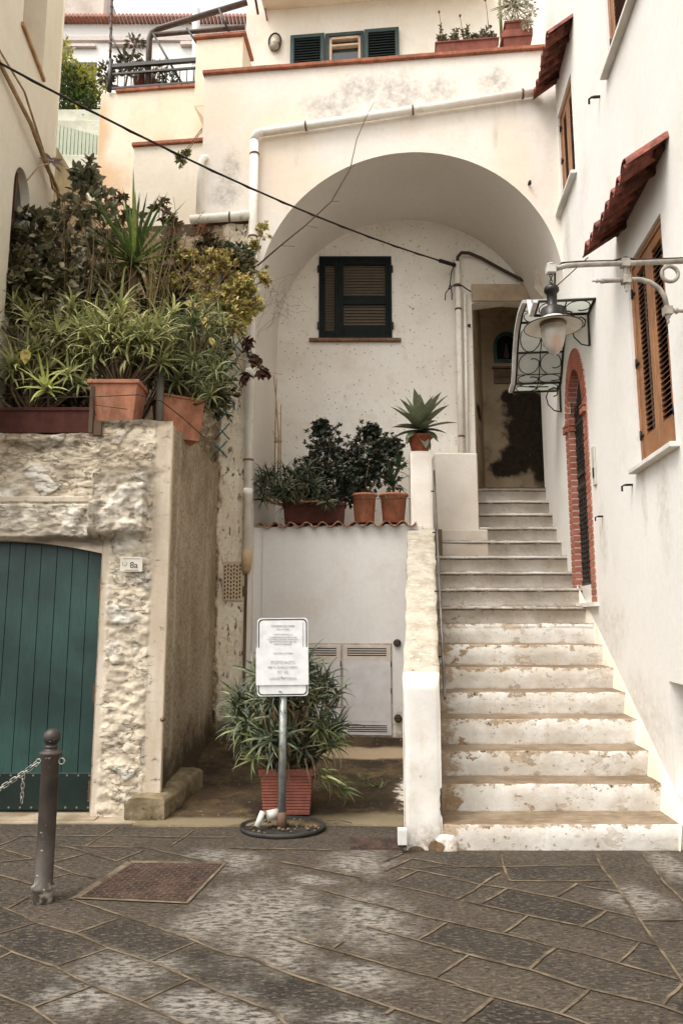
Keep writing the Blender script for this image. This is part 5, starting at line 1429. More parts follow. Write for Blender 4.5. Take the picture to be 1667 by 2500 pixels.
m = MB(); m.lathe([(.085, 3.664), (.09, 3.655), (.09, 3.640), (.085, 3.635)], (cx_, LY, 0), 28); m.build('collar', flat('collar_bronze', (120, 100, 72), .4, .5), sl)
m = MB(); m.tube([(cx_ + .06, LY - .03, 3.73), (cx_ + .10, LY - .03, 3.735), (cx_ + .13, LY - .03, 3.725)], .006, 5); m.box(cx_ + .055, cx_ + .085, LY - .05, LY - .01, 3.70, 3.75); m.build('clip', LB, sl)

for ch in sl.children:      # the bracket hangs a little nearer the viewer than first drawn: shrink it to its true reach
    for v in ch.data.vertices:
        w = v.co + sl.location
        v.co = Vector((w.x * .9375, w.y * .9375, 1.6 + (w.z - 1.6) * .9375)) - Vector((2.33, 4.5, 3.94))
sl.location = (2.33, 4.5, 3.94)

# ================================================================ CABLES
cb = MB()
B_ = V(1.64, 9.84, 6.72); A_ = V(-3.035, 5.63, 6.44)
P = [A_.lerp(B_, k / 40) - V(0, 0, .34 * 4 * (k / 40) * (1 - k / 40) * .5) for k in range(41)]
cb.tube(P, .011, 6)
cb.tube([p + V(.0, .012, .008 * math.sin(i * 2.1)) for i, p in enumerate(P)], .006, 5)
cb.tube([P[-3], B_], .028, 8); cb.lathe([(.02, -.03), (.035, 0), (.02, .03)], B_, 10)
tag(cb.build('overhead_cable', flat('cable_dark', (40, 34, 29), .7)), 'dark twisted overhead cable crossing in front of the arch', 'cable')

# ================================================================ SIGN ON A POLE
sg = thing('notice_sign', (-.458, 5.80, 0), 'white notice board with black rim and taped papers on a steel pole', 'sign')
m = MB(); m.tube([(-.458, 5.80, .12), (-.458, 5.80, 1.05)], .030, 18); m.build('pole', painted('zinc_pole', (150, 152, 148), (122, 124, 120), .4, 20, metal=.5), sg)
m = MB(); m.tube([(-.458, 5.80, .012), (-.458, 5.80, .13)], [.038, .036], 18); m.build('socket', painted('rusty_socket', (110, 84, 66), (80, 60, 48), .7, rust=.6), sg)
def rrect(x0, x1, z0, z1, r, n=6):
    P = []
    for cx, cz, a0 in ((x1 - r, z0 + r, -90), (x1 - r, z1 - r, 0), (x0 + r, z1 - r, 90), (x0 + r, z0 + r, 180)):
        for k in range(n + 1):
            a = R(a0 + 90 * k / n); P.append((cx + r * math.cos(a), cz + r * math.sin(a)))
    return P
SY = 5.765
tilt = Matrix.Rotation(R(-.7), 3, 'Y')
def SP(x, z, w=0):
    q = tilt @ Vector((x + .46, 0, z - 1.3)); return Vector((q.x - .46, SY - w, q.z + 1.3))
m = MB(); O_ = rrect(-.664, -.263, 1.0, 1.605, .03); k = len(O_)
for w in (.0, .004):
    for p in O_: m.v.append(tuple(SP(p[0], p[1], w)))
m.face([k + i for i in range(k)]); m.face(list(range(k))[::-1])
for i in range(k): m.face([i, (i + 1) % k, k + (i + 1) % k, k + i])
m.build('board', flat('board_white', (226, 224, 220), .4), sg)
m = MB(); O1 = rrect(-.656, -.271, 1.008, 1.597, .035); O2 = rrect(-.648, -.279, 1.016, 1.589, .03)
for L in (O1, O2):
    for p in L: m.v.append(tuple(SP(p[0], p[1], .006)))
for i in range(k): m.face([i, (i + 1) % k, k + (i + 1) % k, k + i])
m.build('black_rim', flat('rim_black', (24, 22, 22), .4), sg)
PAPER = flat('paper', (228, 226, 222), .7)
def paper(x0, x1, z0, z1, w, name):
    m = MB(); nx, nz = 14, 14
    for j in range(nz + 1):
        for i in range(nx + 1):
            x = x0 + (x1 - x0) * i / nx; z = z0 + (z1 - z0) * j / nz
            m.v.append(tuple(SP(x + .002 * noise.noise(V(0, z * 20, x0)) * (i in (0, nx)), z, w + .0018 * noise.noise(V(x * 12, z * 16, 3)))))
    for j in range(nz):
        for i in range(nx): q = j * (nx + 1) + i; m.face([q, q + 1, q + nx + 2, q + nx + 1], 0, True)
    return m.build(name, PAPER, sg)
paper(-.618, -.305, 1.33, 1.58, .010, 'upper_paper'); paper(-.672, -.260, 1.085, 1.375, .014, 'lower_paper')
FI = flat('faded_ink', (188, 186, 182), .8); FI2 = flat('dark_faded_ink', (160, 158, 154), .8)
def stext(s_, x, z, size, mat, sx=1): text(s_, SP(x, z, .0175 if z < 1.38 else .0135), size, mat, sg, sx=sx)
stext('COMUNE DI CAPRI', -.462, 1.535, .022, FI2); stext('Polizia Municipale', -.462, 1.515, .014, FI)
stext('Si avvisa la cittadinanza che', -.462, 1.475, .014, FI); stext('in questa area e consentita la sosta', -.462, 1.452, .0155, FI2); stext('ai soli veicoli autorizzati con permesso', -.462, 1.434, .0155, FI2)
stext('rilasciato dal Comando, negli orari', -.462, 1.416, .0155, FI2); stext('stabiliti dal regolamento', -.462, 1.398, .0145, FI2)
stext('COMUNE DI CAPRI', -.462, 1.325, .018, FI); stext('POSTO AUTO', -.462, 1.252, .030, FI); stext('PER IL CARICO MERCI', -.462, 1.215, .024, FI); stext('N° 43', -.462, 1.175, .034, FI); stext('LARGO VITTORIA', -.462, 1.128, .027, FI)
sb = thing('sign_base', (-.46, 5.80, 0), 'shallow rusty iron ring with rubble holding the foot of the notice sign', 'sign base')
m = MB(); m.lathe([(.312, .0), (.322, .0), (.328, .034), (.320, .036), (.308, .006)], (-.45, 5.79, .002), 36, sy=.80); m.build('ring', painted('ring_iron', (52, 48, 43), (34, 31, 28), .6, 8, rust=.4), sb)
rr = random.Random(5); m = MB()
for k in range(46):
    a = rr.uniform(0, 6.28); q = rr.uniform(.06, .29); s_ = rr.uniform(.006, .02); c0 = V(-.45 + q * math.cos(a), 5.79 + q * .8 * math.sin(a), .02)
    m.lathe([(.0001, -s_ * .4), (s_, 0), (s_ * .6, s_ * .6), (.0001, s_ * .8)], c0, 6, sy=rr.uniform(.6, 1))
tag(m.build('pebbles', flat('pebble', (112, 94, 72), .9), sb), kind='stuff')
m = MB(); m.tube([(-.64, 5.72, .04), (-.60, 5.76, .14)], .023, 12); tag(m.build('plastic_tube', flat('tube_white', (206, 202, 190), .5)), 'short white plastic tube leaning inside the sign base ring', 'tube')
m = MB(); m.tube([(-.57, 5.80, .10), (-.49, 5.83, .115)], [.038, .034], 12); tag(m.build('paper_cup', flat('cup_white', (198, 192, 180), .5)), 'dirty white cup lying against the foot of the sign pole', 'cup')
# grey stand-pipe lid, small box by the stair wall
m = MB(); m.box(.388, .452, 5.20, 5.26, .06, .165); m.box(.392, .446, 5.205, 5.26, .045, .06, 1)
tag(m.build('junction_box', [flat('box_white', (222, 218, 210), .4), flat('box_under', (40, 36, 34))], bevel=.004), 'little white junction box at the foot of the stair wall', 'junction box')

# ================================================================ METAL CABINETS AND ROUND VENTS
CF = lambda x, z, w=0: FF(x, z, w - .08)
mc = thing('metal_cabinet', CF(.02, .27, 0), 'pale grey two-door metal cabinet with rusty louvres set low in the white wall', 'cabinet')
LILAC = painted('cabinet_paint', (204, 199, 196), (190, 185, 181), .5, 6, rust=.0)
EDGE = painted('cabinet_rusty', (202, 190, 178), (190, 176, 160), .6, 8, rust=.62, rust_c=(168, 104, 58))
m = MB(); m.fbox(CF, -.60, .58, .262, 1.315, -.03, .004); m.build('frame', painted('cab_frame', (188, 178, 166), (150, 130, 110), .6, rust=.5), mc)
for (a, b) in ((-.585, -.015), (.012, .565)):
    m = MB(); m.fbox(CF, a, b, .28, .43, .004, .020); m.fbox(CF, a, b, .43, 1.11, .004, .022); dr = m.build('door', LILAC, mc, bevel=.002)
    m = MB(); m.fbox(CF, a, b, 1.11, 1.295, .004, .0215); m.build('rusty_band', EDGE, dr, bevel=.002)
    m = MB()
    for k in range(4): m.fbox(CF, a + .05, b - .05, 1.17 + k * .026, 1.182 + k * .026, .0215, .0235)
    m.fbox(CF, a + .05, a + .052, 1.17, 1.26, .0215, .0225); m.build('vent_slots', flat('slot_dark', (30, 22, 18), .9), dr); m = MB()
    for k in range(4): m.fbox(CF, a + .05, b - .05, .315 + k * .022, .325 + k * .022, .0205, .0225)
    m.build('vent_slots', flat('slot_dark', (30, 22, 18), .9), dr)
    m = MB(); m.fbox(CF, a + .025, a + .04, .80, .85, .022, .026); m.build('lock', flat('lock_dark', (50, 44, 40)), dr)
    m = MB()
    for zz in (.78, 1.08): m.tube([CF(b, zz - .03, .02), CF(b, zz + .03, .02)], .007, 6)
    m.build('hinge_pins', flat('hinge_rust', (96, 72, 54)), dr)
for zz, d_ in ((1.32, 'upper'), (.47, 'lower')):
    v_ = thing('round_vent', CF(.635, zz, 0), 'small round black slotted vent beside the %s corner of the metal cabinet' % d_, 'vent', 'round vents beside the metal cabinet')
    m = MB(); m.lathe([(.045, 0), (.045, .012), (.0001, .014)][::-1], CF(.640, zz, .02), 20, rot=Matrix.Rotation(R(90), 3, 'X')); m.build('plate', flat('vent_black', (44, 38, 34), .6), v_)
    m = MB()
    for k in range(4): m.fbox(CF, .608, .672, zz - .028 + k * .017, zz - .022 + k * .017, .02, .038)
    m.build('slats', flat('vent_slat', (110, 98, 86), .6), v_)

# ================================================================ BOLLARD AND CHAIN
bo = thing('bollard', (-1.70, 4.372, 0), 'dark iron bollard with ball top and chipped paint in front of the garage', 'bollard')
BOL = painted('bollard_paint', (74, 66, 58), (54, 48, 42), .5, 8, rust=.0, bump=.2)
s = NT('bollard_chipped'); c = s.mix(s.step(s.noise(6, 5), .35, .65), lin((76, 68, 60)), lin((56, 49, 43)))
ch = s.math('MULTIPLY', s.step(s.noise(1, 5, .75, vec=s.map((12, 12, 34))), .63, .68), 1.0)
zz = s.n('ShaderNodeSeparateXYZ'); s.l(s.pos, zz.inputs[0]); low = s.step(zz.outputs[2], .45, .0)
c = s.mix(s.math('MULTIPLY', ch, .8), c, lin((188, 180, 166)))
c = s.mix(s.math('MULTIPLY', s.step(s.noise(12, 5), .45, .6), s.step(zz.outputs[2], .16, .04)), c, lin((176, 166, 150)))
BOL = s.done(c, .5, s.bump(s.noise(20, 5), .3, .005), .4, .2)
m = MB(); BX, BY_ = -1.703, 4.372
m.lathe([(.052, .0), (.056, .012), (.052, .05), (.066, .075), (.066, .088), (.050, .10), (.050, .40), (.050, .80), (.062, .812), (.064, .826), (.050, .835), (.034, .842), (.034, .852)], (BX, BY_, 0), 28); m.build('post', BOL, bo)
m = MB(); m.lathe([(.034, .850), (.040, .856), (.034, .862)] + [(.05 * math.cos(a), .91 + .05 * math.sin(a)) for a in [R(-55 + 145 * k / 12) for k in range(13)]][:-1] + [(.0001, .96)], (BX, BY_, 0), 24); m.build('ball', BOL, bo)
CHN = painted('chain_steel', (176, 172, 162), (120, 114, 104), .4, 14, metal=.6)
m = MB(); m.torus((BX + .068, BY_ - .01, .775), .017, .0045, rot=Matrix.Rotation(R(90), 3, 'X'), n=16, m=6); m.torus((BX - .066, BY_ - .01, .775), .012, .0045, rot=Matrix.Rotation(R(90), 3, 'X'), n=16, m=6); m.build('eyelets', CHN, bo)
chn = thing('chain', (-1.85, 4.372, .65), 'pale steel chain hanging from the bollard towards the left', 'chain')
def link(c, dirv, twist, L=.034, Wd=.011, r=.0032):
    d_ = Vector(dirv).normalized(); sd = d_.cross(Vector((0, 1, 0))).normalized()
    if twist: sd = d_.cross(sd).normalized()
    P = []
    for k in range(17):
        a = 2 * math.pi * k / 16; ex = (L / 2 - Wd) * (1 if math.cos(a) > 0 else -1) if abs(math.cos(a)) > .05 else 0
        P.append(Vector(c) + d_ * (ex + Wd * math.cos(a)) + sd * Wd * math.sin(a))
    m = MB(); m.tube(P, r, 5, cap=False); return m
p0, p1 = V(BX - .065, BY_, .772), V(-2.45, 4.30, .42); n = 32
Pc = [p0.lerp(p1, k / n) - V(0, 0, .10 * 4 * (k / n) * (1 - k / n) * .45) for k in range(n + 1)]
for k in range(n):
    c0 = (Pc[k] + Pc[k + 1]) / 2
    lm = link(c0, Pc[k + 1] - Pc[k], k % 2, .042 if k > 2 else .05, .012); lm.build('link', CHN, chn)
q0 = Pc[4]
for k in range(6): link(q0 - V(0, 0, .02 + k * .026), (0, 0, 1), k % 2, .034 if k < 5 else .046, .009 if k < 5 else .013, .003).build('link', CHN, chn)

# ================================================================ LEFT CREAM HOUSE
lh = thing('cream_house', (-3.3, 6.5, 3), 'tall cream house at the left edge with an arched window behind the plants', 'house')
aL = .127
nL = Vector((1, aL, 0)).normalized()
def LF(y, z, w=0): return Vector((-2.32 - aL * y, y, z)) + nL * w
LW = plaster('cream_wall', (230, 221, 202), (222, 211, 188), (218, 206, 184), big=.6, streak=.2, fleck=.08, bump=.12)
mb = MB(); aw = [(p[0], p[1]) for p in arch_pts(6.55, 5.70, .25, 4.4, 16, rz=.30)]
polywall(mb, LF, rect(5.62, 7.53, 3.0, 10.6), [aw, rect(6.22, 6.9, 7.33, 9.2)], .28)
e0 = LF(7.53, 3); 
mb.add([LF(7.53, 3), LF(7.53, 10.6), LF(7.53, 10.6, -4), LF(7.53, 3, -4)], [(0, 1, 2, 3)])
mb.add([LF(5.62, 3), LF(5.62, 10.6), LF(5.62, 10.6, -4), LF(5.62, 3, -4)], [(3, 2, 1, 0)])
mb.build('wall', LW, lh)
m = MB(); b = 0
for p in aw: m.v.append(tuple(LF(p[0], p[1], -.09)))
m.face(list(range(len(aw)))); m.build('window_pane', flat('old_glass', (44, 42, 40), .2, 0, .5), lh)
m = MB(); m.fbox(LF, 6.53, 6.57, 4.4, 5.98, -.088, -.06); m.fbox(LF, 6.3, 6.8, 5.2, 5.24, -.088, -.06); m.build('window_bars', WOOD_D, lh)
m = MB(); m.fbox(LF, 6.18, 6.92, 7.29, 7.33, -.1, .03); m.build('sill', painted('sill_brown', (176, 136, 96), (150, 112, 76), .7), lh)
m = MB(); m.fbox(LF, 6.22, 6.30, 7.33, 9.2, -.2, -.1); m.fbox(LF, 6.36, 6.9, 7.33, 9.2, -.27, -.24, 1); m.build('shutter_edge', [painted('edge_brown', (176, 132, 92), (150, 110, 74), .6), flat('cream_blind', (206, 186, 160))], lh)
# rounded corner trim
m = MB(); m.tube([LF(7.50, 3, -.05), LF(7.50, 10.6, -.05)], .06, 10); m.build('corner_roll', LW, lh)

# ================================================================ BACKGROUND HILL, HOUSE, STEPS
HILL = NT('hillside'); c = HILL.mix(HILL.step(HILL.noise(.8, 6, .7), .4, .62), lin((112, 98, 70)), lin((70, 74, 44))); HILL = HILL.done(c, .95, HILL.bump(HILL.noise(3, 6), .6, .2), .1)
m = MB(); nx, ny = 24, 24
for j in range(ny + 1):
    for i in range(nx + 1):
        x = -22 + 36 * i / nx; y = 12.6 + 30 * j / ny
        z = 3.2 + min(1, j / ny * 2) * 15 + 4 * sm(.5, 1, j / ny) + .5 * noise.noise(V(x * .3, y * .3, 0))
        m.v.append((x, y, z))
for j in range(ny):
    for i in range(nx): q = j * (nx + 1) + i; m.face([q, q + 1, q + nx + 2, q + nx + 1], 0, True)
tag(m.build('hillside', HILL), 'steep hillside rising behind the houses', kind='structure')
al = thing('alley_steps', (-4.1, 9.2, 3.2), 'narrow pale stone alley steps climbing between the houses on the left', 'steps')
SGR = plaster('alley_stone', (196, 196, 180), (170, 170, 150), (186, 176, 150), big=3, fleck=.6)
for k in range(16):
    m = MB(); m.box(-5.6, -3.85, 8.6 + k * .26, 9.0 + k * .26 + .3, 3.2 + k * .42, 5.0 + k * .42); m.build('step', SGR, al, bevel=.02)
rw = MB()
for k in range(60):
    r_ = random.Random(k); y = 8.8 + r_.random() * .2; 
    rw.lathe([(.0001, -.05), (.08, -.03), (.09, .03), (.0001, .06)], (-3.95 + r_.uniform(-.12, .12), 9.3 + .06 * k, 4.6 + .098 * k + r_.uniform(-.3, .3)), 7, sy=.8)
rw.box(-4.15, -3.9, 9.0, 13, 3.2, 8.0)
tag(rw.build('rubble_wall', plaster('rubble', (176, 164, 134), (140, 128, 98), big=4, fleck=.8)), 'low rubble wall beside the alley steps at the left', 'wall')
m = MB()
for k in range(26): m.box(-5.6 + k * .066, -5.57 + k * .066 + .02, 11.5, 11.53, 8.2, 10.4 - k * .02)
tag(m.build('corrugated_fence', flat('fence_green', (176, 184, 160), .6)), 'pale green corrugated fence above the alley steps', 'fence')
hh = thing('hill_house', (-6.5, 22, 15), 'bright white house with tiled eaves high on the hill behind the terrace', 'house')
HW = plaster('hill_white', (238, 234, 226), (232, 226, 216), big=.4, bump=.05)
HF = plane_y(22)
m = MB(); polywall(m, HF, [(-14, 10), (3, 10), (3, 21.9), (-14, 21.9)], [[(-9.3, 19.0), (-8.35, 19.0), (-8.35, 20.4), (-9.3, 20.4)], [(-7.1, 18.3), (-6.35, 18.3), (-6.35, 20.1), (-7.1, 20.1)]], .2); m.build('wall', HW, hh)
m = MB(); m.fbox(HF, -14, 3, 21.2, 21.35, .0, .1); m.fbox(HF, -10, -8.4, 20.95, 21.05, .0, .12); m.fbox(HF, -7.9, -6.6, 21.0, 21.06, 0, .15); m.fbox(HF, -5.5, -3.9, 21.0, 21.12, 0, .15); m.build('cornice', flat('cornice', (222, 206, 196)), hh)
m = MB()
for k in range(115): m.tube([HF(-12 + k * .13, 21.98, .3), HF(-12 + k * .13, 22.2, -1.5)], .06, 7)
m.build('roof_tiles', terracotta('far_tile', (196, 140, 120), .85), hh)
m = MB(); m.fbox(HF, -9.3, -8.35, 20.3, 20.42, -.15, .02); m.fbox(HF, -9.3, -9.22, 19.0, 20.4, -.15, .0); m.fbox(HF, -8.9, -8.82, 19.0, 20.4, -.15, -.02)
fw = m.build('window_frame', flat('frame_grey', (84, 86, 84)), hh)
m = MB(); m.fbox(HF, -9.3, -8.35, 19.0, 20.4, -.25, -.19); m.build('pane', flat('pale_pane', (196, 202, 200), .2), fw)
m = MB(); m.fbox(HF, -7.1, -6.35, 18.3, 20.1, -.25, -.18); m.build('turquoise_shutter', flat('turquoise', (140, 186, 184)), hh)
m = MB(); m.box(-12, -8.6, 23, 26, 21.9, 24.5); m.box(-8.2, 3, 23.4, 27, 21.9, 23); m.build('upper_storey', plaster('far_upper', (206, 196, 184), (176, 164, 150), big=1), hh)
# ================================================================ PLANTS
BARK = painted('bark', (112, 92, 68), (76, 62, 46), .9, 14, bump=.5)
DRY = painted('dry_cane', (176, 146, 108), (140, 112, 80), .8, 14)
ALOE_L = foliage('aloe_light', [(132, 136, 84), (168, 166, 108), (100, 110, 62), (196, 190, 132), (66, 78, 42)], .5, .25)
ALOE_D = foliage('aloe_dark', [(38, 46, 32), (64, 72, 50), (24, 30, 22), (112, 116, 86), (46, 54, 37)], .45, .06)
ALOE_M = foliage('aloe_mid', [(104, 112, 68), (72, 84, 48), (142, 144, 94), (52, 62, 36)], .5, .25)
YUC = foliage('yucca_leaf', [(66, 88, 42), (96, 120, 56), (48, 68, 36), (140, 154, 78)], .45, .2)
DARKL = foliage('dark_leaf', [(46, 48, 32), (78, 78, 50), (112, 104, 70), (28, 30, 20), (168, 156, 120)], .4, .15)
GREYL = foliage('greygreen_leaf', [(92, 92, 66), (124, 122, 96), (58, 62, 42), (170, 164, 138), (104, 86, 60)], .5, .2)
YELL = foliage('yellow_leaf', [(150, 150, 70), (204, 194, 104), (102, 110, 50), (226, 208, 142), (176, 130, 86), (74, 82, 40)], .5, .3)
IVY = foliage('ivy_leaf', [(40, 56, 38), (76, 98, 72), (112, 132, 100), (30, 44, 30), (140, 154, 120)], .45, .15)
RUSTL = foliage('brown_leaf', [(74, 46, 34), (96, 60, 46), (52, 36, 28)], .6, .2)
JADE = foliage('jade_leaf', [(34, 40, 32), (52, 58, 44), (24, 28, 22), (80, 84, 64)], .4, .1)
AGAVE = foliage('agave_leaf', [(96, 104, 80), (124, 130, 104), (72, 82, 62), (134, 132, 98)], .5, .1)
SILV = foliage('silver_leaf', [(150, 146, 128), (176, 170, 150), (120, 118, 98)], .7, .1)
BUSH = foliage('bush_leaf', [(44, 62, 28), (70, 86, 34), (32, 46, 22), (110, 116, 40)], .5, .25)
BUSHY = foliage('bush_tip_leaf', [(130, 130, 48), (160, 152, 60), (104, 110, 44)], .5, .3)

def rosette(mb, c, axis, n, L, w, rng, up=75, lo=-10, droop=1.3, shape='taper', seg=6, fold=.3):
    """leaves set in a spiral round the axis, upright in the middle, spreading at the rim"""
    c = Vector(c); axis = Vector(axis).normalized()
    q = Vector((0, 0, 1)).rotation_difference(axis).to_matrix()
    ph = rng.uniform(0, 6.28)
    for k in range(n):
        t = k / max(1, n - 1); a = ph + k * 2.39996 + rng.uniform(-.2, .2)
        el = R(up + (lo - up) * t + rng.uniform(-8, 8))
        el += R(0)
        d_ = q @ Vector((math.cos(a) * math.cos(el), math.sin(a) * math.cos(el), math.sin(el)))
        side = q @ Vector((-math.sin(a), math.cos(a), 0))
        l = L * (.62 + .45 * math.sin(math.pi * min(1, t + .25))) * rng.uniform(.85, 1.12)
        mb.leaf(c + d_ * .01 - axis * .05 * t, d_, side, l, w, droop * rng.uniform(.6, 1.3) * (.55 + .45 * t), seg, fold, 0, shape)
def rand_dir(rng, zmin=-1):
    while True:
        v = Vector((rng.uniform(-1, 1), rng.uniform(-1, 1), rng.uniform(zmin, 1)))
        if .1 < v.length < 1: return v.normalized()
def leafball(mb, c, rad, n, L, w, rng, shape='oval', droop=.5, seg=3, fold=.2, hollow=.35):
    c = Vector(c); rad = Vector(rad)
    for k in range(n):
        d_ = rand_dir(rng); r = hollow + (1 - hollow) * rng.random() ** .6
        p = c + Vector((d_.x * rad.x, d_.y * rad.y, d_.z * rad.z)) * r
        q = (d_ + rand_dir(rng) * .9 + Vector((0, 0, .3))).normalized()
        mb.leaf(p, q, q.cross(rand_dir(rng)), L * rng.uniform(.6, 1.2), w * rng.uniform(.7, 1.15), droop, seg, fold, 0, shape)
def whorl(mb, p, d_, n, L, w, rng, shape='oval', el=35, droop=.4):
    d_ = Vector(d_).normalized(); o = d_.orthogonal().normalized(); o2 = d_.cross(o)
    for k in range(n):
        a = k * 2.4 + rng.uniform(-.3, .3); s_ = o * math.cos(a) + o2 * math.sin(a)
        e = R(el + rng.uniform(-20, 20)); q = s_ * math.cos(e) + d_ * math.sin(e)
        mb.leaf(Vector(p) - d_ * .012 * k * .5, q, d_.cross(s_), L * rng.uniform(.7, 1.1), w, droop, 3, .2, 0, shape)
def branching(base, tips, rng, bend=.12, r0=.012, r1=.004):
    m = MB()
    for t in tips:
        a, b = Vector(base), Vector(t); P = []
        off = rand_dir(rng) * bend * (b - a).length
        for k in range(7):
            u = k / 6; P.append(a.lerp(b, u) + off * math.sin(math.pi * u) + rand_dir(rng) * .008 + V(0, 0, .1 * (b - a).length * math.sin(math.pi * u) * .3))
        m.tube(P, [r0 + (r1 - r0) * k / 6 for k in range(7)], 5)
    return m
def shrub(name, base, clusters, mat, label, cat, seed, L=.05, w=.018, n=60, per=7, group=None, shape='oval', stem=BARK, el=35, r0=.012, droop=.4, whorls=9):
    """clusters: (x,y,z,rx,ry,rz) masses of leafy twigs; each twig carries a whorl of leaves"""
    rng = random.Random(seed); root = thing(name, base, label, cat, group)
    tips = []; lv = MB(); tw = MB()
    for (x, y, z, rx, ry, rz) in clusters:
        c = V(x, y, z); tips.append(c)
        for k in range(n):
            d_ = rand_dir(rng, -.7); r = .25 + .75 * rng.random() ** .7
            # uneven outline
            r *= 1 + .35 * noise.noise(Vector((d_.x, d_.y, d_.z)) * 2.2 + Vector((seed, 0, 0)))
            p = c + Vector((d_.x * rx, d_.y * ry, d_.z * rz)) * r
            g = (d_ + Vector((0, 0, .5)) + rand_dir(rng) * .5).normalized()
            tw.tube([c + (p - c) * .35 + rand_dir(rng) * .01, c + (p - c) * .7 + rand_dir(rng) * .015, p], [.0035, .0028, .002], 4, cap=False)
            whorl(lv, p, g, per, L, w, rng, shape, el, droop)
    st = branching(base, tips, rng, r0=r0); b = len(st.v); st.v += tw.v
    for f in tw.f: st.face([b + i for i in f], 0, True)
    st.build('stems', stem, root); lv.build('leaves', mat, root)
    return root
def aloe(name, base, heads, mat, label, seed, n=20, L=.26, w=.013, cat='aloe plant', group=None, droop=1.5, parent=None, up=66, lo=-8):
    droop *= 1.25
    rng = random.Random(seed); root = parent or thing(name, base, label, cat, group)
    lv = MB(); tips = []
    for h in heads:
        c = V(*h[:3]); s_ = h[3] if len(h) > 3 else 1
        ax = (c - V(*base)); ax = (ax.normalized() * .55 + V(0, -.62, .55) + rand_dir(rng) * .35).normalized()
        if len(h) > 4: ax = Vector(h[4]).normalized()
        rosette(lv, c, ax, n, L * .95 * s_ * rng.uniform(.85, 1.15), w * s_ ** .5, rng, up, lo, droop); tips.append(c)
    st = branching(base, tips, rng, r0=.013, r1=.008, bend=.18)
    st.build('stems', DRY if mat is ALOE_D else BARK, root); lv.build('leaves', mat, root)
    return root
# ---------------------------------------------------------------- pots
TC_O = terracotta('pot_orange', (178, 120, 92), .75, 6)
TC_R = terracotta('pot_red', (142, 86, 72), .8, 8)
TC_D = terracotta('trough_dark', (80, 46, 38), .7, 6)
SOIL = flat('pot_soil', (52, 42, 32), .95)
def boxpot(parent, F, x0, x1, y0, y1, z0, z1, mat, taper=.03, rim=.04, name='pot', ribs=0, soil=True):
    """square tub, narrower at the foot, with a rim"""
    m = MB(); t = taper; zr = z1 - rim
    def ring(e, z): return [F(x0 + e, y0 + e, z), F(x1 - e, y0 + e, z), F(x1 - e, y1 - e, z), F(x0 + e, y1 - e, z)]
    lv = [ring(t, z0)] 
    if ribs:
        for k in range(ribs):
            a = z0 + .03 + (zr - z0 - .05) * k / ribs; h = (zr - z0 - .05) / ribs; e = t * (1 - (a - z0) / (zr - z0))
            lv += [ring(e, a), ring(e + .006, a + h * .15), ring(e + .006, a + h * .5), ring(e, a + h * .65)]
    lv += [ring(t * .15, zr - .002), ring(-.012, zr), ring(-.014, z1 - .004), ring(-.008, z1), ring(.018, z1), ring(.022, z1 - .06)]
    b = len(m.v)
    for r_ in lv: m.v += [tuple(p) for p in r_]
    for i in range(len(lv) - 1):
        for k in range(4): m.face([b + 4 * i + k, b + 4 * i + (k + 1) % 4, b + 4 * (i + 1) + (k + 1) % 4, b + 4 * (i + 1) + k])
    m.face([b, b + 3, b + 2, b + 1]); o = m.build(name, mat, parent, bevel=.003)
    m = MB(); m.add([F(x0 + .02, y0 + .02, z1 - .05), F(x1 - .02, y0 + .02, z1 - .05), F(x1 - .02, y1 - .02, z1 - .05), F(x0 + .02, y1 - .02, z1 - .05)], [(0, 1, 2, 3)]); m.build('soil', SOIL, parent)
    return o
ID = lambda x, y, z: V(x, y, z)
def rotF(cx, cy, a):
    c, s_ = math.cos(R(a)), math.sin(R(a))
    return lambda x, y, z: V(cx + c * x - s_ * y, cy + s_ * x + c * y, z)
def roundpot(parent, c, r0, r1, h, mat, rim=.03):
    m = MB(); m.lathe([(r0 * .9, 0), (r0, .005), (r1 * .97, h - rim), (r1 * 1.1, h - rim + .002), (r1 * 1.12, h - .004), (r1 * 1.08, h), (r1 * .92, h), (r1 * .9, h - .05), (.0001, h - .05)], c, 28)
    return m.build('pot', mat, parent)

# ---------------------------------------------------------------- planter with the big aloe by the sign
pt = thing('planter_with_aloe', (-.44, 6.26, 0), 'ribbed red square planter overflowing with a big dark aloe behind the notice sign', 'potted plant')
boxpot(pt, ID, -.655, -.235, 6.05, 6.47, .035, .395, TC_R, .02, .055, ribs=11)
rg = random.Random(11); heads = []
for k in range(120):
    a = rg.uniform(0, 6.28); u = rg.random() ** .45
    z = .50 + .74 * rg.random(); rr_ = .42 * math.sin(math.pi * min(1, (z - .25) / 1.15)) 
    heads.append((-.45 + rr_ * u * math.cos(a) * 1.12, 6.22 + rr_ * u * math.sin(a) * .85 - .05, z, rg.uniform(.7, 1.05)))
aloe('x', (-.44, 6.26, .36), heads, ALOE_D, '', 12, n=17, L=.25, w=.011, parent=pt, droop=2.0)
heads = [(-.80, 6.0, .72, 1, (-.5, -.5, .5)), (-.62, 5.98, .64, 1.1, (-.1, -.8, .5)), (-.86, 6.1, .95, .8, (-.6, -.2, .6)), (-.70, 5.95, .50, .7, (-.3, -.9, .1)), (-.18, 5.98, .72, .9, (.4, -.6, .5)), (-.08, 6.0, .60, .9, (.6, -.4, .4)), (-.12, 5.95, .36, .8, (.7, -.3, -.3)), (.02, 6.05, .24, .75, (.8, -.2, -.3)), (-.30, 5.98, 1.0, .7, (.1, -.8, .6))]
aloe('x', (-.44, 6.2, .38), heads, ALOE_M, '', 13, n=18, L=.24, w=.013, parent=pt, droop=1.8)
rg = random.Random(4); m = MB()
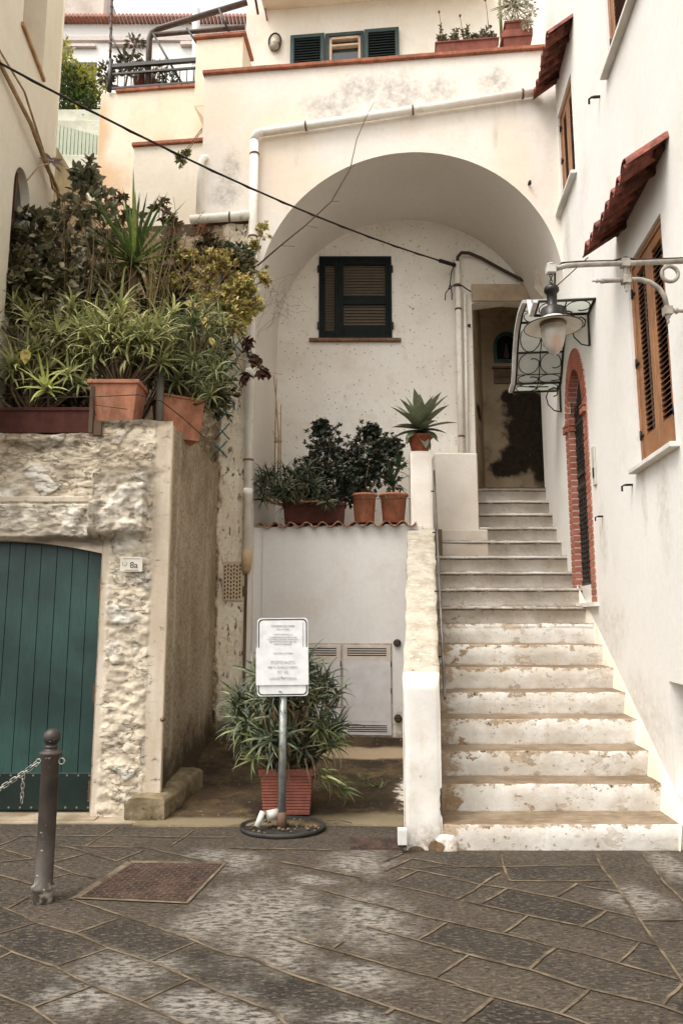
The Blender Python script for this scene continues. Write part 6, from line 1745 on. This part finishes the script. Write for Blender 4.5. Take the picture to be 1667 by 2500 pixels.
for k in range(90):
    a = rg.uniform(0, 6.28); r = .25 + rg.uniform(0, .2); c0 = V(-.44 + r * math.cos(a), 6.18 + r * .7 * math.sin(a) * .8, .8 - rg.uniform(0, .35)); 
    if c0.y > 6.15: continue
    d_ = V(math.cos(a) * .6, math.sin(a) * .4 - .2, -.8); m.leaf(c0, d_, d_.cross(rand_dir(rg)), rg.uniform(.14, .24), .006, .8, 5, .2, 0, 'taper')
m.build('dry_leaves', foliage('dry_aloe', [(104, 92, 66), (78, 70, 50), (130, 114, 84)], .7, .1), pt)
# small weeds on the alley floor
m = MB(); rg = random.Random(9)
for (x, y) in ((.28, 6.9), (.34, 6.85), (.22, 7.1)):
    for k in range(16):
        d_ = rand_dir(rg, 0); m.leaf((x + rg.uniform(-.05, .05), y, .08), d_, d_.cross(rand_dir(rg)), .07, .006, .6, 3)
tag(m.build('weeds', ALOE_M), 'thin weeds sprouting from the mossy alley floor', kind='stuff')
m = MB(); m.tube([(-.12, 5.93, .03), (-.02, 5.9, .045), (.08, 5.86, .03)], .004, 5); m.tube([(-.05, 5.88, .03), (.02, 5.80, .02)], .003, 5)
tag(m.build('fallen_twig', BARK), 'fallen dry twig on the floor right of the planter', 'twig')

# ---------------------------------------------------------------- agave on the post
ag = thing('potted_agave', (.965, 8.63, 3.62), 'blue-green agave in a clay pot standing on top of the white post', 'potted plant')
roundpot(ag, (.965, 8.63, 3.62), .10, .145, .21, terracotta('agave_pot', (158, 88, 66), .75, 9))
m = MB(); rg = random.Random(21)
rosette(m, (.965, 8.62, 3.93), (0, -.12, 1), 38, .46, .068, rg, 84, -48, .5, 'agave', 6, .35)
m.build('leaves', AGAVE, ag); m = MB(); m.tube([(.965, 8.63, 3.78), (.965, 8.62, 3.93)], .035, 8); m.build('stem', BARK, ag)

# ---------------------------------------------------------------- pots on the coping wall
tr_ = thing('clay_trough', (-.33, 8.9, 2.74), 'long dark terracotta trough on the tiled coping under the bushes', 'trough')
boxpot(tr_, ID, -.72, .05, 8.74, 8.98, 2.76, 3.02, TC_D, .02, .04)
rg = random.Random(31); heads = []
for k in range(46): heads.append((-.60 + rg.uniform(-.38, .42), 8.72 + rg.uniform(-.18, .2), 3.02 + rg.uniform(-.05, .50) * (1 - abs(rg.uniform(-.5, .5))), rg.uniform(.75, 1.1)))
aloe('aloe_bush', (-.62, 8.84, 2.98), heads, ALOE_D, 'dark spidery aloe spilling over the left end of the tiled coping', 32, n=17, L=.25, w=.011, droop=1.9)
shrub('jade_bush', (-.12, 8.88, 2.98), [(-.22, 8.85, 3.72, .30, .2, .38), (-.0, 8.85, 3.50, .34, .22, .36), (-.5, 8.85, 3.3, .25, .2, .3), (.1, 8.8, 3.15, .3, .15, .2), (-.32, 8.85, 3.35, .20, .2, .28), (.08, 8.85, 3.30, .22, .2, .25), (-.25, 8.85, 3.98, .13, .1, .15)], JADE,
      'taller dark small-leaved bush in the middle of the tiled coping', 'bush', 33, L=.052, w=.015, n=140, per=7)
p1_ = thing('round_pot_with_bush', (.30, 8.78, 2.76), 'narrower orange clay pot on the coping with a dark small-leaved bush', 'potted plant')
roundpot(p1_, (.28, 8.72, 2.755), .12, .145, .36, TC_O)
rgc = [(.34, 8.85, 3.74, .30, .2, .34), (.52, 8.85, 3.52, .30, .2, .38), (.15, 8.75, 3.3, .2, .15, .3), (.6, 8.9, 3.75, .2, .15, .2), (.26, 8.85, 3.42, .22, .2, .25), (.38, 8.85, 3.94, .12, .1, .12)]
tmp = shrub('x', (.28, 8.74, 3.08), rgc, JADE, 'x', 'x', 34, L=.052, w=.015, n=140, per=7)
for ch in list(tmp.children):
    ch.parent = p1_; ch.location = tmp.location - p1_.location
bpy.data.objects.remove(tmp)
p2_ = thing('round_pot_with_leaves', (.64, 8.78, 2.76), 'wider orange clay pot with broad drooping leaves next to the white post', 'potted plant')
roundpot(p2_, (.64, 8.72, 2.755), .13, .165, .36, TC_O)
m = MB(); rg = random.Random(36)
rosette(m, (.62, 8.70, 3.24), (-.1, -.15, 1), 16, .42, .032, rg, 70, -10, 1.6, 'sword', 6, .25); rosette(m, (.70, 8.70, 3.45), (.2, -.2, 1), 8, .28, .032, rg, 60, 0, 1.3, 'sword', 6, .25)
m.build('leaves', foliage('broad_dark', [(30, 42, 30), (48, 62, 42), (62, 78, 56)], .4, .1), p2_); m = MB(); m.tube([(.64, 8.72, 3.08), (.64, 8.71, 3.3), (.70, 8.70, 3.45)], .02, 6); m.build('stem', BARK, p2_)
m = MB(); m.tube([(.28 - .16, 8.60, 3.04), (.28, 8.555, 3.03), (.46, 8.565, 3.035), (.64, 8.54, 3.03), (.80, 8.58, 3.04), (.86, 8.66, 3.05)], .004, 5)
tag(m.build('tie_wire', flat('tie', (50, 38, 30))), 'thin dark wire tied across the two orange pots', 'wire')
# canes in the arch corner
cane = thing('bamboo_canes', (-.86, 8.86, 3.4), 'bundle of dry canes tied together against the white wall', 'canes')
m = MB(); m.tube([(-.80, 8.88, 3.2), (-.80, 8.9, 3.9), (-.84, 8.92, 4.4), (-.88, 8.94, 4.72)], [.012, .011, .009, .006], 6); m.tube([(-.84, 8.88, 3.2), (-.845, 8.9, 4.0), (-.84, 8.92, 4.55), (-.835, 8.93, 4.68)], [.011, .01, .007, .005], 6)
m.tube([(-.77, 8.88, 3.2), (-.775, 8.9, 3.95), (-.78, 8.92, 4.28), (-.77, 8.92, 4.34)], [.011, .009, .007, .004], 6); m.tube([(-.82, 8.88, 3.85), (-.88, 8.87, 3.97)], .006, 5); m.build('canes', DRY, cane)
m = MB(); m.torus((-.806, 8.895, 3.83), .045, .008, n=12, m=5); m.build('tie', flat('twine', (150, 132, 104)), cane)

# ---------------------------------------------------------------- terrace over the garage: tubs
t1 = thing('terrace_trough', (-2.7, 6.25, 3.2), 'long dark red trough along the edge of the garage top', 'trough')
boxpot(t1, ID, -3.6, -2.20, 6.08, 6.36, 3.205, 3.43, TC_D, .01, .03)
t2 = thing('square_pot', (-1.98, 6.2, 3.33), 'orange clay tub standing on the garage corner stones', 'pot')
boxpot(t2, ID, -2.215, -1.785, 6.06, 6.38, 3.31, 3.68, TC_O, .045, .035)
t3 = thing('corner_pot', (-1.45, 6.7, 3.3), 'tilted orange clay tub at the outer corner of the garage terrace', 'pot')
boxpot(t3, rotF(-1.55, 6.62, 32), -.21, .21, -.15, .19, 3.26, 3.66, TC_O, .04, .02)
m = MB(); m.tube([(-3.0, 6.04, 3.50), (-2.22, 6.03, 3.51), (-2.0, 6.02, 3.515), (-1.77, 6.03, 3.53), (-1.62, 6.25, 3.54), (-1.45, 6.40, 3.42), (-1.30, 6.62, 3.30)], .0045, 5)
m.tube([(-2.18, 6.035, 3.66), (-2.16, 6.03, 3.44), (-2.13, 6.035, 3.34)], .003, 4); m.tube([(-2.16, 6.03, 3.44), (-1.86, 6.03, 3.40)], .003, 4)
tag(m.build('retaining_wire', flat('wire_rust', (56, 40, 32))), 'thin dark wire strung in front of the tubs on the garage top', 'wire')
m = MB(); m.tube([(-1.66, 6.35, 3.2), (-1.665, 6.35, 3.85)], .035, 10)
tag(m.build('grey_post', flat('post_grey', (112, 104, 92), .8)), 'short grey post between the two orange tubs', 'post')
m = MB(); m.box(-2.16, -2.09, 6.07, 6.2, 3.18, 3.31); m.box(-2.20, -2.165, 6.06, 6.3, 3.2, 3.62)
tag(m.build('wooden_block', flat('old_wood', (92, 74, 58), .9)), 'old wooden prop under the left side of the orange tub', 'block')

# ---------------------------------------------------------------- terrace over the garage: plants
rg = random.Random(50); heads = []
for k in range(62): heads.append((-2.38 - rg.uniform(-.05, .85), 6.25 + rg.uniform(-.15, .35), 3.62 + .95 * rg.random(), rg.uniform(.75, 1.1)))
aloe('aloe_clump', (-2.8, 6.3, 3.40), heads, ALOE_L, 'wide pale green aloe clump filling the left trough on the garage', 51, n=18, L=.27, w=.014, droop=1.7)
aloe('bright_aloe', (-2.62, 6.22, 3.40), [(-2.60, 6.08, 3.62, 1.15, (.1, -.75, .6))], foliage('aloe_bright', [(156, 166, 90), (178, 180, 104), (132, 146, 76)], .5, .15), 'single bright yellow-green aloe rosette leaning over the dark red trough', 52, n=20, L=.24, w=.016, droop=1.0)
heads = []; rg = random.Random(53)
for k in range(46):
    a = rg.uniform(0, 6.28); heads.append((-1.95 + .46 * rg.random() ** .6 * math.cos(a), 6.28 + .22 * math.sin(a), 3.80 + .62 * rg.random(), rg.uniform(.8, 1.15)))
heads += [(-1.98, 6.1, 4.38, 1.25, (0, -.3, 1)), (-1.70, 6.1, 4.05, 1.1, (.4, -.5, .7)), (-1.92, 6.05, 4.0, 1.1, (-.1, -.6, .6)), (-2.15, 6.1, 4.15, 1.05, (-.4, -.5, .7)), (-1.62, 6.2, 3.90, 1, (.6, -.4, .5))]
aloe('aloe_tub_plant', (-1.98, 6.25, 3.62), heads, ALOE_L, 'tall many-headed pale aloe growing from the orange tub', 54, n=19, L=.30, w=.015, droop=1.7)
heads = []; rg = random.Random(55)
for k in range(64): heads.append((-1.52 + rg.uniform(-.26, .36), 6.6 + rg.uniform(-.3, .35), 3.60 + .9 * rg.random(), rg.uniform(.7, 1.05)))
aloe('hanging_aloe', (-1.52, 6.65, 3.62), heads, ALOE_M, 'thin-leaved darker aloe drooping round the corner tub', 56, n=15, L=.25, w=.010, droop=2.3)
# yucca
yu = thing('yucca', (-2.13, 6.95, 3.2), 'spiky green yucca rising from the middle of the terrace plants', 'yucca')
m = MB(); rg = random.Random(57); rosette(m, (-2.13, 6.92, 5.25), (0, -.05, 1), 62, .74, .026, rg, 86, -42, .22, 'sword', 5, .25); m.build('leaves', YUC, yu)
m = MB(); m.tube([(-2.14, 6.95, 3.2), (-2.16, 6.96, 4.2), (-2.13, 6.93, 5.3)], [.06, .055, .045], 9); m.build('trunk', BARK, yu)
# broad-leaved shrubs to the left
shrub('rubber_shrub', (-2.95, 7.0, 3.2), [(-2.95, 7.0, 5.55, .30, .22, .42), (-2.62, 7.0, 5.95, .26, .22, .36), (-2.55, 7.0, 5.45, .26, .22, .32), (-2.80, 7.0, 5.05, .36, .25, .28), (-2.40, 7.05, 5.05, .25, .22, .25), (-2.72, 7.05, 6.28, .14, .12, .2)],
      GREYL, 'tall grey-green broad-leaved shrub against the cream house', 'shrub', 60, L=.105, w=.027, n=60, per=4, el=45, r0=.02)
shrub('dark_shrub', (-3.1, 6.6, 3.2), [(-3.05, 6.6, 5.30, .26, .2, .35), (-3.15, 6.5, 4.85, .3, .2, .3), (-2.85, 6.6, 4.90, .3, .22, .3), (-3.0, 6.5, 4.5, .34, .2, .24)], DARKL, 'dark bushy shrub with big leaves at the far left of the terrace', 'shrub', 61, L=.10, w=.027, n=62, per=4, el=45, r0=.018)
shrub('tangled_shrub', (-2.3, 7.3, 3.2), [(-2.35, 7.2, 4.75, .40, .25, .35), (-1.9, 7.3, 4.65, .40, .25, .38), (-1.55, 7.4, 4.5, .34, .25, .4), (-2.7, 7.2, 4.4, .4, .25, .3), (-1.6, 7.2, 4.05, .32, .25, .3), (-2.0, 7.0, 4.2, .4, .2, .3), (-3.1, 7.1, 4.2, .4, .2, .4), (-2.5, 7.2, 3.8, .5, .2, .3), (-3.0, 6.8, 3.75, .5, .2, .3), (-1.75, 7.4, 5.0, .3, .2, .25), (-1.42, 7.7, 4.55, .2, .2, .45), (-1.35, 7.5, 4.0, .2, .25, .35), (-1.25, 7.95, 5.75, .2, .15, .22), (-1.55, 7.9, 5.9, .22, .15, .2), (-1.2, 7.9, 5.3, .16, .12, .3), (-1.9, 7.7, 5.5, .25, .2, .3), (-2.0, 7.6, 5.05, .3, .2, .3)], DARKL,
      'dense dark tangle of foliage filling the back of the garage terrace', 'shrub', 62, L=.08, w=.018, n=100, per=5, el=45, r0=.016)
shrub('bronze_sprig', (-2.05, 7.4, 4.4), [(-2.02, 7.5, 6.15, .10, .08, .16), (-1.90, 7.5, 6.0, .12, .08, .12), (-1.95, 7.5, 5.8, .12, .1, .16), (-2.3, 7.3, 5.95, .2, .12, .12), (-2.5, 7.2, 6.1, .18, .12, .1)], foliage('bronze', [(84, 76, 52), (120, 92, 66), (58, 60, 42), (140, 100, 76)], .5, .2),
      'bronze-leaved sprigs standing above the yucca against the orange wall', 'shrub', 63, L=.10, w=.022, n=9, per=7, el=25, r0=.008)
# variegated yellow shrub at the right end of the terrace
shrub('golden_shrub', (-1.55, 7.7, 3.9), [(-1.42, 7.6, 5.55, .30, .2, .22), (-1.65, 7.6, 5.35, .30, .2, .24), (-1.25, 7.55, 4.9, .24, .2, .3), (-1.75, 7.4, 5.15, .22, .2, .25), (-1.05, 7.75, 5.2, .18, .12, .3), (-1.30, 7.6, 5.15, .26, .2, .24), (-1.12, 7.7, 5.35, .16, .15, .16), (-1.60, 7.5, 5.0, .22, .2, .2), (-1.15, 7.7, 5.0, .14, .12, .15), (-1.72, 7.5, 5.6, .14, .14, .1), (-1.40, 7.55, 4.85, .2, .15, .16)],
      YELL, 'golden variegated shrub with reddish tips beside the downpipe', 'shrub', 64, L=.052, w=.012, n=85, per=8, r0=.013)
shrub('golden_branch', (-1.25, 8.0, 5.3), [(-.95, 8.05, 6.22, .11, .1, .13), (-1.04, 8.05, 6.05, .09, .1, .1), (-1.0, 8.05, 5.72, .15, .1, .12), (-.90, 8.05, 5.6, .10, .1, .08)], YELL, 'yellow-flowered branch tips reaching up past the downpipe', 'shrub', 65, L=.05, w=.013, n=16, per=8, r0=.008)
shrub('ivy_clump', (-1.4, 8.3, 5.4), [(-1.45, 8.3, 6.05, .22, .12, .17), (-1.22, 8.25, 5.98, .2, .12, .2), (-1.3, 8.25, 5.75, .22, .12, .16)], IVY, 'round clump of dark ivy with pale leaf tops on the mossy pier', 'ivy', 66, L=.085, w=.032, n=55, per=4, el=10, r0=.012, droop=.9)
shrub('red_sprigs', (-1.7, 7.8, 4.8), [(-1.62, 7.8, 6.05, .10, .06, .14), (-1.75, 7.7, 5.75, .16, .1, .1), (-1.5, 7.7, 5.72, .12, .1, .1)], foliage('reddish', [(150, 92, 62), (124, 76, 52), (160, 120, 78)], .6, .2), 'thin reddish sprigs behind the golden shrub', 'shrub', 67, L=.08, w=.008, n=10, per=8, r0=.006)
shrub('withered_branch', (-1.25, 7.8, 5.0), [(-1.02, 8.0, 4.58, .11, .07, .11), (-.90, 8.0, 4.42, .10, .06, .10), (-1.12, 8.0, 4.36, .08, .06, .09), (-1.10, 8.0, 4.75, .07, .06, .1)], RUSTL, 'withered branch with dark brown leaves hanging beside the downpipe', 'branch', 68, L=.085, w=.024, n=9, per=4, el=-10, droop=.8, r0=.008)
shrub('wall_sprig', (-1.82, 8.55, 7.95), [(-2.03, 8.4, 7.40, .10, .06, .12), (-1.98, 8.4, 7.50, .06, .05, .06)], foliage('sprig', [(150, 150, 96), (110, 108, 66), (84, 70, 46)], .6, .2), 'small leafy sprig hanging before the lower parapet under its clay coping', 'sprig', 69, L=.055, w=.013, n=14, per=7, r0=.006)
# big single leaves
m = MB(); rg = random.Random(70)
for (p, d_, L, w) in (((-2.78, 6.05, 3.95), (.1, -.3, -1), .15, .045), ((-1.48, 7.0, 4.78), (-.9, -.2, .3), .16, .04), ((-1.42, 7.0, 4.72), (.3, -.3, -.9), .22, .05), ((-1.34, 7.0, 4.45), (.3, -.2, -.7), .13, .03)):
    d_ = V(*d_); m.leaf(p, d_, V(.9, .3, .2) if abs(d_.x) < .5 else V(0, .3, 1), L, w, .5, 6, .15)
tag(m.build('yellowing_leaves', foliage('yellowing', [(206, 182, 92), (176, 160, 84), (190, 140, 90)], .5, .3)), 'a few large yellowing leaves drooping among the aloes', 'leaves')
# dry tangled branches among the terrace plants
m = MB(); rg = random.Random(75)
for k in range(70):
    p = V(-3.2 + rg.uniform(0, 1.9), 6.7 + rg.uniform(-.2, .5), 4.0 + rg.uniform(0, 1.2)); P = [p]; d_ = V(rg.uniform(-.6, .6), rg.uniform(-.3, .1), rg.uniform(.2, 1)).normalized()
    for i in range(7):
        d_ = (d_ + rand_dir(rg) * .35).normalized(); P.append(P[-1] + d_ * rg.uniform(.08, .14))
    m.tube(P, [.006 - .0006 * i for i in range(8)], 4, cap=False)
tag(m.build('dry_branches', flat('dry_branch', (128, 104, 78), .9)), 'tangle of thin dry branches among the terrace plants', 'branches')
# grassy reeds
m = MB(); rg = random.Random(71)
for k in range(110):
    p = V(-2.35 + rg.uniform(-.25, .55), 7.0 + rg.uniform(-.2, .2), 4.6 + rg.uniform(0, .5)); d_ = V(rg.uniform(-.25, .25), rg.uniform(-.3, .1), 1); m.leaf(p, d_, rand_dir(rg), rg.uniform(.5, 1.0), .005, rg.uniform(.1, .9), 6, .1, 0, 'taper')
tag(m.build('reeds', foliage('straw', [(150, 130, 84), (120, 110, 68), (168, 140, 96), (96, 92, 56)], .7, .2)), 'thin straw-coloured reeds rising through the yucca', 'reeds')
# vine stems over the cream wall
m = MB()
m.tube([LF(5.62, 6.57, .015), LF(6.2, 6.60, .07), LF(6.8, 6.50, .06), LF(7.1, 6.40, .07), LF(7.3, 6.30, .06), (-3.0, 7.35, 6.15)], [.010, .011, .012, .013, .014, .014], 6)
m.tube([LF(5.62, 6.46, .02), LF(6.4, 6.42, .08), LF(7.0, 6.38, .07), LF(7.42, 6.36, .08), (-3.1, 7.5, 5.9), (-2.95, 7.3, 5.2)], [.02, .022, .024, .022, .018, .016], 7)
m.tube([LF(7.0, 6.40, .1), LF(6.6, 6.1, .12), LF(6.3, 5.75, .12)], .008, 5)
vs = thing('vine', LF(6.6, 6.4, .1), 'bare brown vine stems climbing diagonally across the cream wall', 'vine')
m.build('stems', DRY, vs)
m = MB(); rg = random.Random(72)
for c0 in (LF(6.98, 6.42, .14), LF(7.05, 6.5, .1)): whorl(m, c0, (.4, -.6, .3), 7, .15, .022, rg, 'oval', 5)
m.build('leaves', foliage('vine_leaf', [(96, 72, 56), (130, 104, 80), (70, 60, 44)], .5, .2), vs)
# long bare twig in front of the arch
m = MB(); P = [(-1.0, 8.0, 5.75), (-.72, 7.9, 5.95), (-.42, 7.8, 6.15), (-.12, 7.75, 6.42), (.10, 7.7, 6.80), (.18, 7.65, 7.15), (.30, 7.6, 7.42), (.38, 7.6, 7.58)]
m.tube(P, [.010, .009, .008, .007, .006, .0045, .0035, .002], 6)
for a, b in (((-.42, 7.8, 6.15), (-.28, 7.8, 6.12)), ((-.12, 7.75, 6.42), (-.02, 7.74, 6.42)), ((.10, 7.7, 6.80), (.16, 7.7, 6.86)), ((-.72, 7.9, 5.95), (-.55, 7.88, 5.93))): m.tube([a, b], .003, 4)
tag(m.build('bare_twig', flat('twig_brown', (92, 66, 48), .8)), 'long curving bare twig crossing in front of the arch', 'twig')
# fine dry tendrils on the wall under the arch
m = MB(); rg = random.Random(73)
for k in range(26):
    p = FF(-.98 + rg.uniform(0, .30), 5.85 - rg.uniform(0, .5), .06 - rg.uniform(0, .2)); P = [p]; d_ = rand_dir(rg)
    for i in range(9):
        d_ = (d_ + rand_dir(rg) * .6 + V(.05, 0, -.12)).normalized(); P.append(P[-1] + Vector((d_.x, d_.y * .2, d_.z)) * .055)
    m.tube(P, .0016, 3, cap=False)
tag(m.build('tendrils', flat('tendril', (120, 100, 78), .8)), 'fine dry climbing tendrils on the white wall right of the downpipe', 'tendrils')
# teal trellis
tl = thing('trellis', FF(-1.4, 4.0, .1), 'narrow teal lattice trellis hanging on the pitted pier among leaves', 'trellis')
m = MB()
for k in range(9):
    z = 3.55 + k * .22; x = -1.48 + k * .028
    for s_ in (-1, 1): m.tube([FF(x - .09 * s_, z, .06 + .006 * s_), FF(x + .09 * s_, z + .2, .06 + .006 * s_)], .009, 5)
m.build('laths', painted('teal_lath', (62, 116, 116), (44, 88, 88), .6), tl)

# ---------------------------------------------------------------- upper balcony plants
b1 = thing('balcony_trough', FF(1.6, 8.86, -.1), 'long red-brown plastic trough of succulents on the arch parapet', 'potted plant')
FB = lambda x, y, z: FF(x, z, -y)
boxpot(b1, FB, 1.23, 2.02, -.02, .18, 8.855, 9.02, TC_R, .012, .02)
m = MB(); rg = random.Random(80)
for k in range(130): whorl(m, FF(rg.uniform(1.26, 2.02), 9.04 + rg.uniform(0, .20) * (.6 + .6 * noise.noise(V(k * .1, 3, 3)) + .3), -rg.uniform(-.02, .18)), (rg.uniform(-.4, .4), -.3, 1), 8, .045, .013, rg, el=30)
m.build('succulents', foliage('succulent', [(88, 92, 66), (124, 122, 94), (60, 66, 46), (160, 140, 118)], .6, .1), b1)
m = MB()
for (x, z) in ((1.28, 9.5), (1.88, 9.62), (1.55, 9.42)): m.tube([FF(x + .04, 9.05, -.05), FF(x + .02, z - .15, -.05), FF(x, z, -.03)], .004, 4); m.lathe([(.0001, -.02), (.018, 0), (.012, .02), (.0001, .03)], FF(x, z, -.03), 6)
m.build('flower_stalks', flat('stalk', (124, 70, 56), .8), b1)
b2 = thing('balcony_pot', FF(2.27, 8.86, -.1), 'square clay pot with spiky plant and silvery trailing leaves at the parapet end', 'potted plant')
boxpot(b2, FB, 2.08, 2.44, -.03, .26, 8.855, 9.10, TC_R, .02, .10); boxpot(b2, FB, 2.12, 2.42, .0, .24, 9.10, 9.26, TC_R, .02, .03)
m = MB(); rg = random.Random(81); rosette(m, FF(2.26, 9.62, -.1), (0, 0, 1), 40, .42, .014, rg, 80, -25, .35, 'sword', 5); m.build('spikes', DARKL, b2)
m = MB(); leafball(m, FF(2.28, 9.40, .0), (.26, .16, .14), 420, .04, .010, rg); leafball(m, FF(2.38, 9.12, .08), (.07, .05, .09), 90, .035, .009, rg); m.build('trailing_leaves', SILV, b2)
m = MB(); m.tube([FF(2.08, 9.1, -.1), FF(2.07, 9.9, -.1)], .02, 6); m.build('cactus_stem', foliage('cactus', [(124, 126, 70), (110, 116, 66)], .6, 0), b2)
b3 = thing('balcony_fern', FF(.58, 8.86, -.2), 'small yellow-green leafy plant peeping over the parapet under the upstairs window', 'plant')
m = MB(); rg = random.Random(82)
for k in range(46):
    p = FF(.58 + rg.uniform(-.13, .13), 8.80 + rg.uniform(0, .17), -.18 + rg.uniform(-.08, .08)); whorl(m, p, (rg.uniform(-.6, .6), -.4, .8), 9, .05, .009, rg, el=20)
m.build('leaves', foliage('fern', [(140, 138, 60), (170, 160, 80), (112, 112, 48)], .5, .3), b3); m = MB(); m.tube([FF(.58, 8.4, -.18), FF(.58, 8.9, -.18)], .01, 5); m.build('stem', BARK, b3)
# plants on the upper left terrace
b4 = thing('terrace_bush', RB(-3.72, 9.72, -.2), 'dark straggly bush behind the corner of the upper terrace railing', 'bush')
m = MB(); rg = random.Random(83)
for (x, z, rx, rz, n_) in ((-3.86, 10.12, .14, .2, 120), (-3.55, 10.30, .24, .16, 150), (-3.42, 10.62, .14, .16, 70), (-3.2, 10.15, .3, .14, 110)): leafball(m, RB(x, z, -.15), (rx, .15, rz), n_, .09, .022, rg, hollow=.2)
m.build('leaves', foliage('terrace_dark', [(58, 52, 40), (92, 84, 62), (40, 40, 30), (120, 112, 88)], .5, .2), b4); m = MB(); m.tube([RB(-3.6, 9.7, -.2), RB(-3.5, 10.3, -.15), RB(-3.4, 10.75, -.15)], .014, 6); m.tube([RB(-3.6, 9.7, -.2), RB(-3.9, 10.2, -.15)], .012, 5); m.build('stems', BARK, b4)
b5 = thing('terrace_pot_plant', RB(-3.3, 9.72, -.25), 'clay pot with brown stems behind the terrace balusters', 'potted plant')
m = MB(); m.lathe([(.13, 0), (.18, .36), (.19, .36), (.19, .40), (.15, .40)], RB(-3.28, 9.70, -.3), 16); m.build('pot', TC_R, b5)
m = MB()
for k in range(6): m.tube([RB(-3.28 + .03 * k, 10.05, -.3), RB(-3.4 + .09 * k, 10.45, -.25)], .01, 4)
m.build('stems', DRY, b5)
b6 = thing('terrace_green_plant', RB(-2.85, 9.72, -.25), 'round dark green leafy plant behind the right part of the terrace railing', 'plant')
m = MB(); leafball(m, RB(-2.86, 9.95, -.2), (.20, .15, .22), 260, .06, .018, rg, hollow=.2); m.build('leaves', foliage('terrace_green', [(40, 56, 34), (66, 84, 52), (30, 40, 26)], .5, .15), b6); m = MB(); m.tube([RB(-2.86, 9.7, -.2), RB(-2.86, 9.9, -.2)], .02, 6); m.build('stem', BARK, b6)
# bush in the gap between the houses
bt = thing('hill_bush', (-5.3, 13, 9.5), 'big bright-topped green bush in the gap between the two houses', 'bush')
m = MB(); m2 = MB(); rg = random.Random(90)
for (x, z, rx, rz, n_, top) in ((-5.35, 12.1, .42, .42, 900, 0), (-5.6, 12.5, .3, .4, 500, 1), (-5.05, 12.2, .32, .35, 500, 1), (-5.1, 11.7, .38, .45, 700, 0), (-5.5, 11.6, .4, .4, 500, 0), (-5.0, 11.15, .3, .3, 400, 0), (-5.6, 12.95, .16, .3, 160, 1), (-5.05, 11.3, .22, .14, 160, 1)):
    leafball(m2 if top else m, (x, 13, z), (rx, .5, rz), n_, .09, .026, rg, hollow=.2, seg=2)
m.build('leaves', BUSH, bt); m2.build('leaf_tips', BUSHY, bt); m = MB(); m.tube([(-5.3, 13, 8.5), (-5.35, 13, 11), (-5.4, 13, 12.4)], [.12, .1, .05], 8); m.tube([(-5.35, 13, 11), (-5.0, 13, 12)], [.07, .03], 6); m.build('trunk', BARK, bt)
